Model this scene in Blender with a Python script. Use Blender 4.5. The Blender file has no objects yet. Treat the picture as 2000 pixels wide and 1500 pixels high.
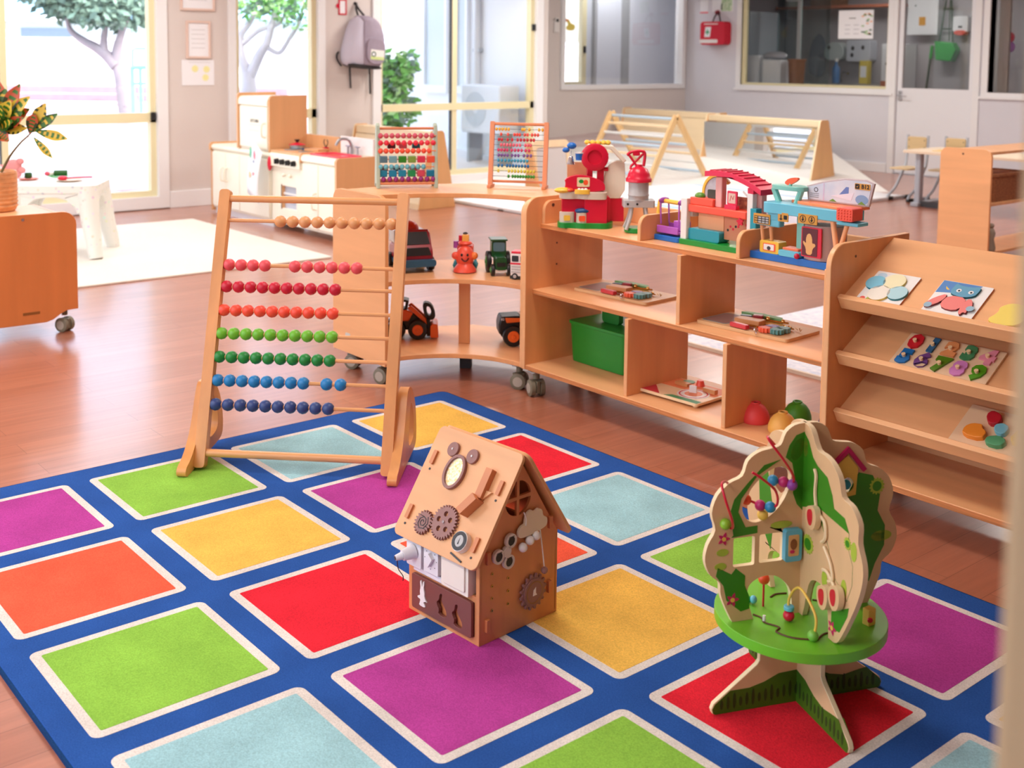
import bpy, bmesh, math, random
from mathutils import Vector, Matrix, Euler, noise
from mathutils.geometry import tessellate_polygon
random.seed(7)
SC = bpy.context.scene
COL = SC.collection
PI = math.pi
def R(d): return math.radians(d)

# ------------------------------------------------------------------ materials
def lin(c):
    return tuple(((v / 255) / 12.92 if v / 255 <= 0.04045 else ((v / 255 + 0.055) / 1.055) ** 2.4) for v in c)
_M = {}
def mat(name, rgb, rough=0.5, metal=0.0, var=0.0, scale=8.0, bump=0.0, bscale=60.0, spec=0.5, coat=0.0, stretch=(1, 1, 1), rgb2=None):
    if name in _M: return _M[name]
    m = bpy.data.materials.new(name); m.use_nodes = True; _M[name] = m
    nt = m.node_tree; b = nt.nodes['Principled BSDF']
    c = lin(rgb) + (1,)
    b.inputs['Base Color'].default_value = c
    b.inputs['Roughness'].default_value = rough
    b.inputs['Metallic'].default_value = metal
    b.inputs['Specular IOR Level'].default_value = spec
    if coat:
        b.inputs['Coat Weight'].default_value = coat; b.inputs['Coat Roughness'].default_value = 0.12
    if var or bump or rgb2:
        tc = nt.nodes.new('ShaderNodeTexCoord'); mp = nt.nodes.new('ShaderNodeMapping')
        mp.inputs['Scale'].default_value = stretch
        nt.links.new(tc.outputs['Object'], mp.inputs['Vector'])
    if var or rgb2:
        n = nt.nodes.new('ShaderNodeTexNoise'); n.inputs['Scale'].default_value = scale; n.inputs['Detail'].default_value = 5
        nt.links.new(mp.outputs[0], n.inputs['Vector'])
        r = nt.nodes.new('ShaderNodeValToRGB')
        r.color_ramp.elements[0].position = 0.3; r.color_ramp.elements[1].position = 0.7
        if rgb2: lo = lin(rgb2); hi = lin(rgb)
        else:
            lo = tuple(max(0, v * (1 - var)) for v in c[:3]); hi = tuple(min(1, v * (1 + var)) for v in c[:3])
        r.color_ramp.elements[0].color = lo + (1,); r.color_ramp.elements[1].color = hi + (1,)
        nt.links.new(n.outputs['Fac'], r.inputs['Fac']); nt.links.new(r.outputs['Color'], b.inputs['Base Color'])
    if bump:
        n2 = nt.nodes.new('ShaderNodeTexNoise'); n2.inputs['Scale'].default_value = bscale; n2.inputs['Detail'].default_value = 3
        nt.links.new(mp.outputs[0], n2.inputs['Vector'])
        bp = nt.nodes.new('ShaderNodeBump'); bp.inputs['Strength'].default_value = bump; bp.inputs['Distance'].default_value = 0.004
        nt.links.new(n2.outputs['Fac'], bp.inputs['Height']); nt.links.new(bp.outputs['Normal'], b.inputs['Normal'])
    return m
def wood(name, rgb, rough=0.38, var=0.10, axis='z', sc=14.0, coat=0.0):
    st = {'x': (0.09, 1, 1), 'y': (1, 0.09, 1), 'z': (1, 1, 0.09)}[axis]
    return mat(name, rgb, rough, var=var, scale=sc, stretch=st, bump=0.05, bscale=sc * 2, coat=coat)
def plastic(name, rgb, rough=0.3): return mat(name, rgb, rough)
def glass_mat(name, tint=(1, 1, 1), gloss=0.06):
    m = bpy.data.materials.new(name); m.use_nodes = True
    nt = m.node_tree; nt.nodes.clear()
    o = nt.nodes.new('ShaderNodeOutputMaterial'); t = nt.nodes.new('ShaderNodeBsdfTransparent'); g = nt.nodes.new('ShaderNodeBsdfGlossy')
    t.inputs['Color'].default_value = tint + (1,); g.inputs['Roughness'].default_value = 0.02
    lw = nt.nodes.new('ShaderNodeLayerWeight'); lw.inputs['Blend'].default_value = 0.12
    mm = nt.nodes.new('ShaderNodeMath'); mm.operation = 'MULTIPLY_ADD'; mm.inputs[1].default_value = 0.6; mm.inputs[2].default_value = gloss
    mx = nt.nodes.new('ShaderNodeMixShader')
    nt.links.new(lw.outputs['Fresnel'], mm.inputs[0]); nt.links.new(mm.outputs[0], mx.inputs['Fac'])
    nt.links.new(t.outputs[0], mx.inputs[1]); nt.links.new(g.outputs[0], mx.inputs[2]); nt.links.new(mx.outputs[0], o.inputs['Surface'])
    return m

# ------------------------------------------------------------------ mesh building
class FR:
    """a local plane frame: origin, u, v, n = u x v"""
    def __init__(s, o, u, v):
        s.o = Vector(o); s.u = Vector(u).normalized(); s.v = Vector(v).normalized(); s.n = s.u.cross(s.v).normalized()
    def p(s, a, b, c=0.0): return s.o + s.u * a + s.v * b + s.n * c
XY = FR((0, 0, 0), (1, 0, 0), (0, 1, 0))
XZ = FR((0, 0, 0), (1, 0, 0), (0, 0, 1))     # n = -y
YZ = FR((0, 0, 0), (0, 1, 0), (0, 0, 1))     # n = +x
def at(fr, o): return FR(o, fr.u, fr.v)

def rrect(x0, y0, x1, y1, r, seg=5, corners=(1, 1, 1, 1)):
    """rounded rectangle, corners: (x1y0, x1y1, x0y1, x0y0)"""
    out = []
    for k, (cx, cy, a) in enumerate(((x1 - r, y0 + r, -90), (x1 - r, y1 - r, 0), (x0 + r, y1 - r, 90), (x0 + r, y0 + r, 180))):
        if corners[k] and r > 0:
            for i in range(seg + 1):
                t = R(a + 90 * i / seg); out.append((cx + r * math.cos(t), cy + r * math.sin(t)))
        else:
            out.append(((x1, y0), (x1, y1), (x0, y1), (x0, y0))[k])
    return out
def ell(cx, cy, rx, ry=None, n=20, a0=0):
    ry = rx if ry is None else ry
    return [(cx + rx * math.cos(2 * PI * i / n + a0), cy + ry * math.sin(2 * PI * i / n + a0)) for i in range(n)]
def smooth_loop(pts, it=2):
    for _ in range(it):
        q = []
        for i in range(len(pts)):
            a, b = pts[i], pts[(i + 1) % len(pts)]
            q += [(a[0] * .75 + b[0] * .25, a[1] * .75 + b[1] * .25), (a[0] * .25 + b[0] * .75, a[1] * .25 + b[1] * .75)]
        pts = q
    return pts
def gear(cx, cy, r, n, h, inner=0.5):
    o = []
    for i in range(n):
        for f, rr in ((0, r), (0.22, r + h), (0.5, r + h), (0.72, r)):
            t = 2 * PI * (i + f) / n; o.append((cx + rr * math.cos(t), cy + rr * math.sin(t)))
    return o
def spline(pts, n=8):
    P = [Vector(p) for p in pts]; out = []
    for i in range(len(P) - 1):
        p0 = P[max(i - 1, 0)]; p1 = P[i]; p2 = P[i + 1]; p3 = P[min(i + 2, len(P) - 1)]
        for k in range(n):
            t = k / n
            out.append(0.5 * ((2 * p1) + (p2 - p0) * t + (2 * p0 - 5 * p1 + 4 * p2 - p3) * t * t + (3 * p1 - p0 - 3 * p2 + p3) * t ** 3))
    out.append(P[-1]); return out

class MB:
    def __init__(s): s.bm = bmesh.new(); s.mats = []
    def mi(s, m):
        if m not in s.mats: s.mats.append(m)
        return s.mats.index(m)
    def face(s, m, pts):
        f = s.bm.faces.new([s.bm.verts.new(p) for p in pts]); f.material_index = s.mi(m); return s
    def box(s, m, c, sz, rz=0.0, rot=None):
        M = Matrix.Translation(c) @ (rot.to_matrix().to_4x4() if rot else Matrix.Rotation(rz, 4, 'Z'))
        hx, hy, hz = sz[0] / 2, sz[1] / 2, sz[2] / 2
        v = [s.bm.verts.new(M @ Vector((x, y, z))) for x in (-hx, hx) for y in (-hy, hy) for z in (-hz, hz)]
        for q in ((0, 1, 3, 2), (4, 6, 7, 5), (0, 4, 5, 1), (2, 3, 7, 6), (0, 2, 6, 4), (1, 5, 7, 3)):
            f = s.bm.faces.new([v[i] for i in q]); f.material_index = s.mi(m)
        return s
    def b2(s, m, lo, hi):
        return s.box(m, [(a + b) / 2 for a, b in zip(lo, hi)], [abs(b - a) for a, b in zip(lo, hi)])
    def ring_loft(s, m, rings, cap=True, closed=False):
        k = s.mi(m); V = [[s.bm.verts.new(p) for p in r] for r in rings]; n = len(V[0])
        rng = range(len(V)) if closed else range(len(V) - 1)
        for i in rng:
            a, b = V[i], V[(i + 1) % len(V)]
            for j in range(n):
                f = s.bm.faces.new([a[j], a[(j + 1) % n], b[(j + 1) % n], b[j]]); f.material_index = k
        if cap and not closed:
            f = s.bm.faces.new(V[0][::-1]); f.material_index = k
            f = s.bm.faces.new(V[-1]); f.material_index = k
        return s
    def cyl(s, m, p0, p1, r, r2=None, seg=16, cap=True):
        p0 = Vector(p0); p1 = Vector(p1); r2 = r if r2 is None else r2
        d = (p1 - p0).normalized(); a = d.orthogonal().normalized(); b = d.cross(a)
        rings = [[p + a * (q * math.cos(2 * PI * i / seg)) + b * (q * math.sin(2 * PI * i / seg)) for i in range(seg)] for p, q in ((p0, r), (p1, r2))]
        return s.ring_loft(m, rings, cap)
    def tube(s, m, pts, r, seg=8, cap=True, closed=False):
        P = [Vector(p) for p in pts]; n = len(P); rr = r if isinstance(r, (list, tuple)) else [r] * n
        rings = []; a = None
        for i in range(n):
            if closed: d = (P[(i + 1) % n] - P[i - 1]).normalized()
            else: d = (P[min(i + 1, n - 1)] - P[max(i - 1, 0)]).normalized()
            if a is None: a = d.orthogonal().normalized()
            else:
                a = (a - d * a.dot(d))
                a = a.normalized() if a.length > 1e-6 else d.orthogonal().normalized()
            b = d.cross(a)
            rings.append([P[i] + a * (rr[i] * math.cos(2 * PI * j / seg)) + b * (rr[i] * math.sin(2 * PI * j / seg)) for j in range(seg)])
        return s.ring_loft(m, rings, cap, closed)
    def sph(s, m, c, r, u=16, v=10, rot=None):
        r = (r, r, r) if not isinstance(r, (tuple, list)) else r
        M = Matrix.Translation(c) @ (rot.to_matrix().to_4x4() if rot else Matrix.Identity(4)) @ Matrix.Diagonal((*r, 1))
        g = bmesh.ops.create_uvsphere(s.bm, u_segments=u, v_segments=v, radius=1, matrix=M)
        k = s.mi(m)
        for vv in g['verts']:
            for f in vv.link_faces: f.material_index = k
        return s
    def lathe(s, m, prof, c=(0, 0, 0), seg=24, rot=None, cap=True):
        M = Matrix.Translation(c) @ (rot.to_matrix().to_4x4() if rot else Matrix.Identity(4))
        rings = [[M @ Vector((max(r, 1e-4) * math.cos(2 * PI * i / seg), max(r, 1e-4) * math.sin(2 * PI * i / seg), z)) for i in range(seg)] for r, z in prof]
        return s.ring_loft(m, rings, cap)
    def prism(s, m, outer, t0, t1, fr=XY, holes=(), side=None, back=None):
        loops = [list(outer)] + [list(h) for h in holes]
        tri = tessellate_polygon([[Vector((p[0], p[1], 0)) for p in l] for l in loops])
        flat = [p for l in loops for p in l]
        k = s.mi(m); ks = s.mi(side) if side else k; kb = s.mi(back) if back else k
        A = [s.bm.verts.new(fr.p(p[0], p[1], t0)) for p in flat]; B = [s.bm.verts.new(fr.p(p[0], p[1], t1)) for p in flat]
        for t in tri:
            try:
                f = s.bm.faces.new([B[i] for i in t]); f.material_index = k
                f = s.bm.faces.new([A[i] for i in reversed(t)]); f.material_index = kb
            except ValueError: pass
        o = 0
        for l in loops:
            n = len(l)
            for i in range(n):
                j = (i + 1) % n
                f = s.bm.faces.new([A[o + i], A[o + j], B[o + j], B[o + i]]); f.material_index = ks
            o += n
        return s
    def sheet(s, m, outer, t, fr=XY, holes=()):
        loops = [list(outer)] + [list(h) for h in holes]
        tri = tessellate_polygon([[Vector((p[0], p[1], 0)) for p in l] for l in loops])
        k = s.mi(m); V = [s.bm.verts.new(fr.p(p[0], p[1], t)) for l in loops for p in l]
        for q in tri:
            f = s.bm.faces.new([V[i] for i in q]); f.material_index = k
            if f.normal.dot(fr.n) < 0: pass
        return s
    def text(s, m, body, fr, size, depth=0.0008, align='CENTER', bold=0.0):
        cu = bpy.data.curves.new('t', 'FONT'); cu.body = body; cu.size = size; cu.extrude = depth / 2; cu.align_x = align; cu.align_y = 'CENTER'; cu.resolution_u = 2; cu.offset = bold
        o = bpy.data.objects.new('t', cu); COL.objects.link(o)
        dg = bpy.context.evaluated_depsgraph_get(); dg.update()
        me = bpy.data.meshes.new_from_object(o.evaluated_get(dg))
        M = Matrix(((fr.u.x, fr.v.x, fr.n.x, fr.o.x), (fr.u.y, fr.v.y, fr.n.y, fr.o.y), (fr.u.z, fr.v.z, fr.n.z, fr.o.z), (0, 0, 0, 1)))
        me.transform(M)
        n0 = len(s.bm.faces); s.bm.from_mesh(me); s.bm.faces.ensure_lookup_table()
        k = s.mi(m)
        for i in range(n0, len(s.bm.faces)): s.bm.faces[i].material_index = k
        bpy.data.objects.remove(o); bpy.data.curves.remove(cu); bpy.data.meshes.remove(me)
        return s
    def build(s, name, parent=None, label=None, bev=0.0, bseg=2, smooth=35, loc=None, rz=0.0, sub=0, solid=0.0):
        bmesh.ops.recalc_face_normals(s.bm, faces=s.bm.faces[:])
        me = bpy.data.meshes.new(name); s.bm.to_mesh(me); s.bm.free()
        for m in s.mats: me.materials.append(m)
        if smooth:
            for p in me.polygons: p.use_smooth = True
            me.set_sharp_from_angle(angle=R(smooth))
        o = bpy.data.objects.new(name, me); COL.objects.link(o)
        if parent: o.parent = parent
        if loc: o.location = loc
        if rz: o.rotation_euler.z = rz
        if solid:
            md = o.modifiers.new('solid', 'SOLIDIFY'); md.thickness = solid; md.offset = 0
        if bev:
            md = o.modifiers.new('bevel', 'BEVEL'); md.width = bev; md.segments = bseg; md.limit_method = 'ANGLE'; md.angle_limit = R(40); md.harden_normals = False
        if sub:
            md = o.modifiers.new('sub', 'SUBSURF'); md.levels = sub; md.render_levels = sub
        if label: o['label'] = label
        return o
def tag(o, label, cat, group=None, kind=None):
    o['label'] = label; o['category'] = cat
    if group: o['group'] = group
    if kind: o['kind'] = kind
    return o
def thing(name, label, cat, loc=(0, 0, 0), rz=0.0, group=None):
    o = bpy.data.objects.new(name, None); COL.objects.link(o); o.empty_display_size = 0.05
    o.location = loc; o.rotation_euler.z = rz
    return tag(o, label, cat, group)
def struct(mb, name, **k):
    o = mb.build(name, smooth=0, **k); o['kind'] = 'structure'; o['label'] = name.replace('_', ' '); return o
def dup(o, parent=None, name=None, **props):
    c = o.copy(); COL.objects.link(c)
    if name: c.name = name
    if parent is not None: c.parent = parent
    for k, v in props.items(): c[k] = v
    for ch in o.children: dup(ch, c)
    return c

# ------------------------------------------------------------------ palette
BIRCH = wood('birch_x', (232, 176, 122), axis='x'); BIRCHZ = wood('birch_z', (232, 172, 118), axis='z'); BIRCHY = wood('birch_y', (232, 174, 120), axis='y')
PLY = mat('ply_edge', (205, 130, 75), 0.5, var=0.28, scale=160, stretch=(0.02, 0.02, 1))
PALEW = wood('pale_wood', (240, 205, 160), axis='z', var=0.07)
PALEX = wood('pale_wood_x', (240, 212, 170), axis='x', var=0.07)
OAK = wood('abacus_wood', (222, 152, 88), rough=0.35, axis='z', var=0.13)
OAKR = wood('abacus_rod', (224, 160, 104), rough=0.35, axis='x', var=0.1)
WHITE = mat('white_paint', (236, 236, 238), 0.45)
WALLC = mat('wall_greige', (216, 207, 203), 0.8, var=0.02, scale=2)
WALLG = mat('wall_grey', (216, 216, 224), 0.8, var=0.02, scale=2)
CREAM = mat('cream_aluminium', (232, 222, 180), 0.4)
CHROME = mat('chrome', (205, 205, 210), 0.18, metal=1.0)
STEEL = mat('steel_grey', (170, 175, 180), 0.35, metal=0.8)
BLACK = plastic('black_plastic', (22, 22, 24), 0.45)
RUBBER = mat('rubber', (35, 35, 36), 0.7)
DARK = mat('dark_grey', (58, 58, 62), 0.6)
CREAMLAM = mat('cream_laminate', (246, 240, 222), 0.4)
TANW = wood('tan_side', (222, 168, 118), axis='z', var=0.05)
OLIVE = plastic('caster_olive', (120, 112, 92), 0.5)
CASTG = plastic('caster_grey', (175, 165, 150), 0.5)
PAPER = mat('paper', (240, 241, 246), 0.85)
INK = mat('ink', (40, 40, 44), 0.8)
RED = plastic('toy_red', (214, 24, 58)); PINK = plastic('toy_pink', (232, 88, 110)); ORANGE = plastic('toy_orange', (244, 92, 52)); YELLOW = plastic('toy_yellow', (244, 196, 74))
GREEN = plastic('toy_green', (26, 150, 62)); BLUE = plastic('toy_blue', (28, 108, 196)); TEAL = plastic('toy_teal', (34, 150, 170)); AQUA = plastic('toy_aqua', (108, 196, 222)); MINT = plastic('toy_mint', (130, 202, 190))
PURPLE = plastic('toy_purple', (178, 92, 190)); BEIGE = plastic('toy_beige', (214, 200, 182)); TOYGREY = plastic('toy_grey', (184, 182, 182)); TOYWHITE = plastic('toy_white', (236, 232, 230)); PEACH = plastic('toy_peach', (246, 178, 130))
GLASS = glass_mat('window_glass'); MIRROR = mat('mirror', (235, 238, 240), 0.03, metal=1.0)
# ------------------------------------------------------------------ camera
psi, th, ro = 0.6921, 0.0875, 0.0104
rt = Vector((math.sin(psi), math.cos(psi), 0)); hd = Vector((-math.cos(psi), math.sin(psi), 0))
fw = hd * math.cos(th) + Vector((0, 0, -math.sin(th))); up = hd * math.sin(th) + Vector((0, 0, math.cos(th)))
r2 = rt * math.cos(ro) + up * math.sin(ro); u2 = up * math.cos(ro) - rt * math.sin(ro)
cam = bpy.data.cameras.new('camera'); co = bpy.data.objects.new('camera', cam); COL.objects.link(co)
co.matrix_world = Matrix(((r2.x, u2.x, -fw.x, 0), (r2.y, u2.y, -fw.y, 0), (r2.z, u2.z, -fw.z, 1.40), (0, 0, 0, 1)))
cam.sensor_width = 36; cam.lens = 36 * 2249.25 / 2000; cam.shift_y = -444 / 2000; cam.clip_start = 0.05; cam.clip_end = 200
cam.dof.use_dof = True; cam.dof.focus_distance = 3.2; cam.dof.aperture_fstop = 4.5
SC.camera = co
def cdir(cx, cy, z=0.0): return Vector((rt.x * cx + hd.x * cy, rt.y * cx + hd.y * cy, z))   # camera-ground frame to world
CAMRZ = math.atan2(rt.y, rt.x)     # z rotation that turns local x to the camera's right

# ------------------------------------------------------------------ view and light
SC.view_settings.view_transform = 'Standard'; SC.view_settings.look = 'None'; SC.view_settings.gamma = 1; SC.view_settings.use_curve_mapping = False
SC.view_settings.exposure = 0.0
w = bpy.data.worlds.new('sky'); SC.world = w; w.use_nodes = True
nt = w.node_tree; bg = nt.nodes['Background']
sky = nt.nodes.new('ShaderNodeTexSky'); sky.sky_type = 'NISHITA'; sky.sun_disc = False; sky.sun_elevation = R(48); sky.sun_rotation = R(60); sky.air_density = 1.0; sky.dust_density = 4.0
mixc = nt.nodes.new('ShaderNodeMix'); mixc.data_type = 'RGBA'; mixc.inputs['Factor'].default_value = 0.75
mixc.inputs['B'].default_value = (0.30, 0.31, 0.325, 1)
nt.links.new(sky.outputs[0], mixc.inputs['A']); nt.links.new(mixc.outputs['Result'], bg.inputs['Color'])
bg.inputs['Strength'].default_value = 3.6
sun = bpy.data.lights.new('sun', 'SUN'); sun.energy = 1.3; sun.angle = R(2); sun.color = (1, 0.96, 0.9)
so = bpy.data.objects.new('sun', sun); COL.objects.link(so)
so.rotation_euler = Vector((-0.62, 0.28, -0.74)).to_track_quat('-Z', 'Y').to_euler()
def portal(c, n, sx, sy):
    l = bpy.data.lights.new('window_portal', 'AREA'); l.shape = 'RECTANGLE'; l.size = sx; l.size_y = sy; l.cycles.is_portal = True
    o = bpy.data.objects.new('window_portal', l); COL.objects.link(o); o.location = c
    o.rotation_euler = Vector(n).to_track_quat('-Z', 'Y').to_euler(); return o
def ceiling_fill(name, c, sx, sy, e, col=(1, 0.95, 0.88)):
    l = bpy.data.lights.new(name, 'AREA'); l.shape = 'RECTANGLE'; l.size = sx; l.size_y = sy; l.energy = e; l.color = col
    o = bpy.data.objects.new(name, l); COL.objects.link(o); o.location = c; return o
CEIL = 2.75
for k, (x, y, e) in enumerate(((-1.6, -.9, 55), (-4.2, -.9, 60), (-7.0, -.6, 60), (-3.0, 2.6, 34), (-6.0, 2.8, 40), (-8.6, 3.2, 40), (-3.0, 6.2, 44), (-6.0, 6.6, 46), (-8.8, 7.2, 44), (-4.4, 10.0, 50), (-8.2, 10.2, 50))):  # unseen ceiling lights added to brighten the room, strongest near the side wall
    ceiling_fill('ceiling_fill', (x, y, CEIL - 0.05), 1.2, 0.6, e)
ceiling_fill('kitchen_area_light', (-8.6, 13.9, 2.6), 1.8, 0.3, 22)  # area light under the kitchen ceiling

# ------------------------------------------------------------------ room shell
fl = bpy.data.materials.new('wood_plank_floor'); fl.use_nodes = True
nt = fl.node_tree; b = nt.nodes['Principled BSDF']; N = nt.nodes.new; L = nt.links.new
tc = N('ShaderNodeTexCoord'); br = N('ShaderNodeTexBrick'); mp = N('ShaderNodeMapping'); mp.inputs['Rotation'].default_value = (0, 0, PI / 2)
L(tc.outputs['Object'], mp.inputs['Vector']); L(mp.outputs[0], br.inputs['Vector'])
br.inputs['Scale'].default_value = 1.0; br.inputs['Brick Width'].default_value = 1.2; br.inputs['Row Height'].default_value = 0.12; br.inputs['Mortar Size'].default_value = 0.0012
br.offset = 0.37; br.inputs['Bias'].default_value = 0.0
br.inputs['Color1'].default_value = lin((180, 112, 84)) + (1,); br.inputs['Color2'].default_value = lin((170, 102, 74)) + (1,); br.inputs['Mortar'].default_value = lin((140, 82, 60)) + (1,)
mp2 = N('ShaderNodeMapping'); mp2.inputs['Scale'].default_value = (16, 1.1, 1); L(tc.outputs['Object'], mp2.inputs['Vector'])
n1 = N('ShaderNodeTexNoise'); n1.inputs['Scale'].default_value = 1.6; n1.inputs['Detail'].default_value = 7; n1.inputs['Roughness'].default_value = 0.65; L(mp2.outputs[0], n1.inputs['Vector'])
cr = N('ShaderNodeValToRGB'); cr.color_ramp.elements[0].position = 0.3; cr.color_ramp.elements[1].position = 0.72; cr.color_ramp.elements[0].color = (0.8, 0.78, 0.77, 1); cr.color_ramp.elements[1].color = (1.12, 1.13, 1.14, 1)
L(n1.outputs['Fac'], cr.inputs['Fac'])
mu = N('ShaderNodeMix'); mu.data_type = 'RGBA'; mu.blend_type = 'MULTIPLY'; mu.inputs['Factor'].default_value = 1
L(br.outputs['Color'], mu.inputs['A']); L(cr.outputs['Color'], mu.inputs['B']); L(mu.outputs['Result'], b.inputs['Base Color'])
b.inputs['Roughness'].default_value = 0.4; b.inputs['Coat Weight'].default_value = 0.9; b.inputs['Coat Roughness'].default_value = 0.2
bp = N('ShaderNodeBump'); bp.inputs['Strength'].default_value = 0.06; bp.inputs['Distance'].default_value = 0.003; L(n1.outputs['Fac'], bp.inputs['Height']); L(bp.outputs['Normal'], b.inputs['Normal'])
FLOOR = fl
XL, XW3, YR, YE, YS = -9.9, -11.33, 12.66, 8.72, -2.4      # left wall, recessed wall, right wall, end of left wall, side wall
XE = 3.0
m = MB(); m.b2(FLOOR, (XW3 - 0.2, YS - 0.2, -0.1), (XE + 0.2, YR + 0.15, 0)); struct(m, 'floor')
m = MB(); m.b2(WHITE, (XW3 - 0.2, YS - 0.2, CEIL), (XE + 0.2, YR + 0.15, CEIL + 0.1)); struct(m, 'ceiling')

def wall_x(name, X, t, y0, y1, mtl, openings, z1=CEIL):
    """wall on the plane x = X, thickness t going to -x, openings (ya, yb, za, zb)"""
    m = MB(); fr = FR((X, 0, 0), (0, 1, 0), (0, 0, 1))
    hs = [[(a, c), (b_, c), (b_, d), (a, d)] for a, b_, c, d in openings]
    m.prism(mtl, [(y0, 0), (y1, 0), (y1, z1), (y0, z1)], -t, 0, fr, hs); return struct(m, name)
def wall_y(name, Y, t, x0, x1, mtl, openings, z1=CEIL):
    m = MB(); fr = FR((0, Y, 0), (1, 0, 0), (0, 0, 1))      # n = -y
    hs = [[(a, c), (b_, c), (b_, d), (a, d)] for a, b_, c, d in openings]
    m.prism(mtl, [(x0, 0), (x1, 0), (x1, z1), (x0, z1)], -t, 0, fr, hs); return struct(m, name)
W1, W2, W3 = (0.3, 4.19, 0.06, 2.35), (4.79, 5.80, 0.06, 2.35), (6.36, 8.63, 0.06, 2.35)
wall_x('wall_left', XL, 0.16, YS, YE, WALLC, [W1, W2, W3])
W4 = (10.245, 12.56, 1.0, 2.4)
wall_x('wall_far_left', XW3, 0.12, YE - 0.05, YR, WALLC, [W4])
CLAD = mat('cladding_white', (238, 240, 242), .6)
m = MB(); m.b2(CLAD, (-12.62, YE - 0.12, -.05), (XL - 0.16, YE, CEIL)); struct(m, 'wall_return')
W5, DR, W6 = (-10.32, -8.03, 1.035, 2.35), (-7.90, -6.90, 0, 2.30), (-6.72, -5.3, 1.035, 2.35)
wall_y('wall_right', YR, 0.12, XW3, XE, WALLG, [W5, (DR[0] - .02, DR[1] + .02, 0.001, DR[3] + .02), W6])
W7 = (-8.8, -0.6, 0.25, 2.35)
wall_y('wall_side', YS, -0.15, XL, XE, WALLC, [W7])
wall_x('wall_rear', XE + 0.1, 0.1, YS, YR, WALLC, [])
JAMB = mat('door_jamb_paint', (178, 158, 128), 0.6)
m = MB(); m.b2(JAMB, (-0.2435, 0.488, 0), (XE, 0.615, CEIL)); struct(m, 'wall_near', bev=0.006)

def frame_x(name, X, op, bars_y=(), rail=None, t=0.05, white=0.09, cream=0.05, sill=True, glass=True, handle=None):
    """sliding window in an opening of an x = X wall: white reveal, cream aluminium frame, panes"""
    a, b_, c, d = op
    m = MB()
    m.prism(WHITE, [(a - .005, c - .05), (b_ + .005, c - .05), (b_ + .005, d + .06), (a - .005, d + .06)], -0.15, 0.025, FR((X, 0, 0), (0, 1, 0), (0, 0, 1)), [[(a + white, c + white * .6), (b_ - white, c + white * .6), (b_ - white, d - white), (a + white, d - white)]])
    root = struct(m, name)
    a, b_, c, d = a + white, b_ - white, c + white * .6, d - white
    m = MB(); fr = FR((X - 0.06, 0, 0), (0, 1, 0), (0, 0, 1))
    m.prism(CREAM, [(a, c), (b_, c), (b_, d), (a, d)], -0.05, 0.03, fr, [[(a + cream, c + cream), (b_ - cream, c + cream), (b_ - cream, d - cream), (a + cream, d - cream)]])
    for y in bars_y: m.b2(CREAM, (X - 0.11, y - 0.027, c), (X - 0.04, y + 0.027, d)); m.b2(DARK, (X - 0.1, y - 0.034, c), (X - 0.06, y - 0.027, d))
    if rail: m.b2(CREAM, (X - 0.11, a, rail[0]), (X - 0.03, b_, rail[1]))
    if handle: m.b2(BLACK, (X - 0.03, handle[0] - .02, handle[1] - .035), (X - 0.005, handle[0] + .02, handle[1] + .035))
    o = m.build('window_frame', root, smooth=0, label='cream aluminium frame')
    m = MB(); m.b2(GLASS, (X - 0.085, a + .01, c + .01), (X - 0.081, b_ - .01, d - .01)); m.build('pane', root, smooth=0, label='clear glass pane')
    return root
frame_x('window_1', XL, W1, bars_y=(2.82,), rail=(0.775, 0.86), handle=(4.07, 0.83))
frame_x('window_2', XL, W2, white=0.07, rail=(0.775, 0.86))
frame_x('window_3', XL, W3, bars_y=(7.43,), rail=(0.81, 0.885), handle=(8.52, 1.72))
for a, b_, c, d in (W1, W2, W3): portal((XL - 0.2, (a + b_) / 2, (c + d) / 2), (1, 0, 0), (d - c), b_ - a)
a, b_, c, d = W7
m = MB(); m.prism(WHITE, [(a - .05, c - .05), (b_ + .05, c - .05), (b_ + .05, d + .05), (a - .05, d + .05)], -0.02, 0.15, FR((0, YS, 0), (1, 0, 0), (0, 0, 1)), [[(a + .06, c + .06), (b_ - .06, c + .06), (b_ - .06, d - .06), (a + .06, d - .06)]]); wroot = struct(m, 'window_7')
m = MB()
for x in (-6.6, -4.6, -2.6): m.b2(CREAM, (x - .03, YS - .09, c), (x + .03, YS - .04, d))
m.build('window_frame', wroot, smooth=0)
m = MB(); m.b2(GLASS, (a, YS - 0.07, c), (b_, YS - 0.066, d)); m.build('pane', wroot, smooth=0)
portal(((a + b_) / 2, YS - 0.2, (c + d) / 2), (0, 1, 0), b_ - a, d - c)

# baseboards
for nm, lo, hi in (('baseboard_left', (XL, YS, 0), (XL + .015, W1[0] - .06, .14)), ('baseboard_left_pier', (XL, W1[1] + .01, 0), (XL + .018, W2[0] - .01, .15)), ('baseboard_left_end', (XL, W2[1] + .01, 0), (XL + .018, W3[0] - .01, .15)),
                   ('baseboard_far_left', (XW3, YE, 0), (XW3 + .018, YR, .12)), ('baseboard_right', (XW3, YR - .018, 0), (DR[0] - .09, YR, .115)), ('baseboard_right_end', (DR[1] + .09, YR - .018, 0), (XE, YR, .115))):
    m = MB(); m.b2(WHITE, lo, hi); struct(m, nm, bev=0.004)

# recessed window into the next room
a, b_, c, d = W4
m = MB(); m.prism(WHITE, [(a - .05, c - .045), (b_ + .05, c - .045), (b_ + .05, d + .05), (a - .05, d + .05)], -0.12, 0.03, FR((XW3, 0, 0), (0, 1, 0), (0, 0, 1)), [[(a + .015, c + .02), (b_ - .015, c + .02), (b_ - .015, d - .02), (a + .015, d - .02)]])
w4 = struct(m, 'window_4')
m = MB(); m.b2(GLASS, (XW3 - 0.062, a, c), (XW3 - 0.058, b_, d)); m.build('pane', w4, smooth=0)
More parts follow.
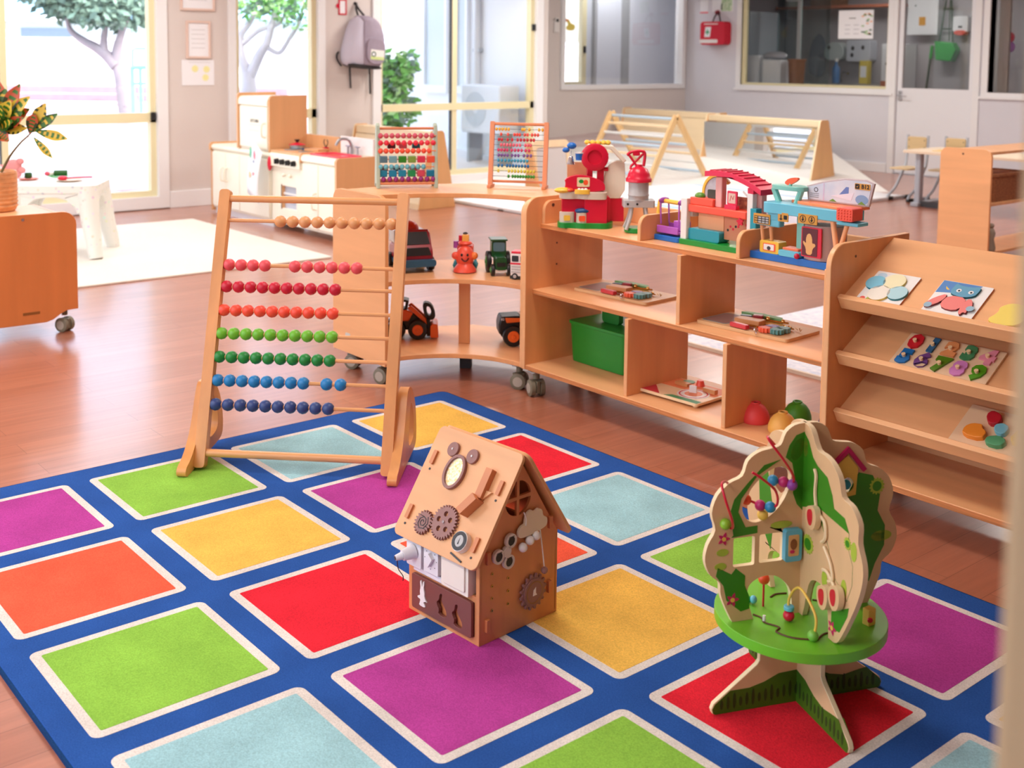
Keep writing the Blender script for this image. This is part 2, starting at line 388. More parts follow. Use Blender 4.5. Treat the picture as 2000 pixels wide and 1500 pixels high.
# next room beyond it
WALLB = mat('next_room_wall', (214, 218, 226), 0.8)
NX = -12.5
m = MB(); m.b2(FLOOR, (NX - .12, 8.6, -0.1), (XW3 - .12, 14.1, -0.001)); struct(m, 'floor_next_room')
m = MB(); m.b2(WHITE, (NX - .12, 8.6, CEIL), (XW3 - .12, 14.1, CEIL + .1)); struct(m, 'ceiling_next_room')
m = MB(); fr = FR((NX, 0, 0), (0, 1, 0), (0, 0, 1))
m.prism(WALLB, [(8.6, 0), (14.1, 0), (14.1, CEIL), (8.6, CEIL)], -.1, 0, fr, [[(11.2, 1.02), (11.70, 1.02), (11.70, 2.4), (11.2, 2.4)]]); struct(m, 'wall_next_room')
m = MB(); m.b2(WALLB, (NX, 14.0, 0), (XW3 - .12, 14.1, CEIL)); struct(m, 'wall_next_room_side')
m = MB()
m.prism(CREAM, [(11.15, .97), (11.75, .97), (11.75, 2.45), (11.15, 2.45)], -.06, .02, fr, [[(11.24, 1.03), (11.66, 1.03), (11.66, 2.4), (11.24, 2.4)]]); w8 = struct(m, 'window_8')
m = MB(); m.b2(BLACK, (NX + .02, 11.69, 1.45), (NX + .04, 11.73, 1.55)); m.build('catch', w8, smooth=0)
m = MB(); m.b2(GLASS, (NX - .05, 11.2, 1.02), (NX - .046, 11.7, 2.4)); m.build('pane', w8, smooth=0)
portal((NX - .15, 11.45, 1.7), (1, 0, 0), 1.3, .46)
PANELW = mat('panel_white', (228, 232, 240), 0.5); GREYST = mat('panel_strip', (176, 178, 180), 0.6)
m = MB(); m.b2(PANELW, (NX, 11.93, 0.9), (NX + .06, 12.43, 2.5)); m.b2(GREYST, (NX, 12.43, 0.9), (NX + .065, 12.60, 2.5)); m.b2(PANELW, (NX, 12.60, 0.9), (NX + .06, 13.98, 2.5)); m.b2(GREYST, (NX, 11.88, .9), (NX + .055, 11.93, 2.5))
struct(m, 'trim_next_room_panel')
ceiling_fill('next_room_area_light', (-12.0, 12.0, 2.7), 0.5, 1.2, 16, (0.95, 0.97, 1.0))  # cool area light below the next room's ceiling

# right wall joinery
def casing_y(name, op, w=.085, door=False):
    a, b_, c, d = op; m = MB(); fr = FR((0, YR, 0), (1, 0, 0), (0, 0, 1))
    bot = 0 if door else c - w
    hole = [(a, 0.0 if door else c), (b_, 0.0 if door else c), (b_, d), (a, d)]
    if door:
        m.b2(WHITE, (a - w, YR - .02, 0), (a, YR + .12, d + w)); m.b2(WHITE, (b_, YR - .02, 0), (b_ + w, YR + .12, d + w)); m.b2(WHITE, (a, YR - .02, d), (b_, YR + .12, d + w))
    else:
        m.prism(WHITE, [(a - w, bot), (b_ + w, bot), (b_ + w, d + w), (a - w, d + w)], -.12, .022, fr, [hole])
        m.b2(WHITE, (a - w - .02, YR - .035, bot - .0), (b_ + w + .02, YR - .022, bot + .03))
    return struct(m, name)
w5 = casing_y('window_5', W5, .075)
m = MB(); m.prism(CREAM, [(W5[0], W5[2]), (W5[1], W5[2]), (W5[1], W5[3]), (W5[0], W5[3])], -.08, -.02, FR((0, YR, 0), (1, 0, 0), (0, 0, 1)), [[(W5[0] + .05, W5[2] + .03), (W5[1] - .03, W5[2] + .03), (W5[1] - .03, W5[3] - .03), (W5[0] + .05, W5[3] - .03)]]); m.build('window_frame', w5, smooth=0, label='cream inner frame')
GLASSD = glass_mat('kitchen_glass', (0.86, 0.87, 0.87), 0.03)
m = MB(); m.b2(GLASSD, (W5[0] + .04, YR + .05, W5[2] + .02), (W5[1] - .02, YR + .054, W5[3] - .02)); m.build('pane', w5, smooth=0)
w6 = casing_y('window_6', W6, .075)
m = MB(); m.b2(GLASSD, (W6[0], YR + .05, W6[2]), (W6[1], YR + .054, W6[3])); m.build('pane', w6, smooth=0)
casing_y('trim_door', DR, .08, door=True)
DOORP = mat('door_white', (232, 233, 238), 0.45)
m = MB(); a, b_, c, d = DR
m.prism(DOORP, [(a + .005, .012), (b_ - .005, .012), (b_ - .005, d - .005), (a + .005, d - .005)], -.06, -.02, FR((0, YR, 0), (1, 0, 0), (0, 0, 1)), [[(a + .065, 1.055), (b_ - .065, 1.055), (b_ - .065, 2.22), (a + .065, 2.22)]])
dr = struct(m, 'door_1')
m = MB(); m.b2(GLASSD, (a + .06, YR + .038, 1.05), (b_ - .06, YR + .042, 2.225)); m.build('pane', dr, smooth=0)
m = MB(); m.b2(CHROME, (a + .035, YR - .002, .90), (a + .075, YR + .02, 1.02)); m.tube(CHROME, spline([(a + .055, YR + .01, .965), (a + .055, YR - .05, .965), (a + .09, YR - .06, .965), (a + .18, YR - .06, .955)], 6), .009); m.build('door_handle', dr, label='chrome lever handle')
# ================================================================== squares rug
def carpet(name, rgb):
    m = mat(name, rgb, 0.95, var=0.16, scale=260, bump=0.35, bscale=420, spec=0.1)
    nt = m.node_tree; b = nt.nodes['Principled BSDF']
    n = nt.nodes.new('ShaderNodeTexNoise'); n.inputs['Scale'].default_value = 7; n.inputs['Detail'].default_value = 4
    tc = [q for q in nt.nodes if q.type == 'TEX_COORD'][0]; nt.links.new(tc.outputs['Object'], n.inputs['Vector'])
    cr = nt.nodes.new('ShaderNodeValToRGB'); cr.color_ramp.elements[0].position = .3; cr.color_ramp.elements[1].position = .7
    cr.color_ramp.elements[0].color = (.86, .86, .86, 1); cr.color_ramp.elements[1].color = (1.06, 1.06, 1.06, 1); nt.links.new(n.outputs['Fac'], cr.inputs['Fac'])
    mx = nt.nodes.new('ShaderNodeMix'); mx.data_type = 'RGBA'; mx.blend_type = 'MULTIPLY'; mx.inputs['Factor'].default_value = 1
    src = b.inputs['Base Color'].links[0].from_socket
    nt.links.new(src, mx.inputs['A']); nt.links.new(cr.outputs['Color'], mx.inputs['B']); nt.links.new(mx.outputs['Result'], b.inputs['Base Color'])
    return m
CB = carpet('rug_blue', (42, 86, 160)); CW = carpet('rug_white', (226, 218, 210))
CC = {'Y': carpet('rug_yellow', (240, 190, 88)), 'P': carpet('rug_pale_blue', (160, 205, 212)), 'G': carpet('rug_green', (142, 194, 74)), 'V': carpet('rug_purple', (180, 66, 150)),
      'R': carpet('rug_red', (226, 40, 56)), 'O': carpet('rug_orange', (250, 96, 68))}
GX, GY, PX_, PY_ = -3.7132, 2.7203, 0.5051, 0.4957
rows = ['YPGV', 'RVYO', 'PORG', 'GYVP', 'VRGO', 'YPOR']
rug = thing('rug', 'blue play rug with grid of white-edged coloured squares on wood floor', 'rug', (GX, GY, 0))
m = MB(); m.prism(CB, rrect(-.06, -2.01, 3.09, .05, .03), 0.0, .012); m.build('pile_base', rug, bev=.004)
m = MB()
for j, row in enumerate(rows):
    for i, ch in enumerate(row):
        x0, x1 = (j + .0778) * PX_, (j + 1 - .0778) * PX_; y1, y0 = -(i + .0682) * PY_, -(i + 1 - .0682) * PY_
        m.prism(CW, rrect(x0, y0, x1, y1, .022), .008, .0126)
        m.prism(CC[ch], rrect(x0 + .024, y0 + .024, x1 - .024, y1 - .024, .004, 2), .008, .0132)
m.build('coloured_square_pattern', rug, smooth=0)
CBE = carpet('rug_binding', (24, 62, 110))
m = MB(); m.prism(CBE, rrect(-.066, -2.016, 3.096, .056, .03), 0, .0105, XY, [rrect(-.058, -2.008, 3.088, .048, .028)]); m.build('edge_binding', rug, smooth=0)

# ================================================================== big floor abacus
ABX, ABY, ABR = -3.313, 1.817, R(44.83)
ab = thing('floor_abacus', 'large wooden floor-standing abacus with eight rows of beads on the rug', 'abacus', (ABX, ABY, .0132), ABR)
AW, AD, AH = .6328, .28, .895
rail_dir = Vector((0, AD, AH - .018)).normalized()
def rp(u, s): return Vector((u * AW, AD * s, .018 + (AH - .018) * s))
for sg in (-.5, .5):
    fr = FR(rp(sg, 0), (0, rail_dir.y, rail_dir.z), (1, 0, 0))
    Lr = (rp(sg, 1) - rp(sg, 0)).length
    m = MB(); m.prism(OAK, rrect(-.012, -.019, Lr + .012, .019, .012), -.016, .016, fr); m.build('side_rail', ab, bev=.006)
    # foot bracket: D-shaped with a cut-out
    fr = FR((sg * AW + (.033 if sg > 0 else -.033), 0, 0), (0, 1, 0), (0, 0, 1))
    out = smooth_loop([(-.085, 0), (-.05, 0), (.06, .012), (.20, .022), (.262, .03), (.272, .08), (.258, .16), (.215, .225), (.165, .262), (.115, .268), (.09, .235), (.04, .12), (-.03, .05), (-.088, .03)], 2)
    hole = smooth_loop([(.118, .06), (.195, .062), (.222, .085), (.214, .15), (.182, .2), (.155, .205), (.14, .16)], 2)
    m = MB(); m.prism(OAK, out, -.016, .016, fr, [hole]); m.build('foot_bracket', ab, bev=.005)
def rod(name, s, r): 
    m = MB(); m.cyl(OAKR, rp(-.5, s), rp(.5, s), r, seg=14); return m.build(name, ab)
rod('top_rail', .98, .0125); rod('bottom_rail', .04, .013)
BR = .0214
def beadmesh(mt):
    m = MB(); m.lathe(mt, [(.006, -BR * .93), (BR * .55, -BR * .82), (BR * .86, -BR * .5), (BR, 0), (BR * .86, BR * .5), (BR * .55, BR * .82), (.006, BR * .93)], seg=20, rot=Euler((0, PI / 2, 0))); return m
bead_rows = [('tan', (222, 158, 104), .896, [(0.322, 0.943, 10)]), ('pink', (232, 84, 92), .727, [(.056, .257, 4), (.424, .767, 6)]), ('crimson', (200, 22, 52), .645, [(.053, .657, 10)]),
             ('vermilion', (244, 78, 54), .557, [(.051, .653, 10)]), ('lime', (108, 182, 44), .471, [(.05, .658, 10)]), ('green', (22, 130, 52), .385, [(.05, .655, 10)]),
             ('blue', (24, 122, 184), .30, [(.052, .521, 8), (.647, .723, 2)]), ('navy', (44, 66, 122), .213, [(.053, .665, 10)])]
for nm, rgb, s, runs in bead_rows:
    m = MB(); m.cyl(OAKR, rp(-.5, s), rp(.5, s), .0065, seg=10); m.build('rod', ab)
    bm_ = wood('bead_tan', rgb, axis='x') if nm == 'tan' else mat('bead_' + nm, rgb, 0.42)
    proto = None
    for a, b_, n in runs:
        for k in range(n):
            u = a + (b_ - a) * k / (n - 1) - .5
            if proto is None: proto = beadmesh(bm_).build('bead', ab, label=nm + ' bead', smooth=80); o = proto
            else: o = proto.copy(); COL.objects.link(o)
            o.location = rp(u, s)

# ================================================================== wooden activity house
HX, HY = -2.042, 1.607
ho = thing('activity_house', 'wooden activity house with gears and sockets on the rug', 'toy house', (HX, HY, .0132), R(4.2))
HW, HWB, HR, HRY = wood('house_wood', (214, 142, 92), axis='z'), wood('house_board', (228, 168, 118), axis='x'), mat('gear_mauve', (150, 106, 100), .55), mat('gear_brown', (128, 84, 50), .5, var=.1)
W_, D_ = .262, .262             # local: x from -W_ (far left) to 0 (gable), y from 0 (front) to D_
EZ, AZ = .215, .432
def roof_pt(y, x): return (x, y)
# gable end facing +x with round window
gfr = FR((0, 0, 0), (0, 1, 0), (0, 0, 1))      # n = +x
gab = [(.004, 0), (D_ - .004, 0), (D_ - .004, EZ), (D_ / 2, AZ - .012), (.004, EZ)]
wc = (.124, .328); rw = .043
def quarter(a0): 
    o = [(wc[0] + .004 * (1 if math.cos(R(a0 + 45)) > 0 else -1), wc[1] + .004 * (1 if math.sin(R(a0 + 45)) > 0 else -1))]
    for k in range(7):
        t = R(a0 + 6 + 78 * k / 6); o.append((wc[0] + rw * math.cos(t), wc[1] + rw * math.sin(t)))
    return o
m = MB(); m.prism(HW, gab, -.008, 0, gfr, [quarter(a) for a in (0, 90, 180, 270)]); m.build('gable_panel', ho, bev=.001)
m = MB(); m.prism(HW, gab, -.008, 0, FR((-W_ + .008, 0, 0), (0, 1, 0), (0, 0, 1))); m.build('gable_panel', ho, bev=.001)
# front and back walls
ffr = FR((0, 0, 0), (1, 0, 0), (0, 0, 1))      # n = -y
m = MB(); m.prism(HW, [(-W_, 0), (0, 0), (0, EZ), (-W_, EZ)], -.008, 0, ffr, [[(-W_ + .03, .118), (-.012, .118), (-.012, .2), (-W_ + .03, .2)], [(-W_ + .03, .018), (-.016, .018), (-.016, .102), (-W_ + .03, .102)]]); m.build('front_panel', ho, bev=.001)
m = MB(); m.b2(HW, (-W_, D_ - .008, 0), (0, D_, EZ)); m.build('back_panel', ho)
m = MB(); m.b2(HW, (-W_ + .008, .012, .01), (-.008, D_ - .01, .016)); m.b2(HW, (-W_ + .008, .03, .105), (-.008, .036, .21)); m.build('inner_board', ho)
# roof slopes
def slope(front):
    e = (-.028, .196) if front else (D_ + .028, .196)
    ap = (D_ / 2, AZ + .004)
    du = Vector((0, ap[0] - e[0], ap[1] - e[1])); Ls = du.length
    fr = FR((-W_ - .022, e[0], e[1]), (1, 0, 0), du) if front else FR((.022, e[0], e[1]), (-1, 0, 0), du)
    return fr, Ls
rf, Ls = slope(True)
if rf.n.z < 0: pass
RW = W_ + .044
m = MB(); m.prism(HWB, rrect(0, 0, RW, Ls, .018), 0, .009, rf); front_roof = m.build('roof_panel', ho, bev=.002)
rb, Lb = slope(False)
m = MB(); m.prism(HWB, rrect(0, 0, RW, Lb - .002, .018), 0, .009, rb); m.build('roof_panel', ho, bev=.002)
HT = wood('house_tenon', (206, 128, 82), axis='x')
def Rf(u, v, c=0): return rf.p(u, v, c)
for u, v in ((.028, .062), (.028, .205), (RW - .028, .055), (RW - .028, .195)): m = MB(); m.prism(HT, rrect(u - .006, v - .018, u + .006, v + .018, .003, 2), .004, .016, rf); m.build('roof_tenon', ho)
for u, v in ((.028, .032), (.028, .175), (RW - .028, .025), (RW - .028, .165)): m = MB(); m.cyl(DARK, Rf(u, v, .009), Rf(u, v, .0105), .003, seg=8); m.build('peg_hole', ho)
def roof_item(name, outer, t, mt, holes=(), lbl=None, t0=.009): 
    m = MB(); m.prism(mt, outer, t0, t0 + t, rf, holes); return m.build(name, ho, lbl, bev=.0015)
# gears
g = roof_item('large_gear', gear(.158, .072, .036, 30, .006), .009, HR, [ell(.158 + .02 * math.cos(a), .072 + .02 * math.sin(a), .0068, n=10) for a in [0.5 + 2 * PI * k / 5 for k in range(5)]], 'mauve gear with five holes')
m = MB(); m.cyl(CHROME, Rf(.158, .072, .018), Rf(.158, .072, .021), .0035, seg=10); m.build('screw', g)
g = roof_item('small_gear', gear(.092, .052, .024, 20, .006), .009, HR, lbl='small mauve gear with spiral')
m = MB(); m.tube(DARK, [Rf(.092 + (.003 + .0011 * k) * math.cos(k * .9), .052 + (.003 + .0011 * k) * math.sin(k * .9), .0182) for k in range(16)], .0013, 5); m.build('spiral_mark', g)
# bear with glitter window
GLIT = mat('glitter_gold', (222, 176, 96), .3, metal=.5, rgb2=(246, 240, 224), scale=170)
bc = (.118, .190)
be = roof_item('bear_frame', ell(bc[0], bc[1], .034, .044, 28), .010, HR, [ell(bc[0], bc[1], .026, .036, 28)], 'mauve bear-head frame')
for sx in (-1, 1):
    m = MB(); m.prism(HR, ell(bc[0] + sx * .036, bc[1] + .050, .0185, n=18), .009, .017, rf); e_ = m.build('bear_ear', ho, bev=.0015)
    m = MB(); m.cyl(CHROME, Rf(bc[0] + sx * .036, bc[1] + .05, .017), Rf(bc[0] + sx * .036, bc[1] + .05, .019), .003, seg=8); m.build('screw', e_)
m = MB(); m.prism(GLIT, ell(bc[0], bc[1], .027, .037, 24), .009, .014, rf); m.build('glitter_disc', ho, label='gold glitter window')
# slide blocks
m = MB()
m.prism(HWB, [(.168, .112), (.222, .178), (.262, .178), (.205, .112)], .009, .016, rf); m.build('slide_base', ho)
m = MB(); m.prism(HT, [(.222, .155), (.244, .155), (.244, .228), (.222, .228)], .009, .026, rf); m.prism(HT, [(.196, .112), (.216, .103), (.246, .150), (.226, .160)], .009, .040, rf); m.build('slide_blocks', ho, bev=.001)
m = MB(); m.cyl(DARK, Rf(.212, .205, .009), Rf(.212, .205, .0105), .0035, seg=8); m.build('peg_hole', ho)
# compass dial
m = MB(); m.cyl(TOYWHITE, Rf(.238, .048, .009), Rf(.238, .048, .026), .024, seg=24); m.prism(DARK, ell(.238, .048, .0225, n=24), .026, .0275, rf, [ell(.238, .048, .014, n=20)]); dl = m.build('dial', ho, 'white dial with dark ring', bev=.001)
m = MB(); m.prism(TOYGREY, ell(.238, .048, .013, n=20), .026, .0272, rf); m.prism(INK, [(.236, .040), (.240, .040), (.238, .056)], .0272, .0276, rf); m.build('dial_face', dl)
m = MB(); m.cyl(BLACK, Rf(.207, .052, .009), Rf(.207, .052, .014), .005, seg=10); m.build('dial_peg', ho); m = MB(); m.prism(DARK, [(.212, .014), (.255, .005), (.256, .009), (.213, .018)], .009, .012, rf); m.build('dial_lever', ho)
# sockets on the front wall
def front_item(name, x0, z0, x1, z1, y, mt, lbl=None, r=.004):
    m = MB(); m.prism(mt, rrect(x0, z0, x1, z1, r, 3), -.03, y, ffr); return m.build(name, ho, lbl, bev=.002)
SWHITE = plastic('socket_white', (228, 226, 232), .35)
so_ = front_item('plug_socket', -.252, .126, -.196, .200, .016, SWHITE, 'white plug socket')
m = MB(); m.cyl(SWHITE, (-.224, -.014, .165), (-.232, -.045, .160), .019, .013, seg=16); m.cyl(SWHITE, (-.232, -.045, .160), (-.238, -.062, .157), .010, .007, seg=12); m.cyl(DARK, (-.238, -.062, .157), (-.2385, -.0635, .1568), .005, seg=8)
m.build('plug', so_, 'white plug')
m = MB(); m.tube(BLACK, spline([(-.24, -.055, .15), (-.242, -.05, .125), (-.236, -.04, .105), (-.242, -.035, .09)], 5), .0012, 5); m.build('plug_cord', so_)
sk = front_item('dial_switch', -.188, .128, -.134, .200, .014, SWHITE, 'white square dial switch')
m = MB(); m.prism(SWHITE, [(-.176, .158), (-.162, .146), (-.146, .170), (-.160, .182)], .014, .024, ffr)
for k in range(8): m.cyl(INK, ffr.p(-.161 + .022 * math.cos(k * PI / 4), .164 + .024 * math.sin(k * PI / 4), .014), ffr.p(-.161 + .022 * math.cos(k * PI / 4), .164 + .024 * math.sin(k * PI / 4), .0146), .0014, seg=6)
m.build('knob', sk, bev=.001)
ls = front_item('light_switch', -.122, .116, -.024, .200, .014, plastic('switch_cream', (236, 228, 216), .35), 'cream light switch')
m = MB(); m.prism(plastic('switch_cream', (236, 228, 216)), rrect(-.112, .126, -.034, .192, .003, 2), .014, .018, ffr); m.build('rocker', ls, bev=.002)
m = MB(); m.b2(SWHITE, (-.235, -.008, .112), (-.128, .004, .126)); m.build('switch_ledge', ho, bev=.002)
# drawer panel with animal cut-outs
DP = mat('drawer_mauve', (122, 70, 64), .5)
def rabbit(cx, cz, s): return smooth_loop([(cx + a * s, cz + b_ * s) for a, b_ in ((-.012, -.03), (.012, -.03), (.009, -.022), (.004, -.018), (.016, -.012), (.018, -.016), (.008, -.004), (.009, .008), (.005, .016), (.008, .034), (.004, .036), (.001, .02), (-.001, .02), (-.004, .036), (-.008, .033), (-.006, .016), (-.009, .008), (-.007, -.004), (-.018, -.008), (-.017, -.012), (-.006, -.013), (-.009, -.022))], 1)
def sqrl(cx, cz): return smooth_loop([(cx + a, cz + b_) for a, b_ in ((-.014, -.026), (.016, -.026), (.018, -.01), (.006, .004), (-.002, .014), (.002, .03), (-.008, .028), (-.01, .012), (-.02, .004), (-.016, -.006), (-.01, -.012))], 1)
m = MB(); m.prism(DP, rrect(-.240, .016, -.018, .104, .006, 3), 0, .009, ffr, [sqrl(-.125, .058), sqrl(-.068, .052)]); dp = m.build('cutout_panel', ho, 'mauve panel with animal cut-outs', bev=.001)
m = MB(); m.prism(TOYWHITE, rabbit(-.196, .062, 1.0), .009, .012, ffr); m.build('rabbit_piece', dp, 'white rabbit shape')
m = MB(); m.b2(HT, (-.24, .004, .018), (-.018, .008, .1)); m.build('cutout_back', dp)
# gable ornaments
def gp(y, z, c=0): return gfr.p(y, z, c)
SPW = plastic('spinner_white', (214, 206, 196), .4)
sc_ = (.078, .212); arms = [R(60), R(190), R(-75)]
m = MB()
for a in arms: m.prism(SPW, ell(sc_[0] + .027 * math.cos(a), sc_[1] + .027 * math.sin(a), .0175, n=18), .004, .013, gfr, [ell(sc_[0] + .027 * math.cos(a), sc_[1] + .027 * math.sin(a), .0115, n=14)])
m.prism(SPW, ell(sc_[0], sc_[1], .013, n=14), .004, .013, gfr)
for a in arms: m.prism(SPW, [(sc_[0] + .006 * math.sin(a), sc_[1] - .006 * math.cos(a)), (sc_[0] + .012 * math.cos(a) + .007 * math.sin(a), sc_[1] + .012 * math.sin(a) - .007 * math.cos(a)), (sc_[0] + .012 * math.cos(a) - .007 * math.sin(a), sc_[1] + .012 * math.sin(a) + .007 * math.cos(a)), (sc_[0] - .006 * math.sin(a), sc_[1] + .006 * math.cos(a))], .004, .012, gfr)
sp = m.build('fidget_spinner', ho, 'cream three-armed spinner', bev=.001)
for a in arms:
    m = MB(); m.cyl(BLACK, gp(sc_[0] + .027 * math.cos(a), sc_[1] + .027 * math.sin(a), .003), gp(sc_[0] + .027 * math.cos(a), sc_[1] + .027 * math.sin(a), .012), .0115, seg=14); m.build('weight', sp)
CLD = mat('cloud_cream', (226, 210, 184), .5)
cl = smooth_loop([(.118, .228), (.205, .236), (.214, .246), (.212, .262), (.198, .268), (.196, .284), (.182, .292), (.17, .285), (.158, .294), (.143, .288), (.138, .272), (.138, .262), (.126, .262), (.114, .25)], 2)
m = MB(); m.prism(CLD, cl, .004, .012, gfr); cd = m.build('cloud', ho, 'cream wooden cloud', bev=.0012)
for y, z in ((.130, .208), (.153, .219), (.174, .225)):
    m = MB(); m.sph(TOYWHITE, gp(y, z, .012), .0115, 12, 8); m.build('cloud_ball', cd)
m = MB(); m.tube(TOYWHITE, spline([gp(.136, .292, .008), gp(.140, .275, .012), gp(.138, .26, .013)], 5), .0016, 6); m.tube(TOYWHITE, spline([gp(.188, .235, .012), gp(.196, .19, .012), gp(.204, .138, .012)], 5), .0016, 6); m.build('cord', cd)
m = MB(); m.sph(HR, gp(.205, .128, .012), .009, 12, 8); m.build('cord_ball', cd)
m = MB(); m.prism(HR, gear(.172, .082, .037, 16, .008), .003, .009, gfr); gg = m.build('clock_gear', ho, 'brown toothed wheel', bev=.001)
m = MB(); m.prism(HR, ell(.172, .082, .034, n=28), .009, .012, gfr); m.prism(mat('gear_inner', (150, 104, 62), .5), ell(.172, .082, .028, n=24), .012, .0128, gfr, [ell(.172, .082, .025, n=24)]); m.prism(TOYWHITE, [(.166, .074), (.180, .074), (.176, .08), (.176, .094), (.168, .088)], .012, .0126, gfr); m.build('gear_hub', gg)
m = MB()
for z in (.166, .136, .106, .076): m.cyl(mat('brass_eyelet', (190, 150, 90), .3, metal=.8), gp(.040, z, 0), gp(.040, z, .002), .004, seg=10); m.cyl(BLACK, gp(.040, z, .002), gp(.040, z, .0022), .002, seg=8)
for z in (.172, .14, .108, .076): m.cyl(mat('brass_eyelet', (190, 150, 90)), gp(.092, z, 0), gp(.092, z, .002), .004, seg=10); m.cyl(BLACK, gp(.092, z, .002), gp(.092, z, .0022), .002, seg=8)
m.build('lacing_eyelets', ho)['kind'] = 'stuff'
for y, z in ((.024, .21), (.024, .045), (.232, .075), (.232, .24)): m = MB(); m.b2(HT, (-.002, y - .006, z - .015), (.008, y + .006, z + .015)); m.build('wall_tenon', ho, bev=.001)

# ================================================================== activity tree
TX, TY = -1.438, 2.012
tr = thing('activity_tree', 'wooden tree activity centre with bead wires and green disc on the rug', 'activity tree', (TX, TY, .0132), math.atan2(.92145, .3885))
# local x = board A direction; local -y = board B front direction
TW = wood('tree_wood', (222, 184, 138), axis='z', var=.06); TEDGE = mat('tree_edge', (238, 214, 172), .5)
TG = mat('tree_green', (54, 134, 20), .45); TGD = mat('tree_dark_green', (60, 106, 14), .5); TLIME = mat('tree_lime', (168, 190, 60), .5); TDISC = mat('tree_disc_green', (110, 190, 44), .35); TBR = mat('tree_brown_line', (92, 58, 28), .6)
MAG = mat('tree_magenta', (196, 24, 96), .5); TYEL = mat('tree_yellow', (236, 196, 84), .5)
dz = -.0132
def Z(pts): return [(a, b_ + dz) for a, b_ in pts]
LEFT = [(-0.005, 0.631), (-0.03, 0.628), (-0.05, 0.614), (-0.062, 0.588), (-0.085, 0.582), (-0.113, 0.577), (-0.138, 0.560), (-0.150, 0.529), (-0.180, 0.516), (-0.207, 0.492), (-0.219, 0.455), (-0.21, 0.418), (-0.226, 0.388), (-0.232, 0.354), (-0.219, 0.322), (-0.197, 0.303), (-0.194, 0.278), (-0.182, 0.247), (-0.165, 0.213)]
fA = FR((0, 0, 0), (1, 0, 0), (0, 0, 1))                # board A, n = -y (towards the camera side)
fB = FR((0, 0, 0), (0, -1, 0), (0, 0, 1))               # board B, u towards the camera, n = -x ... left of it
left_half = LEFT + [(-.115, .213), (-.131, .262), (-.126, .290), (-.099, .304), (-.068, .303), (-.044, .287), (-.028, .263), (-.02, .213), (0, .213)]
oval = smooth_loop([(-0.068, 0.546), (-0.114, 0.518), (-0.147, 0.475), (-0.15, 0.451), (-0.13, 0.424), (-0.095, 0.427), (-0.057, 0.455), (-0.035, 0.5), (-0.034, 0.528)], 2)
def dense(pts, closed=False):
    P = spline([(a, b_, 0) for a, b_ in pts], 3); return [(p.x, p.y) for p in P]
archp = [(-.115, .213), (-.131, .262), (-.126, .290), (-.099, .304), (-.068, .303), (-.044, .287), (-.028, .263), (-.02, .213), (0, .213)]
LH = dense(LEFT) + dense(archp)[0:]
T2 = .006
m = MB(); m.prism(TW, Z(LH + [(0.0, .631)]), -T2, T2, fA, [Z(oval), Z(rrect(-.167, .333, -.117, .396, .004, 2)), Z(rrect(-.106, .335, -.050, .397, .004, 2))], side=TEDGE)
lb = m.build('crown_board', tr, 'left crown board with oval and square windows', bev=.0015)
mir = lambda P: [(-a, b_) for a, b_ in P][::-1]
m = MB(); m.prism(TW, Z(mir(LH) + [(0.0, .631)][:0]), -T2, T2, fA, [Z(ell(.10, .485, .017, n=16))], side=TEDGE); rb_ = m.build('crown_board', tr, 'rear right crown board with birdhouse', bev=.0015)
FRONT = [(0.004, 0.631), (0.03, 0.624), (0.056, 0.59), (0.085, .587), (0.115, 0.578), (0.14, 0.556), (0.153, 0.524), (0.186, 0.516), (0.212, 0.49), (0.213, 0.452), (0.230, 0.416), (0.232, 0.383), (0.217, 0.334), (0.188, 0.276), (0.158, 0.225), (.140, .2135)]
FARCH = [(.12, .2135), (0.116, 0.26), (0.101, 0.305), (0.066, 0.311), (0.040, 0.290), (0.02, 0.2135), (0, .2135)]
FH = dense(FRONT) + dense(FARCH)
slot = dense([(.045, .548), (.060, .520), (.052, .470), (.060, .450)])
m = MB(); m.prism(TW, Z(FH + [(0, .631)]), -T2, T2, fB, side=TEDGE); fb_ = m.build('crown_board', tr, 'front crown board with strawberries', bev=.0015)
m = MB(); m.prism(TW, Z(LH + [(0, .631)]), -T2, T2, fB, [Z(smooth_loop([(-.07, .54), (-.13, .5), (-.14, .45), (-.1, .43), (-.05, .47)], 2))], side=TEDGE); bb_ = m.build('crown_board', tr, 'rear crown board', bev=.0015)
def decal(mt, pts, fr, par, name, holes=(), t=.0008, both=False):
    m = MB(); m.prism(mt, Z(pts), T2, T2 + t, fr, [Z(h) for h in holes]);
    if both: m.prism(mt, Z(pts), -T2 - t, -T2, fr, [Z(h) for h in holes])
    return m.build(name, par, smooth=0)
# painted foliage shapes
decal(TG, [(-.006, .612), (-.026, .606), (-.042, .585), (-.050, .560), (-.034, .546), (-.028, .52), (-.03, .48), (-.02, .455), (-.006, .44)], fA, lb, 'painted_leaf', both=True)
decal(TG, [(-.062, .556), (-.1, .548), (-.138, .512), (-.168, .48), (-.176, .455), (-.168, .402), (-.172, .398), (-.112, .402), (-.112, .418), (-.14, .417), (-.158, .452), (-.152, .480), (-.116, .526), (-.07, .552)], fA, lb, 'painted_leaf', both=True)
decal(TG, [(-.202, .336), (-.206, .318), (-.188, .295), (-.180, .262), (-.146, .234), (-.126, .238), (-.128, .268), (-.138, .29), (-.138, .312), (-.16, .33), (-.17, .318)], fA, lb, 'painted_leaf')
for c_, q in (((-.192, .368), .012), ((-.196, .338), .012)): decal(TLIME, ell(c_[0], c_[1], .014, .008, 14, 0), fA, lb, 'painted_leaf')
decal(TLIME, smooth_loop([(-.006, .6), (-.03, .596), (-.04, .565), (-.03, .548), (-.012, .56)], 1), fA, lb, 'painted_leaf')
decal(TLIME, ell(-.055, .414, .026, .008, 14), fA, lb, 'painted_leaf')
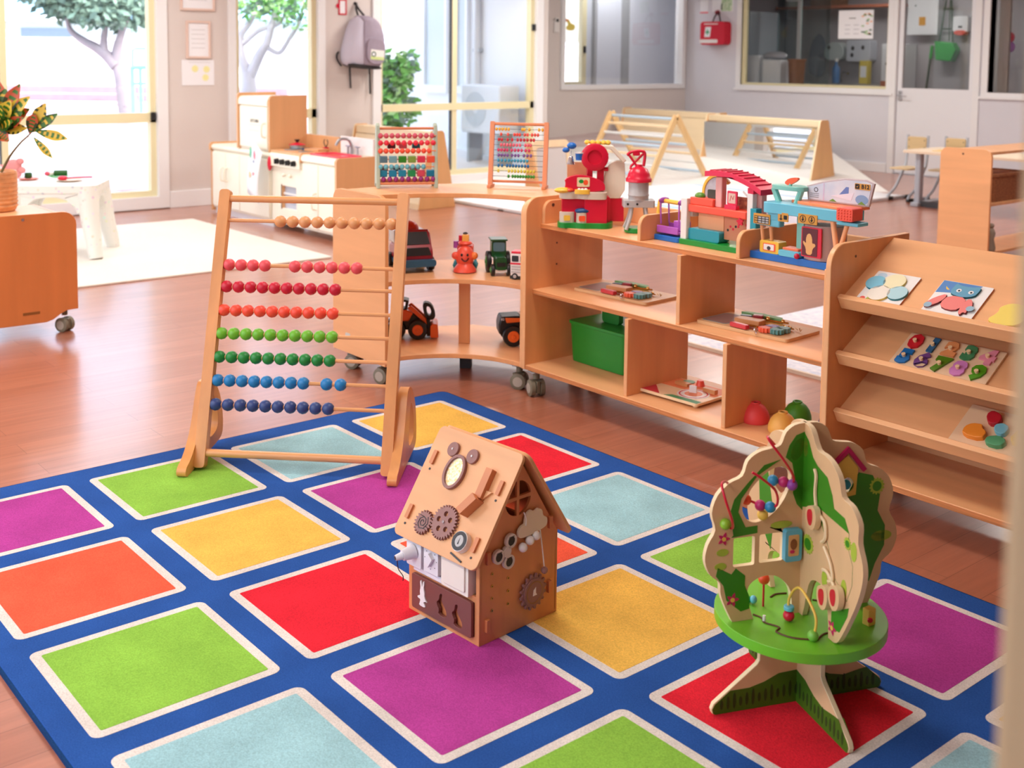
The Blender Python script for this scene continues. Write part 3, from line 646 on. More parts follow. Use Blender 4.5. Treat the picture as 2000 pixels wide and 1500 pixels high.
def flower(fr, par, x, z, r):
    pts = []
    for k in range(20):
        t = 2 * PI * k / 20; q = r * (.8 + .35 * math.cos(5 * t)); pts.append((x + q * math.cos(t), z + q * math.sin(t)))
    m = MB(); m.prism(MAG, Z(pts), T2, T2 + .0012, fr); m.prism(TYEL, Z(ell(x, z, r * .36, n=10)), T2, T2 + .0018, fr); return m.build('painted_flower', par, smooth=0)
flower(fA, lb, -.190, .397, .013); flower(fA, lb, -.166, .262, .014)
decal(TG, [(.006, .610), (.024, .597), (.042, .568), (.06, .556), (.098, .545), (.118, .515), (.126, .49), (.165, .485), (.182, .46), (.18, .43), (.198, .40), (.198, .36), (.182, .32), (.166, .335), (.14, .345), (.12, .36), (.112, .40), (.09, .43), (.075, .47), (.04, .46), (.006, .448)], fB, fb_, 'painted_leaf', [dense([(.045, .55), (.062, .53), (.058, .49), (.066, .465), (.058, .462), (.049, .49), (.053, .525)])])
decal(TG, [(.13, .275), (.19, .31), (.186, .29), (.16, .245), (.13, .24)], fB, fb_, 'painted_leaf')
for x, z in ((.012, .58), (.1, .33), (.2, .43), (.17, .34)): decal(TLIME, ell(x, z, .010, .02, 14), fB, fb_, 'painted_leaf')
flower(fB, fb_, .134, .242, .014)
def ringmark(fr, par, x, z, r):
    m = MB(); m.prism(TLIME, Z(gear(x, z, r, 14, .003)), T2, T2 + .001, fr); m.prism(TG, Z(ell(x, z, r * .7, n=16)), T2, T2 + .0016, fr); m.build('painted_sunflower', par, smooth=0)
ringmark(fB, fb_, .034, .377, .018); ringmark(fB, fb_, .178, .438, .010)
decal(TG, [(.10, .46), (.13, .51), (.165, .50), (.185, .46), (.18, .42), (.2, .385), (.2, .34), (.178, .30), (.165, .262), (.14, .27), (.12, .33), (.1, .4)], fA, rb_, 'painted_leaf'); ringmark(fA, rb_, .176, .475, .016)
decal(TG, [(-.02, .6), (-.05, .56), (-.04, .48), (-.01, .45)], fB, bb_, 'painted_leaf', both=True); decal(TG, [(-.15, .5), (-.18, .45), (-.17, .35), (-.12, .3), (-.11, .38)], fB, bb_, 'painted_leaf', both=True)
decal(TLIME, ell(.192, .362, .026, .012, 16), fA, rb_, 'painted_leaf')
m = MB(); m.prism(TYEL, Z([(.072, .455), (.122, .462), (.126, .522), (.100, .552), (.074, .532)]), T2, T2 + .003, fA, [Z(ell(.10, .485, .017, n=16))]); m.build('birdhouse_front', rb_, 'yellow birdhouse front')
m = MB(); m.prism(MAG, Z([(.064, .54), (.100, .571), (.146, .518), (.138, .512), (.100, .558), (.070, .532)]), T2, T2 + .006, fA); m.build('birdhouse_roof', rb_, 'magenta birdhouse roof')
m = MB(); m.sph(TEAL, (.10, -.004, .485 + dz), .011, 12, 8); m.build('bird_bead', rb_)
# blue picture tile on the left board
m = MB(); m.prism(mat('tile_blue', (96, 178, 206), .4), Z(rrect(-.052, .335, -.012, .405, .006, 3)), T2, T2 + .014, fA); pt = m.build('flip_tile', tr, 'blue flip tile', bev=.002)
m = MB(); m.prism(mat('tile_cream', (216, 170, 116), .5), Z(rrect(-.045, .348, -.020, .394, .003, 2)), T2 + .014, T2 + .015, fA); m.prism(mat('tile_brown', (134, 78, 40)), Z(ell(-.033, .374, .008, .012, 12)), T2 + .015, T2 + .016, fA); m.prism(MAG, Z(ell(-.036, .358, .006, .004, 8)), T2 + .015, T2 + .016, fA); m.build('tile_picture', pt, smooth=0)
# strawberries
def berry(nm, y, z):
    m = MB(); m.prism(TW, Z(smooth_loop([(y - .016, z + .022), (y + .012, z + .03), (y + .022, z + .012), (y + .018, z - .014), (y + .004, z - .026), (y - .012, z - .02), (y - .02, z)], 2)), .010, .024, fB, side=TEDGE); s_ = m.build('strawberry_slider', tr, 'wooden slider with red berry', bev=.002)
    m = MB(); m.prism(mat('berry_red', (196, 26, 44), .5), Z(smooth_loop([(y - .010, z + .016), (y + .006, z + .022), (y + .010, z + .006), (y + .006, z - .014), (y - .004, z - .016), (y - .012, z)], 2)), .024, .0248, fB); m.build('berry_picture', s_, smooth=0)
berry('a', .066, .448); berry('b', .118, .300); berry('c', .160, .318)
m = MB()
for P in ([(.055, .548), (.062, .535), (.060, .50), (.066, .47)], [(.075, .46), (.10, .45), (.104, .42), (.09, .405)], [(.1, .40), (.125, .375), (.135, .345), (.12, .335)], [(.098, .35), (.115, .352), (.14, .335), (.155, .32)]):
    m.tube(TEDGE, [fB.p(p.x, p.y + dz, T2 + .004) for p in spline([(a, b_, 0) for a, b_ in P], 6)], .0038, 6)
m.build('slider_track', tr)
# disc
m = MB(); m.prism(TDISC, ell(0, 0, .182, n=56), .190 + dz, .2125 + dz); dsc = m.build('disc', tr, 'green round table disc', bev=.005, bseg=3)
def on_disc(px, py): return (px, py, .2135 + dz)
m = MB()
def cam_to_tree(u, v):      # camera right / away in the tree's local axes
    wv = cdir(u, v); a = math.atan2(.92145, .3885); return (wv.x * math.cos(a) + wv.y * math.sin(a), -wv.x * math.sin(a) + wv.y * math.cos(a))
def dline(P, r=.0022): m = MB(); m.tube(TBR, [on_disc(*cam_to_tree(q.x, q.y)) for q in spline([(a, b_, 0) for a, b_ in P], 6)], r, 6); m.build('painted_track', dsc)
dline([(-.105, -.02), (-.09, -.035), (-.088, -.055), (-.062, -.075), (-.072, -.095), (-.045, -.118), (-.01, -.125)]); dline([(.005, -.125), (.03, -.098), (.075, -.094)]); dline([(-.05, .06), (-.035, .075), (-.01, .08)]); dline([(.04, .05), (.09, .03)])
def place(u, v): x, y = cam_to_tree(u, v); return Vector((x, y, .2125 + dz))
m = MB(); p = place(-.088, -.050); m.cyl(TOYWHITE, p, p + Vector((0, 0, .014)), .0035, seg=8); m.build('track_peg', dsc)
m = MB(); p = place(-.005, -.128); m.sph(mat('disc_bead_green', (120, 186, 70), .4), p + Vector((0, 0, .011)), .0115, 14, 10); m.build('track_bead', dsc, 'green bead')
m = MB(); p0, p1 = place(-.035, -.045), place(-.002, -.128)
m.tube(TYEL, spline([p0, p0 + Vector((0, 0, .05)), p0.lerp(p1, .4) + Vector((0, 0, .088)), p1 + Vector((0, 0, .055)), p1 + Vector((0, 0, .014))], 8), .0028, 8); yw = m.build('wire', tr, 'yellow bent wire')
m = MB(); m.sph(RED, p0 + Vector((0, 0, .012)), (.0125, .0125, .0115), 14, 10); m.build('bead', yw, 'red bead')
m = MB(); m.cyl(AQUA, p0 + Vector((0, 0, .024)), p0 + Vector((0, 0, .034)), .011, seg=16); m.build('bead', yw, 'light blue bead', bev=.002)
m = MB(); p0 = place(-.075, .02); m.tube(RED, [p0, p0 + Vector((0, 0, .075))], .0024, 8); m.tube(RED, spline([p0 + Vector((0, 0, .075)), p0 + Vector((.01, -.02, .11)), p0 + Vector((.05, -.03, .12)), p0 + Vector((.09, -.03, .10))], 6), .0024, 8); rw_ = m.build('wire', tr, 'red wire through the disc')
m = MB(); m.sph(ORANGE, p0 + Vector((0, 0, .062)), .0125, 14, 10); m.build('bead', rw_, 'orange bead')
m = MB(); q = place(-.094, .03); m.sph(AQUA, q + Vector((0, 0, .010)), (.008, .008, .009), 12, 8); m.build('bead', dsc, 'blue bead'); m = MB(); q = place(-.105, .035); m.sph(GREEN, q + Vector((0, 0, .008)), .008, 12, 8); m.build('bead', dsc, 'green bead')
m = MB(); q = place(.132, -.055)
m.box(TYEL, q + Vector((0, 0, .018)), (.022, .018, .036), rz=.3); m.cyl(RED, q + Vector((-.006, -.012, .016)), q + Vector((-.008, -.016, .016)), .006, seg=10); m.build('letter_box', tr, 'small yellow block with red dot', bev=.002)
# red wires at the oval window with beads
def wireA(P, nm='wire'):
    m = MB(); m.tube(RED, [Vector((p.x, p.z, p.y + dz)) for p in spline([(a, b_, c_) for a, b_, c_ in P], 8)], .0027, 8); return m.build(nm, tr, 'red bead wire')
w1 = wireA([(-.03, .548, .03), (-.075, .592, .012), (-.108, .618, -.03), (-.112, .612, -.05), (-.08, .57, -.055), (-.05, .53, -.04), (-.04, .505, -.02)])
w2 = wireA([(-.15, .47, .03), (-.13, .47, .01), (-.10, .46, -.01), (-.085, .47, -.035), (-.10, .51, -.055), (-.14, .545, -.065), (-.158, .557, -.06)])
w3 = wireA([(-.165, .50, .02), (-.195, .525, -.015), (-.218, .53, -.045), (-.215, .50, -.06), (-.195, .455, -.05), (-.178, .425, -.02), (-.185, .425, -.008)])
for par, P in ((w1, [(-.055, .508, -.01, 'm'), (-.075, .51, 0, 'b'), (-.042, .505, -.022, 'v')]), (w2, [(-.132, .470, .01, 'o'), (-.108, .462, -.008, 'm'), (-.092, .462, -.022, 'b'), (-.1, .44, -.005, 'y')]), (w3, [(-.19, .432, -.012, 'l')])):
    for a, b_, c_, ch in P:
        m = MB(); m.sph({'m': mat('bead_magenta', (190, 40, 110), .4), 'b': mat('bead_sky', (40, 140, 190), .4), 'v': mat('bead_violet', (150, 70, 170), .4), 'o': ORANGE, 'y': TYEL, 'l': mat('bead_lime2', (140, 190, 50), .4)}[ch], (a, c_, b_ + dz), .0118, 14, 10); m.build('bead', par, {'m': 'magenta', 'b': 'blue', 'v': 'violet', 'o': 'orange', 'y': 'yellow', 'l': 'lime'}[ch] + ' bead')
# crossed base boards
BASE = [(-.097, .1905), (-.097, .118), (-.106, .108), (-.202, .024), (-.208, .010), (-.205, 0), (-.19, .0)]
half = dense(BASE[:1]) + [(-.097, .118), (-.103, .110), (-.203, .024), (-.208, .012), (-.205, .002), (-.198, 0)]
full = half + [(-a, b_) for a, b_ in half[::-1]]
full = [(a, max(b_ + dz * (0 if b_ < .1 else 1), 0)) for a, b_ in full]
GRASSP = [(-.199, .0005), (-.204, .004), (-.206, .012), (-.200, .022), (-.165, .048), (-.12, .048), (-.085, .056), (-.05, .07), (0, .072), (.04, .066), (.075, .05), (.11, .043), (.15, .05), (.168, .052), (.203, .02), (.206, .012), (.203, .003), (.199, .0005)]
for fr, nm in ((fA, 'a'), (fB, 'b')):
    m = MB(); m.prism(TW, full, -T2, T2, fr, side=TEDGE); bo = m.build('base_board', tr, bev=.0015)
    m = MB(); m.prism(TGD, GRASSP, T2, T2 + .0008, fr); m.prism(TGD, GRASSP, -T2 - .0008, -T2, fr)
    mt = mat('tree_grass_dark', (38, 66, 8), .6)
    for sgn in (1, -1):
        for k in range(26):
            x = -.185 + k * .0148; h = .011 + .004 * ((k * 7) % 3)
            z0 = .014 + .010 * max(0, 1 - abs(x) / .19)
            for t_ in (0,): m.prism(mt, ell(x, z0 + h * .5, .0038, h, 8), sgn * (T2 + .0008), sgn * (T2 + .0014), fr)
    m.build('painted_grass', bo, smooth=0)
# ================================================================== shelving
FB = wood('shelf_birch', (230, 160, 104), axis='z', var=.08); FBX = wood('shelf_birch_x', (236, 176, 124), axis='x', var=.08)
SCREW = mat('screw_dark', (90, 60, 45), .5)
def caster(parent, c, rz=0.0, r=.034, h=.105):
    """twin-wheel caster, c = point on the floor under the wheel centre"""
    c = Vector(c); d = Vector((math.cos(rz), math.sin(rz), 0)); s = Vector((-d.y, d.x, 0))
    m = MB(); top = c + Vector((0, 0, h)); m.cyl(OLIVE, top - Vector((0, 0, .035)), top, .014, seg=12); m.box(OLIVE, c + Vector((0, 0, r + .006)) + d * .004, (.05, .016, .05), rz=rz); m.box(STEEL, top - Vector((0, 0, .004)), (.055, .055, .006), rz=rz)
    cs = m.build('caster', parent, 'grey twin-wheel caster', bev=.002)
    for sg in (-1, 1):
        q = c + s * (sg * .021) + Vector((0, 0, r))
        m = MB(); m.lathe(OLIVE, [(r * .7, -.0125), (r, -.009), (r, .009), (r * .7, .0125)], q, 24, rot=Euler((PI / 2, 0, rz))); m.cyl(CASTG, q + s * (sg * .0126), q + s * (sg * .0135), r * .62, seg=20); m.build('wheel', cs)
    return cs
def panel_x(m, mt, X, t, y0, y1, z0, z1, r=.06, corners=(0, 1, 0, 0), notch=0):
    """upright in an x plane, thickness t towards +x"""
    m.prism(mt, rrect(y0, z0, y1, z1, r, 6, corners), 0, t, FR((X, 0, 0), (0, 1, 0), (0, 0, 1)), side=FBX)
BACK = 3.47
# ---- open divided shelf
os_ = thing('open_shelf_unit', 'long birch open shelf unit on casters with playsets on top', 'shelf', (-3.58, 3.03, 0))
O = Vector((-3.58, 3.03, 0))
class OffMB(MB):
    """coordinates given in the room, stored relative to the thing"""
    def __init__(s, o): super().__init__(); s.o = o
    def build(s, *a, **k):
        bmesh.ops.translate(s.bm, verts=s.bm.verts[:], vec=-Vector(s.o)); return super().build(*a, **k)
def om(): return OffMB(O)
m = om(); panel_x(m, FB, -3.58, .020, 3.03, BACK, .105, .822, .065, (0, 0, 1, 0)); m.build('end_panel', os_, bev=.003)
m = om(); panel_x(m, FB, -2.131, .018, 3.05, BACK, .105, .74, .02, (0, 0, 0, 0)); m.build('end_panel', os_, bev=.003)
for nm, y0, z in (('bottom_board', 3.035, .105), ('shelf_board', 3.07, .419), ('shelf_board', 3.11, .690)):
    m = om(); m.b2(FBX, (-3.56, y0, z), (-2.131, BACK - .012, z + .019)); m.b2(PLY, (-3.56, y0 - .001, z + .001), (-2.131, y0 + .001, z + .018)); m.build(nm, os_, bev=.002)
for x, z0, z1, y0 in ((-3.006, .124, .419, 3.05), (-2.531, .124, .419, 3.05), (-2.778, .438, .690, 3.08)):
    m = om(); panel_x(m, FB, x, .018, y0, 3.39, z0, z1, .01, (0, 0, 0, 0)); m.build('divider', os_, bev=.002)
for x in (-3.013, -2.540, -3.56):
    m = om(); panel_x(m, FB, x, .018, 3.115, BACK - .03, .709, .805, .04, (0, 0, 1, 0)); m.build('top_divider', os_, bev=.003)
m = om(); m.b2(FBX, (-3.56, BACK - .03, .709), (-2.131, BACK - .012, .79)); m.build('back_rail', os_, bev=.003)
for y, z in ((3.2, .62), (3.2, .53)):
    m = om(); m.cyl(SCREW, (-3.56, y, z), (-3.5585, y, z), .004, seg=8); m.build('screw_hole', os_)
m = om(); m.cyl(SCREW, (-3.542, 3.16, .785), (-3.540, 3.16, .785), .007, seg=12); m.build('screw_hole', os_)
for x, y in ((-3.52, 3.06), (-3.52, 3.41), (-2.2, 3.41), (-2.19, 3.09)):
    caster(os_, Vector((x, y, 0)) - O, R(-20) if y < 3.2 else R(30))
# ---- display shelf with sloping boards
ds = thing('display_shelf_unit', 'birch display shelf with sloping boards holding flat puzzles, beside the doorway', 'shelf', (-2.11, 3.03, 0))
O = Vector((-2.11, 3.03, 0)); DX1 = -.9
m = om(); panel_x(m, FB, -2.112, .020, 3.03, BACK, .105, .822, .07, (0, 0, 1, 0)); m.build('end_panel', ds, bev=.003)
m = om(); panel_x(m, FB, DX1, .020, 3.03, BACK, .105, .822, .07, (0, 0, 1, 0)); m.build('end_panel', ds, bev=.003)
n_s = Vector((0, .28, .165)).normalized()
for k, z in enumerate((.645, .465, .28)):
    m = om(); y0 = 3.085
    fr = FR((-2.092, y0, z), (1, 0, 0), n_s)
    m.prism(FBX, [(0, 0), (DX1 + 2.092, 0), (DX1 + 2.092, .335 if k == 0 else .25), (0, .335 if k == 0 else .25)], -.014, 0, fr); m.build('sloping_board', ds, 'pale sloping display board')
    m = om(); m.prism(FBX, rrect(0, -.014, DX1 + 2.092, .006, .006, 2), -.024, .020, fr); m.build('front_lip', ds, bev=.003)
    if k:
        m = om(); m.b2(FBX, (-2.092, 3.30, z + .03), (DX1, 3.312, z + .135)); m.build('back_board', ds)
m = om(); m.b2(FBX, (-2.092, 3.04, .105), (DX1, BACK - .01, .125)); m.b2(PLY, (-2.092, 3.038, .106), (DX1, 3.041, .124)); m.build('bottom_board', ds, bev=.002)
m = om(); m.b2(FBX, (-2.092, 3.385, .125), (DX1, 3.40, .81)); m.build('back_panel', ds)
for y, z in ((3.16, .775), (3.17, .60), (3.2, .42)):
    m = om(); m.cyl(SCREW, (-2.092, y, z), (-2.0905, y, z), .0045, seg=8); m.build('screw_hole', ds)
for x, y in ((-2.06, 3.42), (-1.0, 3.1), (-1.0, 3.42)): caster(ds, Vector((x, y, 0)) - O)
SLOPE = [FR((0, 3.085, z), (1, 0, 0), n_s) for z in (.645, .465, .28)]
# ---- curved corner shelf
cs_ = thing('curved_corner_shelf', 'curved birch corner shelf on casters with small abacuses on top', 'shelf', (-3.98, 2.63, 0))
O = Vector((-3.98, 2.63, 0)); CC_ = (-3.58, 2.63)
m = om(); m.prism(FBX, rrect(-4.405, .09, -3.985, .812, .055, 6, (0, 1, 1, 0)), -.018, 0, FR((0, 2.622, 0), (1, 0, 0), (0, 0, 1)), side=FB); m.build('end_panel', cs_, bev=.003)
m = om(); m.cyl(SCREW, (-4.24, 2.622, .76), (-4.24, 2.6205, .76), .007, seg=12); m.build('screw_hole', cs_)
m = om(); m.prism(FB, rrect(3.035, .105, BACK, .81, .055, 6, (0, 0, 1, 0)), -.0, .018, FR((-3.60, 0, 0), (0, 1, 0), (0, 0, 1)), side=FBX); m.build('end_panel', cs_, bev=.003)
def ring_board(z, r, t=.02):
    pts = [(CC_[0] + r * math.cos(R(a)), CC_[1] + r * math.sin(R(a))) for a in range(90, 181, 5)]
    pts = [(min(p[0], -3.602), max(p[1], 2.641)) for p in pts]
    out = [(-4.40, 2.641), (-4.40, 3.02), (-4.26, 3.30), (-3.98, 3.45), (-3.602, 3.455)]
    m = om(); m.prism(FBX, pts + out, z - t, z, XY, side=FB); return m.build('shelf_board', cs_, bev=.002)
ring_board(.80, .555); ring_board(.44, .455); ring_board(.125, .41)
m = om(); a_ = R(135); c0 = Vector((CC_[0] + .60 * math.cos(a_), CC_[1] + .60 * math.sin(a_), .2725)); m.box(FB, c0, (.018, .05, .295), rz=R(135)); m.build('centre_post', cs_, bev=.002)
m = om(); c1 = Vector((CC_[0] + .66 * math.cos(a_), CC_[1] + .66 * math.sin(a_), .052)); m.box(DARK, c1, (.05, .05, .104), rz=a_); m.build('centre_foot', cs_, 'dark foot block')
for x, y, rz in ((-4.06, 2.665, R(200)), (-4.34, 2.69, R(215)), (-3.63, 3.40, R(10)), (-3.645, 3.075, R(215))): caster(cs_, Vector((x, y, 0)) - O, rz)
m = om(); m.prism(mat('sticker_grey', (200, 196, 186), .6), rrect(-4.30, .155, -4.26, .18, .006, 2), .0, .0006, FR((0, 2.622, 0), (1, 0, 0), (0, 0, 1))); m.build('sticker', cs_, smooth=0)

# ================================================================== small abacuses on the curved shelf
def put(o_, p, rz=0.0): o_.location = p; o_.rotation_euler.z = rz
# right: tan frame, ten wires. feet (-4.081,3.263) and (-3.877,3.417)
fa, fb2 = Vector((-4.081, 3.255, .8)), Vector((-3.885, 3.412, .8)); wv = fb2 - fa; wd = wv.length
sa = thing('counting_frame', 'small wooden counting frame with ten wires of bright beads', 'abacus', (fa + fb2) / 2, math.atan2(wv.y, wv.x), 'small abacuses on the curved corner shelf')
ABW = wood('frame_pink_wood', (222, 140, 96), axis='z', var=.06)
SH = .30; SLN = .045
def sp_(u, s): return Vector((u * (1 - .03 * s), SLN * s, SH * s))
for sg in (-.5, .5):
    fr = FR(sp_(sg * wd, 0), (0, SLN, SH), (1, 0, 0)); m = MB(); m.prism(ABW, rrect(0, -.010, math.hypot(SH, SLN), .010, .004, 3), -.009, .009, fr); m.build('side_rail', sa, bev=.002)
    m = MB(); m.b2(ABW, (sg * wd - .009, -.03, 0), (sg * wd + .009, .055, .014)); m.build('foot', sa, bev=.002)
m = MB(); m.cyl(ABW, sp_(-.5 * wd, .965), sp_(.5 * wd, .965), .007, seg=10); m.build('top_rail', sa)
m = MB(); m.cyl(ABW, sp_(-.5 * wd, .09) + Vector((0, .03, 0)), sp_(.5 * wd, .09) + Vector((0, .03, 0)), .006, seg=10); m.build('bottom_rail', sa)
wires = [((240, 186, 52), [(.03, .28, 5), (.56, .60, 2), (.70, .70, 1), (.90, .97, 2)]), ((238, 84, 70), [(.13, .13, 1), (.27, .27, 1), (.40, .51, 3), (.61, .67, 2), (.76, .88, 3)]), ((204, 22, 48), [(.09, .15, 2), (.27, .27, 1), (.36, .36, 1), (.47, .67, 4), (.74, .80, 2)]),
         ((240, 110, 132), [(.14, .52, 7), (.63, .74, 3)]), ((214, 54, 110), [(.09, .27, 4), (.36, .56, 4), (.64, .71, 2)]), ((126, 84, 160), [(.10, .28, 4), (.37, .50, 3), (.61, .75, 3)]), ((50, 160, 196), [(.10, .24, 3), (.31, .68, 7)]),
         ((22, 110, 176), [(.11, .18, 2), (.28, .70, 8)]), ((222, 206, 66), [(.11, .11, 1), (.32, .82, 9)]), ((56, 150, 48), [(.32, .32, 1), (.40, .82, 9)])]
WIRE = mat('wire_grey', (70, 62, 58), .4, metal=.4)
for k, (rgb, runs) in enumerate(wires):
    s = .885 - k * .0785
    m = MB(); m.cyl(WIRE, sp_(-.49 * wd, s), sp_(.49 * wd, s), .0011, seg=5); m.build('wire', sa)
    bmat = mat('small_bead_%d_%d_%d' % rgb, rgb, .35); proto = None
    for a, b_, n in runs:
        for q in range(n):
            u = (a + (b_ - a) * (q / (n - 1) if n > 1 else 0)) - .5
            if proto is None: mm_ = MB(); mm_.sph(bmat, (0, 0, 0), (.0062, .0085, .0085), 10, 7); proto = mm_.build('bead', sa); o = proto
            else: o = proto.copy(); COL.objects.link(o)
            o.location = sp_(u * wd * .93, s)
# left: grey-green double frame with coloured beads and blocks. feet (-4.336,2.82) (-4.263,3.069)->front; left back (-4.449,2.871)
fa, fb2 = Vector((-4.333, 2.815, .8)), Vector((-4.21, 3.045, .8)); wv = fb2 - fa; wd = wv.length
SAGE = mat('sage_paint', (176, 190, 172), .5)
sb = thing('activity_abacus', 'small sage green abacus with beads and turning picture blocks', 'abacus', (fa + fb2) / 2, math.atan2(wv.y, wv.x), 'small abacuses on the curved corner shelf')
for sg in (-.5, .5):
    fr = FR((sg * wd, 0, 0), (0, 1, 0), (0, 0, 1)); m = MB()
    m.prism(SAGE, [(-.012, .0), (.018, 0), (.022, .016), (.078, .016), (.084, 0), (.112, 0), (.072, .282), (.05, .292), (.022, .282)], -.008, .008, fr); m.build('side_frame', sb, bev=.003)
for y, z in ((.035, .268), (0.0, .022), (.1, .022)):
    m = MB(); m.cyl(ABW, (-.5 * wd, y, z), (.5 * wd, y, z), .006, seg=10); m.build('cross_rail', sb)
rowz = [('b', .236, .012, ((206, 84, 104), 10, 0, .95)), ('b', .204, .010, ((228, 44, 68), 10, 0, .97)), ('b', .168, .008, ((240, 84, 56), 10, 0, .9)), ('k', .130, .012, None), ('b', .096, .006, ((104, 178, 194), 9, 0, .8)), ('k2', .066, .02, None), ('b', .040, .002, ((142, 30, 110), 9, 0.05, .97))]
for kind, z, y, spec in rowz:
    m = MB(); m.cyl(ABW, (-.5 * wd, y, z), (.5 * wd, y, z), .003, seg=6); m.build('rod', sb)
    if kind == 'b':
        rgb, n, a, b_ = spec; bmat = mat('small_bead_%d_%d_%d' % rgb, rgb, .4); proto = None
        for q in range(n):
            u = (a + .04 + (b_ - a - .06) * q / (n - 1)) - .5
            if proto is None: mm_ = MB(); mm_.sph(bmat, (0, 0, 0), (.0115, .0125, .0125), 12, 8); proto = mm_.build('bead', sb); o = proto
            else: o = proto.copy(); COL.objects.link(o)
            o.location = (u * wd, y, z)
    else:
        cols = [(84, 116, 130), (110, 158, 168), (48, 128, 34), (122, 150, 64), (206, 50, 78), (222, 84, 58)] if kind == 'k' else [(18, 120, 152), (18, 124, 160), (24, 130, 162), (30, 140, 80), (200, 70, 90), (16, 112, 146)]
        for q, rgb in enumerate(cols):
            m = MB(); m.box(mat('block_%d_%d_%d' % rgb, rgb, .4), ((-.5 + .09 + q * .163) * wd, y, z), (.035, .032, .030)); m.build('turning_block', sb, bev=.003)
for q, (rgb, u, z) in enumerate((((90, 30, 40), .25, .186), ((200, 90, 100), .45, .186), ((20, 90, 100), .68, .186), ((196, 60, 60), .12, .082), ((80, 60, 80), .35, .082), ((206, 80, 110), .64, .082))):
    m = MB(); m.box(mat('rear_block_%d' % q, rgb, .45), ((u - .5) * wd, .075, z), (.036, .028, .024)); m.build('rear_block', sb, bev=.003)

# ================================================================== vehicles on the curved shelf
def wheel(parent, c, r, wdt, hub, axis='y', tyre=BLACK, name='wheel'):
    m = MB(); rot = Euler((PI / 2, 0, 0)) if axis == 'y' else Euler((0, PI / 2, 0))
    m.lathe(tyre, [(r * .5, -wdt / 2), (r * .93, -wdt / 2), (r, -wdt * .3), (r, wdt * .3), (r * .93, wdt / 2), (r * .5, wdt / 2)], c, 22, rot); w_ = m.build(name, parent)
    m = MB(); d = Vector((0, 1, 0)) if axis == 'y' else Vector((1, 0, 0)); c = Vector(c)
    for sg in (-1, 1): m.lathe(hub, [(r * .56, 0), (r * .5, .003), (r * .2, .003), (r * .16, .006)], c + d * (sg * wdt / 2), 18, Euler((-PI / 2 * sg, 0, 0)) if axis == 'y' else Euler((0, PI / 2 * sg, 0)))
    m.build('hub', w_); return w_
Z1, Z0 = .4405, .1255
# pickup: front at local -y, turned a little
pk = thing('toy_pickup', 'red toy truck with black windscreen and blue bumper on curved shelf', 'toy truck', (-4.245, 2.93, Z1), CAMRZ + R(20), 'toy vehicles on the curved shelf')
MAROON = plastic('toy_maroon', (150, 30, 46)); NAVY = plastic('toy_steel_blue', (46, 92, 122)); SMOKE = plastic('toy_smoke', (44, 44, 46), .2)
m = MB(); m.prism(MAROON, smooth_loop([(-.10, .035), (.10, .035), (.10, .085), (.02, .09), (-.005, .145), (-.055, .15), (-.082, .10), (-.105, .075)], 1), -.058, .058, FR((0, 0, 0), (0, 1, 0), (0, 0, 1))); m.build('body', pk, bev=.006)
m = MB(); m.face(SMOKE, [(-.05, -.084, .1), (.05, -.084, .1), (.043, -.062, .143), (-.043, -.062, .143)]); m.build('windscreen', pk, smooth=0, solid=.004)
m = MB(); m.prism(SMOKE, [(-.052, .062), (.052, .062), (.040, .092), (-.040, .092)], .099, .106, XZ); m.build('grille', pk, bev=.002)
m = MB(); m.prism(NAVY, rrect(-.066, .022, .066, .048, .01, 4), .07, .116, XZ); m.build('bumper', pk, bev=.004)
m = MB(); m.b2(NAVY, (-.06, -.09, .02), (.06, .1, .036)); m.build('chassis', pk)
m = MB(); m.sph(plastic('toy_redorange', (206, 62, 44)), (0, .02, .145), (.035, .045, .03), 16, 10); m.build('load', pk, 'orange-red dome load')
m = MB(); m.b2(TOYGREY, (-.058, .015, .09), (.058, .10, .14)); m.build('cargo_box', pk, bev=.004)
for x in (-.058, .058):
    for y in (-.062, .068): wheel(pk, (x, y, .026), .026, .022, NAVY, 'x')
# smiling engine
en = thing('toy_engine', 'orange smiling toy engine with yellow block on top', 'toy train', (-4.03, 3.075, Z1), CAMRZ, 'toy vehicles on the curved shelf')
OR2 = plastic('engine_orange', (244, 92, 70), .35)
m = MB(); m.sph(OR2, (0, -.012, .068), (.041, .034, .052), 20, 14); m.b2(OR2, (-.036, 0, .03), (.036, .09, .115)); m.build('body', en, bev=.008, smooth=60)
m = MB(); m.lathe(OR2, [(.052, .004), (.05, .014), (.036, .034), (.026, .05)], (0, -.012, 0), 24); m.build('skirt', en, smooth=60)
for sg in (-1, 1):
    m = MB(); m.sph(OR2 if sg < 0 else plastic('engine_amber', (246, 130, 60)), (sg * .042, -.022, .075), (.017, .015, .017), 12, 8); m.build('cheek', en)
    m = MB(); m.sph(BLACK, (sg * .013, -.046, .082), (.005, .004, .0065), 10, 8); m.build('eye', en)
    wheel(en, (sg * .044, .03, .022), .022, .012, TEAL, 'x', TEAL); wheel(en, (sg * .044, .075, .022), .022, .012, TEAL, 'x', TEAL)
m = MB(); m.tube(plastic('mouth_dark', (90, 20, 24)), spline([(-.014, -.047, .066), (-.004, -.05, .056), (.008, -.049, .056), (.018, -.045, .068)], 6), .0035, 6); m.build('mouth', en)
m = MB(); m.sph(OR2, (0, 0, .128), (.032, .028, .012), 16, 8); m.build('collar', en)
m = MB(); m.b2(plastic('block_amber', (246, 176, 84)), (-.013, -.014, .13), (.017, .016, .166)); m.build('yellow_block', en, bev=.002)
m = MB(); m.b2(RED, (-.030, .02, .12), (-.012, .05, .158)); m.build('red_block', en, bev=.002)
m = MB(); m.cyl(PURPLE, (-.042, .04, .1), (-.042, .04, .13), .012, seg=12); m.build('purple_peg', en)
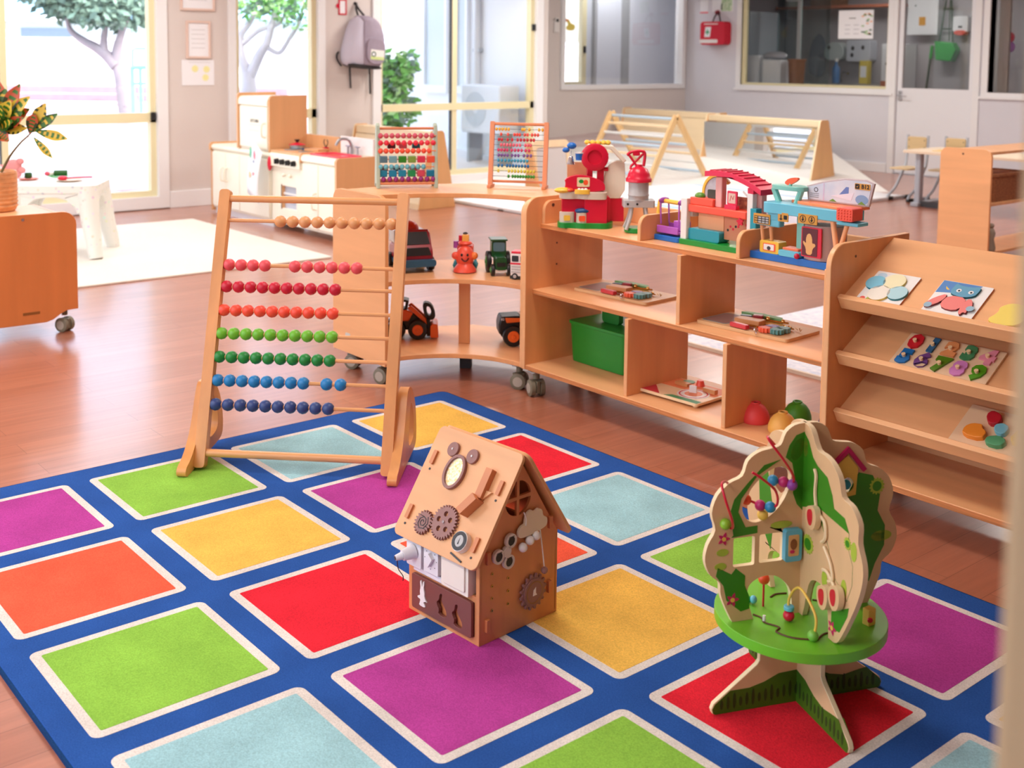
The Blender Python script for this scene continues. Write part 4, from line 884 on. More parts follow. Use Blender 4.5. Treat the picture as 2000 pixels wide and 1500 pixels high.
m = MB(); m.sph(DARK, (0, .02, .166), (.012, .012, .008), 10, 8); m.build('chimney_cap', en)
# green tractor
tt = thing('toy_tractor', 'dark green toy tractor with black wheels on curved shelf', 'toy tractor', (-3.90, 3.165, Z1), CAMRZ + R(8), 'toy vehicles on the curved shelf')
DG = plastic('tractor_green', (22, 74, 36), .3)
m = MB(); m.prism(DG, rrect(-.024, .028, .024, .085, .012, 4), -.02, .075, XZ); m.build('bonnet', tt, bev=.005)
m = MB(); m.prism(DG, rrect(-.032, .07, .032, .146, .008, 3), -.075, -.008, XZ, ); m.build('cab', tt, bev=.004)
m = MB(); m.prism(plastic('cab_glass', (90, 120, 130), .12), rrect(-.026, .098, .026, .138, .008, 3), -.008, -.0055, XZ); m.build('cab_window', tt)
m = MB(); m.b2(DG, (-.038, .0, .144), (.038, .088, .152)); m.build('cab_roof', tt, bev=.003)
m = MB(); m.b2(BLACK, (-.019, -.078, .045), (.019, -.074, .062)); m.build('grille', tt)
m = MB(); m.b2(TOYWHITE, (-.026, -.07, .018), (.026, .06, .03)); m.build('chassis', tt)
for sg in (-1, 1): wheel(tt, (sg * .042, .05, .047), .047, .02, plastic('rim_green', (60, 130, 60)), 'x'); wheel(tt, (sg * .034, -.05, .026), .026, .016, plastic('rim_green', (60, 130, 60)), 'x')
# white and red bus
fi = thing('toy_fire_engine', 'white and red toy fire engine half behind the shelf end', 'toy truck', (-3.745, 3.175, Z1), CAMRZ + R(-16), 'toy vehicles on the curved shelf')
m = MB(); m.prism(TOYWHITE, rrect(-.05, .016, .10, .112, .01, 3), -.03, .03, XZ); m.build('body', fi, bev=.004)
m = MB(); m.b2(RED, (-.048, -.029, .112), (.09, .029, .122)); m.build('roof', fi, 'red roof', bev=.003)
m = MB(); m.b2(RED, (-.051, -.0315, .066), (.10, .0315, .073)); m.build('stripe', fi, 'red stripe')
for x in (-.044, -.006, .032):
    m = MB(); m.prism(SMOKE, rrect(x, .078, x + .03, .104, .004, 2), .03, .0315, XZ); m.build('window', fi)
m = MB()
for z in (.03, .042, .054): m.b2(TOYGREY, (-.045, -.032, z), (.09, -.03, z + .006))
m.build('grooves', fi)
m = MB(); m.b2(BLACK, (-.052, -.03, .004), (.1, .03, .016)); m.build('chassis', fi)
for x in (-.03, .07):
    for y in (-.028, .028): wheel(fi, (x, y, .014), .014, .008, TOYGREY, 'y')
# loader (side view, nose to the right)
ORV = plastic('digger_orange', (234, 104, 38), .35)
lo = thing('toy_loader', 'orange toy wheel loader with raised black arm on lowest curved shelf', 'toy loader', (-4.235, 2.935, Z0), CAMRZ + R(4), 'toy vehicles on the curved shelf')
m = MB(); m.prism(BLACK, [(-.06, .03), (.025, .03), (.03, .06), (.005, .085), (-.06, .085)], -.028, .028, XZ); m.build('chassis', lo, bev=.004)
m = MB(); m.prism(ORV, [(-.062, .06), (-.012, .06), (.002, .088), (-.02, .098), (-.062, .095)], -.032, .032, XZ); m.build('body', lo, 'orange body', bev=.004)
m = MB(); m.prism(BLACK, [(-.06, .095), (-.018, .095), (-.012, .128), (-.024, .132), (-.05, .132)], -.026, .026, XZ, [[(-.052, .1), (-.026, .1), (-.022, .124), (-.046, .125)]]); m.build('cab', lo, bev=.002)
for sg in (-1, 1):
    m = MB(); m.prism(ORV, [(-.016, .104), (-.004, .112), (.044, .068), (.052, .040), (.040, .036), (.032, .062)], sg * .022 - .006, sg * .022 + .006, XZ); m.build('lift_arm', lo, 'orange lift arm', bev=.002)
m = MB(); m.prism(BLACK, smooth_loop([(.034, .115), (.044, .122), (.066, .112), (.078, .078), (.072, .062), (.058, .06), (.046, .064), (.036, .09)], 1), -.016, .016, XZ, [smooth_loop([(.046, .108), (.058, .105), (.064, .085), (.058, .072), (.048, .08)], 1)]); m.build('bucket_linkage', lo, 'black bucket linkage', bev=.003)
m = MB(); m.b2(BLACK, (.048, -.03, .008), (.06, .03, .066)); m.prism(ORV, [(.06, .006), (.088, .006), (.084, .052), (.066, .052), (.06, .044)], -.046, .046, XZ); m.build('bucket', lo, 'orange bucket', bev=.003)
for x in (-.055, .018):
    for sg in (-1, 1): wheel(lo, (x, sg * .036, .033), .033, .024, ORV, 'y')
# dump truck (side view)
du_ = thing('toy_dump_truck', 'orange and black toy dump truck half behind the shelf end', 'toy truck', (-3.835, 3.285, Z0), CAMRZ + R(8), 'toy vehicles on the curved shelf')
m = MB(); m.prism(BLACK, [(-.11, .04), (.07, .04), (.07, .09), (-.02, .086), (-.035, .105), (-.105, .102), (-.112, .075)], -.04, .04, XZ); m.build('cab', du_, bev=.006)
m = MB(); m.prism(ORV, [(-.085, .082), (-.03, .086), (.0, .062), (.06, .06), (.07, .1), (.02, .106), (-.03, .098), (-.09, .1)], .04, .047, XZ); m.build('side_panel', du_, 'orange side panel', bev=.002)
m = MB(); m.prism(BLACK, [(-.03, .1), (.09, .085), (.095, .12), (.0, .135)], -.045, .045, XZ); m.build('tipper', du_, bev=.004)
m = MB(); m.text(PAPER, '82', FR((-.098, -.0406, .094), (1, 0, 0), (0, 0, 1)), .012, .0006); m.build('number_decal', du_, smooth=0)
for x in (-.062, .05):
    for sg in (-1, 1): wheel(du_, (x, sg * .05, .037), .037, .026, ORV, 'y')
pk.scale = (1.22,) * 3; lo.scale = (1.34,) * 3; du_.scale = (1.26,) * 3

# ================================================================== playsets on the open shelf
ZT = .7095
def wp(m_, P): return P
fs = thing('farm_playset', 'red toy barn playset with silo, green base and blue bucket', 'playset', (-3.36, 3.235, ZT), CAMRZ, 'playsets on top of the open shelf')
TG_ = plastic('farm_green', (16, 142, 52)); CREAMB = plastic('barn_cream', (236, 226, 206))
S = 1 / 490.0
def fx(px, py): return ((px - 1158) * S, (451 - py) * S)          # picture offsets at the toy's own scale (metres)
def fpoly(P): return [fx(*p) for p in P]
m = MB(); m.prism(TG_, smooth_loop([(-.165, .005), (-.15, -.06), (-.1, -.05), (-.06, -.068), (-.02, -.06), (.025, -.072), (.06, -.05), (.07, .02), (.05, .09), (-.1, .08)], 2), 0, .022); m.build('base', fs, bev=.004)
for nm, x0, x1, y in (('pen', -.155, -.088, -.032), ('pen', -.088, -.035, -.046)):
    m = MB(); m.prism(BEIGE, smooth_loop([(x0, y + .02), (x0 + .008, y - .012), (x1 - .008, y - .016), (x1, y + .02)], 2), .02, .064); m.build('pen_wall', fs, 'beige picket pen', bev=.002)
    m = MB(); m.prism(YELLOW if nm == 'pen' and x0 < -.1 else ORANGE, rrect((x0 + x1) / 2 - .014, .03, (x0 + x1) / 2 + .012, .052, .004, 2), -y + .0155, -y + .0175, XZ); m.build('pen_sticker', fs, smooth=0)
m = MB(); m.sph(plastic('farm_blue', (28, 76, 130)), (-.06, -.045, .07), (.032, .018, .012), 14, 8); m.build('trough', fs, 'dark blue trough')
m = MB(); m.prism(RED, rrect(-.142, .02, .052, .125, .006, 3), -.055, .03, XZ); m.b2(RED, (-.052, -.056, .02), (.038, -.03, .12)); m.build('barn_lower', fs, bev=.004)
m = MB(); m.prism(RED, rrect(-.005, .02, .06, .115, .006, 3), -.06, -.02, XZ); m.build('barn_side', fs)
m = MB(); m.prism(BEIGE, smooth_loop([(-.155, .02), (-.15, -.045), (-.105, -.052), (-.09, -.04), (-.07, -.044), (-.055, -.062), (.025, -.068), (.038, -.05), (.04, .02)], 2), .118, .146); m.build('upper_ledge', fs, 'beige loft ledge', bev=.003)
m = MB(); m.prism(RED, smooth_loop([(-.135, .146), (.03, .146), (.032, .17), (.02, .19), (-.02, .205), (-.06, .215), (-.1, .212), (-.135, .195), (-.128, .18)], 1), .010, .03, XZ); m.build('arched_gable', fs, bev=.004)
m = MB(); m.prism(mat('sign_cream', (236, 214, 170), .5), rrect(-.083, .166, -.032, .204, .004, 2), .03, .0325, XZ); sg_ = m.build('gable_sign', fs, 'cream picture sign', smooth=0)
m = MB(); m.prism(GREEN, ell(-.066, .188, .01, .008, 10), .0325, .0332, XZ); m.prism(ORANGE, ell(-.048, .184, .01, .011, 10), .0325, .0334, XZ); m.build('sign_picture', sg_, smooth=0)
for x in (-.075, -.062, -.048):
    m = MB(); m.sph(TOYWHITE, (x, -.05, .152), (.009, .009, .011), 10, 8); m.build('egg', fs)
m = MB(); m.prism(YELLOW, smooth_loop([(-.096, -.065), (-.04, -.075), (-.028, -.055), (-.09, -.045)], 2), .14, .158); m.build('straw_nest', fs, 'yellow straw nest', bev=.003)
m = MB(); m.sph(YELLOW, (-.14, -.035, .152), (.036, .025, .012), 14, 8); m.build('hay_heap', fs, 'yellow hay heap')
m = MB(); m.sph(ORANGE, (-.115, -.04, .154), (.018, .018, .008), 12, 8); m.build('feed_tray', fs)
# tower
m = MB(); m.b2(RED, (-.042, .0, .145), (-.018, .03, .28)); m.b2(RED, (.0, .0, .145), (.028, .03, .30)); m.b2(RED, (-.042, .0, .255), (.028, .03, .312)); m.build('tower', fs, 'red hoist tower', bev=.003)
m = MB(); m.lathe(RED, [(.056, -.008), (.056, .008), (.048, .012), (.03, .012), (.03, -.012), (.048, -.012)], (-.012, -.01, .285), 24, Euler((PI / 2, 0, 0))); m.build('hoist_wheel', fs, smooth=60)
m = MB(); m.cyl(RED, (-.012, -.014, .285), (-.012, .005, .285), .034, seg=20); m.build('hoist_hub', fs)
for z in (.235, .29):
    m = MB(); m.cyl(RED, (.028, .01, z), (.045, .01, z), .009, seg=10); m.build('tower_knob', fs)
m = MB(); m.prism(PEACH, [(-.12, .146), (-.02, .146), (-.02, .26), (-.12, .26)], -.045, -.038, XZ); m.build('rear_wall', fs)
m = MB(); m.prism(CREAMB, smooth_loop([(.03, .115), (.115, .115), (.115, .255), (.105, .268), (.07, .268), (.04, .245), (.03, .22)], 1), -.05, -.012, XZ); m.build('barn_wall', fs, 'cream barn wall', bev=.004)
m = MB(); m.prism(CREAMB, [(-.04, .338), (.062, .332), (.118, .272), (.104, .262), (.05, .318), (-.04, .322)], -.07, .012, XZ); m.build('barn_roof', fs, 'cream barn roof', bev=.004)
m = MB(); m.prism(RED, [(.03, .02), (.112, .02), (.112, .115), (.03, .115)], -.05, -.015, XZ); m.build('barn_door', fs)
m = MB()
for x in (-.04, -.018, .004, .026, .044): m.sph(plastic('straw_gold', (240, 192, 70)), (x, .03, .342), (.013, .02, .010), 10, 8)
m.build('straw_crest', fs, 'golden straw crest')
m = MB(); m.lathe(BLUE, [(.016, 0), (.019, .03), (.020, .032), (.017, .032), (.014, .004)], (-.072, -.005, .272), 20); m.build('bucket', fs, 'blue bucket', smooth=60)
m = MB(); m.lathe(TOYWHITE, [(.0212, .0), (.0212, .004), (.019, .004)], (-.072, -.005, .300), 20); m.build('bucket_rim', fs)
m = MB(); m.sph(BLUE, (-.105, -.005, .330), (.020, .015, .014), 14, 8); m.sph(BLUE, (-.128, -.005, .312), (.015, .012, .011), 12, 8); m.build('pulley', fs, 'blue pulley')
m = MB(); m.lathe(CHROME, [(.003, .035), (.009, .03), (.013, .008), (.017, 0)], (-.108, -.005, .255), 16); m.tube(CHROME, [(-.108, -.005, .288), (-.106, -.005, .31)], .0015, 5); m.build('bell', fs, 'silver bell', smooth=60)
# silo: a separate tower on its own green base
si = thing('toy_silo', 'grey toy silo with red dome and crossed handle on legs', 'playset', (-3.155, 3.265, ZT), CAMRZ, 'playsets on top of the open shelf')
m = MB(); m.prism(TG_, smooth_loop([(-.05, -.04), (.05, -.04), (.055, .05), (-.055, .05)], 2), 0, .02); m.build('base', si, bev=.004)
for sx in (-1, 1):
    for sy in (-1, 1):
        m = MB(); m.tube(TOYGREY, spline([(sx * .026, sy * .018, .105), (sx * .034, sy * .026, .06), (sx * .05, sy * .036, .014)], 5), .0075, 8); m.build('leg', si, bev=0)
m = MB(); m.prism(TOYGREY, rrect(-.062, -.036, .062, .036, .008, 3), .102, .130); pl_ = m.build('platform', si, bev=.004)
for x in (-.045, -.008):
    m = MB(); m.cyl(BLACK, (x, -.036, .116), (x, -.0375, .116), .0045, seg=10); m.build('hole', pl_)
m = MB(); m.lathe(TOYGREY, [(.04, .13), (.04, .145), (.042, .147), (.042, .15), (.04, .152), (.04, .205)], (0, 0, 0), 28); m.build('silo_body', si, smooth=60)
m = MB(); m.lathe(RED, [(.044, .2), (.051, .202), (.051, .214), (.046, .218), (.043, .232), (.034, .25), (.018, .26), (.012, .262), (.012, .27), (.0, .272)], (0, 0, 0), 28); m.build('dome', si, 'red dome', smooth=60)
m = MB()
m.tube(RED, spline([(.018, 0, .262), (.022, 0, .31), (.008, 0, .322), (-.03, 0, .318), (-.048, 0, .305)], 6), .006, 8); m.tube(RED, [(.016, 0, .312), (-.032, 0, .262), (-.034, 0, .25)], .005, 8); m.tube(RED, [(-.04, 0, .306), (-.008, 0, .262)], .005, 8)
m.prism(RED, rrect(-.026, .304, .002, .318, .004, 2), .004, .008, XZ); m.build('crossed_handle', si, 'red crossed handle', smooth=60)
m = MB(); m.text(PINK, 'FARM', FR((-.012, -.0085, .311), (1, 0, 0), (0, 0, 1)), .009, .0006); bpy.data.meshes  # small embossed word
m.bm.free()

# school / swing playset, local x along the shelf
SCX, SCY = -2.80, 3.21
sc = thing('school_playset', 'toy schoolhouse playset with pink roof, yellow swing and pool', 'playset', (SCX, SCY, ZT), 0, 'playsets on top of the open shelf')
def X(x): return x - SCX
def Zz(z): return z - ZT
m = MB(); m.prism(BLUE, rrect(X(-3.03), -.02, X(-2.872), .12, .015, 3), 0, .020); m.build('base', sc, 'blue base', bev=.003)
m = MB(); m.prism(TG_, rrect(X(-2.875), -.02, X(-2.57), .12, .01, 3), 0, .020); m.build('base', sc, 'green base', bev=.003)
m = MB(); m.tube(YELLOW, spline([(X(-3.02), .02, .015), (X(-3.008), .02, .13), (X(-2.995), .02, .145), (X(-2.93), .02, .145), (X(-2.872), .02, .145)], 6), .0085, 10); m.build('swing_frame', sc, 'yellow swing frame', smooth=60)
for y in (.0, .045):
    m = MB(); m.tube(PURPLE, [(X(-2.985), y, .15), (X(-2.98), y, .06)], .003, 6); m.tube(PURPLE, [(X(-2.89), y, .15), (X(-2.89), y, .06)], .003, 6); m.build('swing_rod', sc, 'purple rod')
for x in (-2.985, -2.889):
    m = MB(); m.sph(PURPLE, (X(x), .02, .148), (.007, .03, .012), 12, 8); m.build('swing_clamp', sc)
m = MB(); m.b2(PURPLE, (X(-2.99), -.012, .028), (X(-2.882), .06, .036)); m.b2(PURPLE, (X(-2.99), -.014, .028), (X(-2.882), -.008, .056)); m.b2(PURPLE, (X(-2.935), .02, .036), (X(-2.882), .06, .075)); m.b2(PURPLE, (X(-2.99), .052, .036), (X(-2.94), .06, .06)); m.build('swing_seat', sc, 'purple swing seat', bev=.003)
m = MB(); m.b2(TOYWHITE, (X(-2.872), -.012, .015), (X(-2.842), .01, .172)); m.b2(TOYWHITE, (X(-2.855), .02, .1), (X(-2.842), .1, .16)); m.build('post', sc, 'white post', bev=.003)
m = MB(); m.b2(OR2, (X(-2.842), -.005, .122), (X(-2.572), .1, .150)); m.build('upper_floor', sc, 'orange upper floor', bev=.004)
m = MB(); m.b2(OR2, (X(-2.838), .0, .15), (X(-2.728), .05, .178)); m.build('planter', sc, 'orange planter', bev=.003)
m = MB(); m.sph(plastic('plant_green', (96, 146, 50)), (X(-2.806), .02, .182), (.022, .018, .014), 12, 8); m.build('planter_bush', sc, 'green bush')
m = MB(); m.prism(mat('dark_sticker', (70, 72, 62), .5), rrect(X(-2.775), .178, X(-2.735), .21, .006, 3), -.03, -.024, XZ); m.build('window_sticker', sc, smooth=0)
m = MB(); m.prism(YELLOW, [(X(-2.832) + 0, .16)] + [(X(-2.764) + .072 * math.cos(t), .19 + .075 * math.sin(t)) for t in [PI - k * PI / 14 for k in range(12)]] + [(X(-2.764) + .060 * math.cos(t), .19 + .062 * math.sin(t)) for t in [PI - k * PI / 14 for k in range(11, -1, -1)]] + [(X(-2.82), .16)], -.075, -.062, XZ); m.build('rainbow_arch', sc, 'yellow arch', bev=.002)
m = MB(); m.prism(mat('arch_picture', (206, 206, 212), .5, rgb2=(180, 176, 186), scale=30), [(X(-2.824), .16)] + [(X(-2.764) + .060 * math.cos(t), .19 + .062 * math.sin(t)) for t in [PI - k * PI / 14 for k in range(11)]] + [(X(-2.735), .15)], -.072, -.066, XZ); m.build('arch_picture', sc, smooth=0)
m = MB(); m.b2(plastic('post_pink', (236, 176, 172)), (X(-2.728), .012, .15), (X(-2.698), .04, .262)); m.build('roof_post', sc, 'pale pink post', bev=.003); m = MB(); m.b2(plastic('post_pink', (236, 176, 172)), (X(-2.555), .03, .05), (X(-2.532), .06, .24)); m.build('roof_post', sc, 'pale pink post', bev=.003)
def roofprof(t0, t1): return [(X(-2.766) + (.256) * k / 10, .272 + .022 * math.sin(PI * (k / 10) * .62 + .35) - .055 * (k / 10) ** 2 + t0) for k in range(11)]
top = roofprof(0, 0); bot = [(a, b_ - .020) for a, b_ in top]
PKR = plastic('roof_pink', (228, 44, 84))
m = MB(); m.prism(PKR, top + bot[::-1], -.085, .005, XZ); rf_ = m.build('roof', sc, 'curved pink roof', bev=.004)
for k in range(1, 10):
    a, b_ = top[k]; m = MB(); m.b2(PKR, (a - .002, -.004, b_ - .002), (a + .002, .084, b_ + .0035)); m.build('roof_ridge', rf_)
m = MB(); m.b2(PKR, (X(-2.572), .0, .215), (X(-2.545), .03, .236)); m.build('post_cap', sc, bev=.002)
m = MB(); m.b2(TOYWHITE, (X(-2.572), .0, .015), (X(-2.548), .025, .216)); m.tube(TOYWHITE, [(X(-2.566), .01, .195), (X(-2.585), .005, .212), (X(-2.592), .0, .222)], .004, 6); m.build('tree_post', sc, 'white tree-trunk post', bev=.003)
m = MB(); m.prism(PKR, rrect(X(-2.675), .15, X(-2.622), .166, .003, 2), -.02, .0, XZ); m.prism(PKR, rrect(X(-2.669), .166, X(-2.625), .216, .004, 3), -.014, -.008, XZ); bk_ = m.build('frame_board', sc, 'red picture board', bev=.002)
m = MB(); m.prism(mat('board_cream', (226, 196, 180), .6), rrect(X(-2.663), .172, X(-2.631), .208, .003, 2), -.008, -.007, XZ); m.tube(RED, [(X(-2.655), .0068, .18), (X(-2.650), .0068, .2), (X(-2.642), .0068, .186), (X(-2.637), .0068, .2)], .0012, 4); m.build('board_drawing', bk_, smooth=0)
m = MB(); m.prism(mat('brown_backdrop', (150, 84, 70), .6, rgb2=(214, 150, 110), scale=70), rrect(X(-2.7), .15, X(-2.575), .192, .002, 2), -.06, -.054, XZ); m.build('picture_strip', sc, smooth=0)
m = MB(); m.prism(TEAL, rrect(X(-2.845), .02, X(-2.695), .062, .01, 3), -.06, .0, XZ); m.build('pool', sc, 'teal pool', bev=.004)
m = MB(); m.b2(PEACH, (X(-2.82), .03, .062), (X(-2.70), .04, .122)); m.build('rear_screen', sc)
m = MB(); m.prism(mat('lesson_board', (206, 136, 104), .6), rrect(X(-2.692), .035, X(-2.578), .122, .002, 2), -.03, -.024, XZ); lb_ = m.build('lesson_board', sc, 'tan lesson board', smooth=0)
m = MB()
random.seed(3)
for k in range(9): m.prism(RED if k % 3 else BLACK, ell(X(-2.675) + .012 * k, .06 + .045 * random.random(), .005, .005, 8), -.024, -.0235, XZ)
m.build('lesson_marks', lb_, smooth=0)
m = MB(); m.prism(RED, gear(X(-2.598), .112, .010, 5, .005), .0, .006, XZ); m.build('starfish_knob', sc)
m = MB(); m.b2(TEAL, (X(-2.556), -.002, .08), (X(-2.53), .03, .165)); m.build('teal_door', sc, bev=.002)
m.bm if False else None

# airport playset
AX, AY = -2.32, 3.17
ap = thing('airport_playset', 'blue toy airport playset with runway deck and departure sign', 'playset', (AX, AY, ZT), 0, 'playsets on top of the open shelf')
def X(x): return x - AX
m = MB(); m.prism(BLUE, rrect(X(-2.53), 0, X(-2.16), .16, .012, 3), 0, .024); m.build('base', ap, bev=.004)
dk = smooth_loop([(X(-2.475), .0), (X(-2.44), -.012), (X(-2.40), -.006), (X(-2.16), -.006), (X(-2.14), .02), (X(-2.14), .13), (X(-2.40), .15), (X(-2.46), .1)], 1)
m = MB(); m.prism(AQUA, dk, .165, .202); m.build('deck', ap, 'light blue deck', bev=.006)
m = MB(); m.prism(AQUA, [(X(-2.505), .004), (X(-2.40), .0), (X(-2.40), .03), (X(-2.505), .03)], .118, .150); m.build('gate_arm', ap, 'light blue gate arm', bev=.005)
m = MB(); m.b2(AQUA, (X(-2.45), .0, .14), (X(-2.39), .03, .18)); m.build('deck_bracket', ap, bev=.003); m = MB(); m.b2(AQUA, (X(-2.175), .0, .156), (X(-2.095), .06, .168)); m.build('deck_bracket', ap, bev=.003)
m = MB(); m.prism(plastic('runway_orange', (250, 140, 90)), [(X(-2.395), .055), (X(-2.33), .03), (X(-2.13), .012), (X(-2.13), .12), (X(-2.36), .12)], .200, .212); m.build('runway', ap, 'orange runway', bev=.003)
m = MB(); m.prism(OR2, rrect(X(-2.168), .172, X(-2.108), .214, .006, 3), -.045, .012, XZ); q = m.build('runway_end', ap, 'textured orange end block', bev=.004)
m = MB()
for a in range(5):
    for b_ in range(4): m.sph(OR2, (X(-2.160) + a * .011, -.0125, .18 + b_ * .009), .003, 6, 4)
m.build('studs', q)['kind'] = 'stuff'
m = MB(); m.b2(RED, (X(-2.185), .0, .172), (X(-2.168), .02, .196)); m.build('red_stop', ap)
m = MB(); m.prism(MINT, smooth_loop([(X(-2.475), .03), (X(-2.345), .03), (X(-2.335), .08), (X(-2.40), .12), (X(-2.475), .09)], 2), .243, .258); m.build('tower_top', ap, 'mint tower top', bev=.004)
for P in ([(-2.465, .05), (-2.440, .06)], [(-2.352, .05), (-2.37, .06)]):
    m = MB(); m.tube(MINT, [(X(P[0][0]), .05, .246), (X(P[1][0]), .05, .196)], .011, 8); m.build('tower_leg', ap, 'mint leg')
m = MB(); m.prism(plastic('radar_orange', (246, 100, 62)), smooth_loop([(X(-2.425), .266), (X(-2.405), .258), (X(-2.365), .28), (X(-2.37), .29), (X(-2.405), .284)], 1), -.06, -.05, XZ); m.cyl(MINT, (X(-2.40), .055, .256), (X(-2.40), .055, .266), .006, seg=8); m.build('radar', ap, 'orange radar')
# picture panel with flight sign
PNG = plastic('panel_frame', (196, 180, 184))
pan = [(X(-2.345), .214), (X(-2.108), .214), (X(-2.090), .292), (X(-2.12), .302), (X(-2.20), .300), (X(-2.28), .284), (X(-2.352), .262)]
m = MB(); m.prism(PNG, pan, -.088, -.078, XZ); pn = m.build('picture_panel', ap, 'curved airport picture panel', bev=.002)
SKY_ = mat('panel_sky', (196, 208, 228), .5, rgb2=(220, 222, 232), scale=18)
m = MB(); m.prism(SKY_, [(X(-2.340), .219), (X(-2.113), .219), (X(-2.098), .289), (X(-2.12), .296), (X(-2.20), .294), (X(-2.28), .278), (X(-2.346), .258)], -.078, -.0772, XZ)
m.prism(mat('plane_blue', (104, 128, 190), .5), [(X(-2.225), .24), (X(-2.195), .272), (X(-2.185), .272), (X(-2.185), .235)], -.0772, -.0767, XZ); m.prism(mat('plane_white', (228, 224, 236), .5), [(X(-2.255), .238), (X(-2.175), .228), (X(-2.165), .255), (X(-2.19), .25)], -.0772, -.0764, XZ)
m.prism(mat('hill_blue', (130, 160, 200), .5), ell(X(-2.135), .235, .024, .016, 14), -.0772, -.0766, XZ); m.prism(mat('panel_grass', (110, 150, 60), .5), [(X(-2.26), .219), (X(-2.245), .228), (X(-2.23), .219)], -.0772, -.0763, XZ); m.prism(mat('panel_grass', (110, 150, 60)), [(X(-2.15), .219), (X(-2.135), .23), (X(-2.12), .219)], -.0772, -.0763, XZ)
m.prism(INK, ell(X(-2.312), .262 - .01, .008, n=12), -.0772, -.0766, XZ, [ell(X(-2.312), .252, .006, n=12)])
for z in (.226, .232, .238): m.prism(INK, [(X(-2.335), z), (X(-2.30), z), (X(-2.30), z + .0012), (X(-2.335), z + .0012)], -.0772, -.0767, XZ)
m.prism(mat('window_violet', (206, 190, 216), .5), [(X(-2.284), .219), (X(-2.279), .219), (X(-2.279), .277), (X(-2.284), .277)], -.0772, -.0768, XZ)
m.build('airport_picture', pn, smooth=0)
SGN = mat('sign_amber', (214, 154, 62), .5)
m = MB(); m.prism(SGN, rrect(X(-2.162), .268, X(-2.104), .288, .002, 2), -.0772, -.0758, XZ); m.prism(INK, rrect(X(-2.160), .270, X(-2.144), .286, .002, 2), -.0758, -.0752, XZ); m.text(INK, 'B12', FR((X(-2.122), .0755, .278), (1, 0, 0), (0, 0, 1)), .019, .0008, bold=.0006); m.prism(SGN, [(X(-2.156), .278), (X(-2.152), .274), (X(-2.147), .282), (X(-2.152), .2775)], -.0752, -.0748, XZ); m.build('gate_number_sign', pn, 'amber sign reading B12', smooth=0)
def sign(name, x0, z0, x1, z1, y, mt): 
    m = MB(); m.prism(mt, rrect(X(x0), z0, X(x1), z1, .002, 2), -y, -y + .003, XZ); return m.build(name, ap, smooth=0)
s1 = sign('departure_board', -2.508, .122, -2.438, .158, .0, SGN)
m = MB(); m.prism(BLACK, rrect(X(-2.504), .125, X(-2.442), .150, .001, 1), .003, .0036, XZ)
for a in range(4):
    for b_ in range(3): m.b2(TOYGREY if a else SGN, (X(-2.502) + a * .0155, -.0042, .127 + b_ * .008), (X(-2.502) + a * .0155 + .012, -.0036, .132 + b_ * .008))
m.build('board_rows', s1, smooth=0)
s2 = sign('luggage_sign', -2.402, .142, -2.360, .172, -.004, SGN); m = MB(); m.prism(INK, [(X(-2.397), .152), (X(-2.389), .146), (X(-2.381), .152), (X(-2.387), .152), (X(-2.387), .165), (X(-2.391), .165), (X(-2.391), .152)], .007, .0076, XZ); m.prism(INK, rrect(X(-2.378), .15, X(-2.364), .164, .002, 2), .007, .0076, XZ); m.build('arrow_mark', s2, smooth=0)
s3 = sign('plane_sign', -2.318, .146, -2.243, .178, -.006, SGN)
m = MB(); 
for x in (-2.299, -2.264): m.prism(INK, ell(X(x), .162, .0125, n=16), .009, .0096, XZ, [ell(X(x), .162, .0105, n=16)]); m.prism(INK, [(X(x) - .006, .160), (X(x), .153), (X(x) + .006, .162), (X(x) + .002, .162), (X(x) + .002, .170), (X(x) - .002, .170), (X(x) - .002, .161)], .009, .0096, XZ)
m.build('plane_marks', s3, smooth=0)
KY = plastic('kiosk_yellow', (240, 194, 70))
m = MB(); m.prism(KY, rrect(X(-2.485), .024, X(-2.405), .066, .006, 3), -.05, -.006, XZ); kq = m.build('ticket_kiosk', ap, 'yellow kiosk', bev=.004)
m = MB(); m.prism(ORANGE, rrect(X(-2.470), .032, X(-2.418), .058, .003, 2), -.006, -.005, XZ); m.prism(TOYWHITE, rrect(X(-2.467), .035, X(-2.424), .055, .002, 2), -.005, -.0044, XZ); m.prism(DARK, ell(X(-2.445), .042, .008, .007, 10), -.0044, -.004, XZ); m.build('kiosk_screen', kq, smooth=0)
m = MB(); m.cyl(PEACH, (X(-2.482), .02, .06), (X(-2.484), .012, .125), .006, seg=10); m.cyl(PEACH, (X(-2.452), .03, .06), (X(-2.452), .02, .125), .006, seg=10); m.build('kiosk_post', ap, 'peach post')
m = MB(); m.b2(MINT, (X(-2.352), .03, .03), (X(-2.322), .05, .165)); m.build('lift_column', ap, 'mint column', bev=.003)
m = MB(); m.b2(PEACH, (X(-2.322), .04, .024), (X(-2.30), .06, .10)); m.build('peach_pillar', ap)
m = MB(); m.prism(AQUA, rrect(X(-2.40), .024, X(-2.315), .045, .006, 3), -.06, .002, XZ); m.build('belt_base', ap, bev=.004)
m = MB(); m.prism(plastic('belt_orange', (246, 120, 80)), rrect(X(-2.39), .006, X(-2.325), .05, .004, 2), .045, .053); m.build('belt', ap, 'orange belt', bev=.002)
m = MB(); m.prism(plastic('scanner_grey', (186, 158, 156)), smooth_loop([(X(-2.315), .09), (X(-2.318), .02), (X(-2.28), .0), (X(-2.225), .004), (X(-2.19), .05), (X(-2.19), .1)], 1), .024, .142); sn = m.build('scanner_booth', ap, 'grey scanner booth', bev=.005)
m = MB(); m.prism(RED, rrect(X(-2.306), .036, X(-2.228), .136, .004, 3), -.001, .004, XZ); m.prism(mat('scanner_dark', (96, 34, 44), .5), rrect(X(-2.302), .040, X(-2.242), .132, .003, 2), .004, .005, XZ); m.build('scanner_screen', sn, smooth=0)
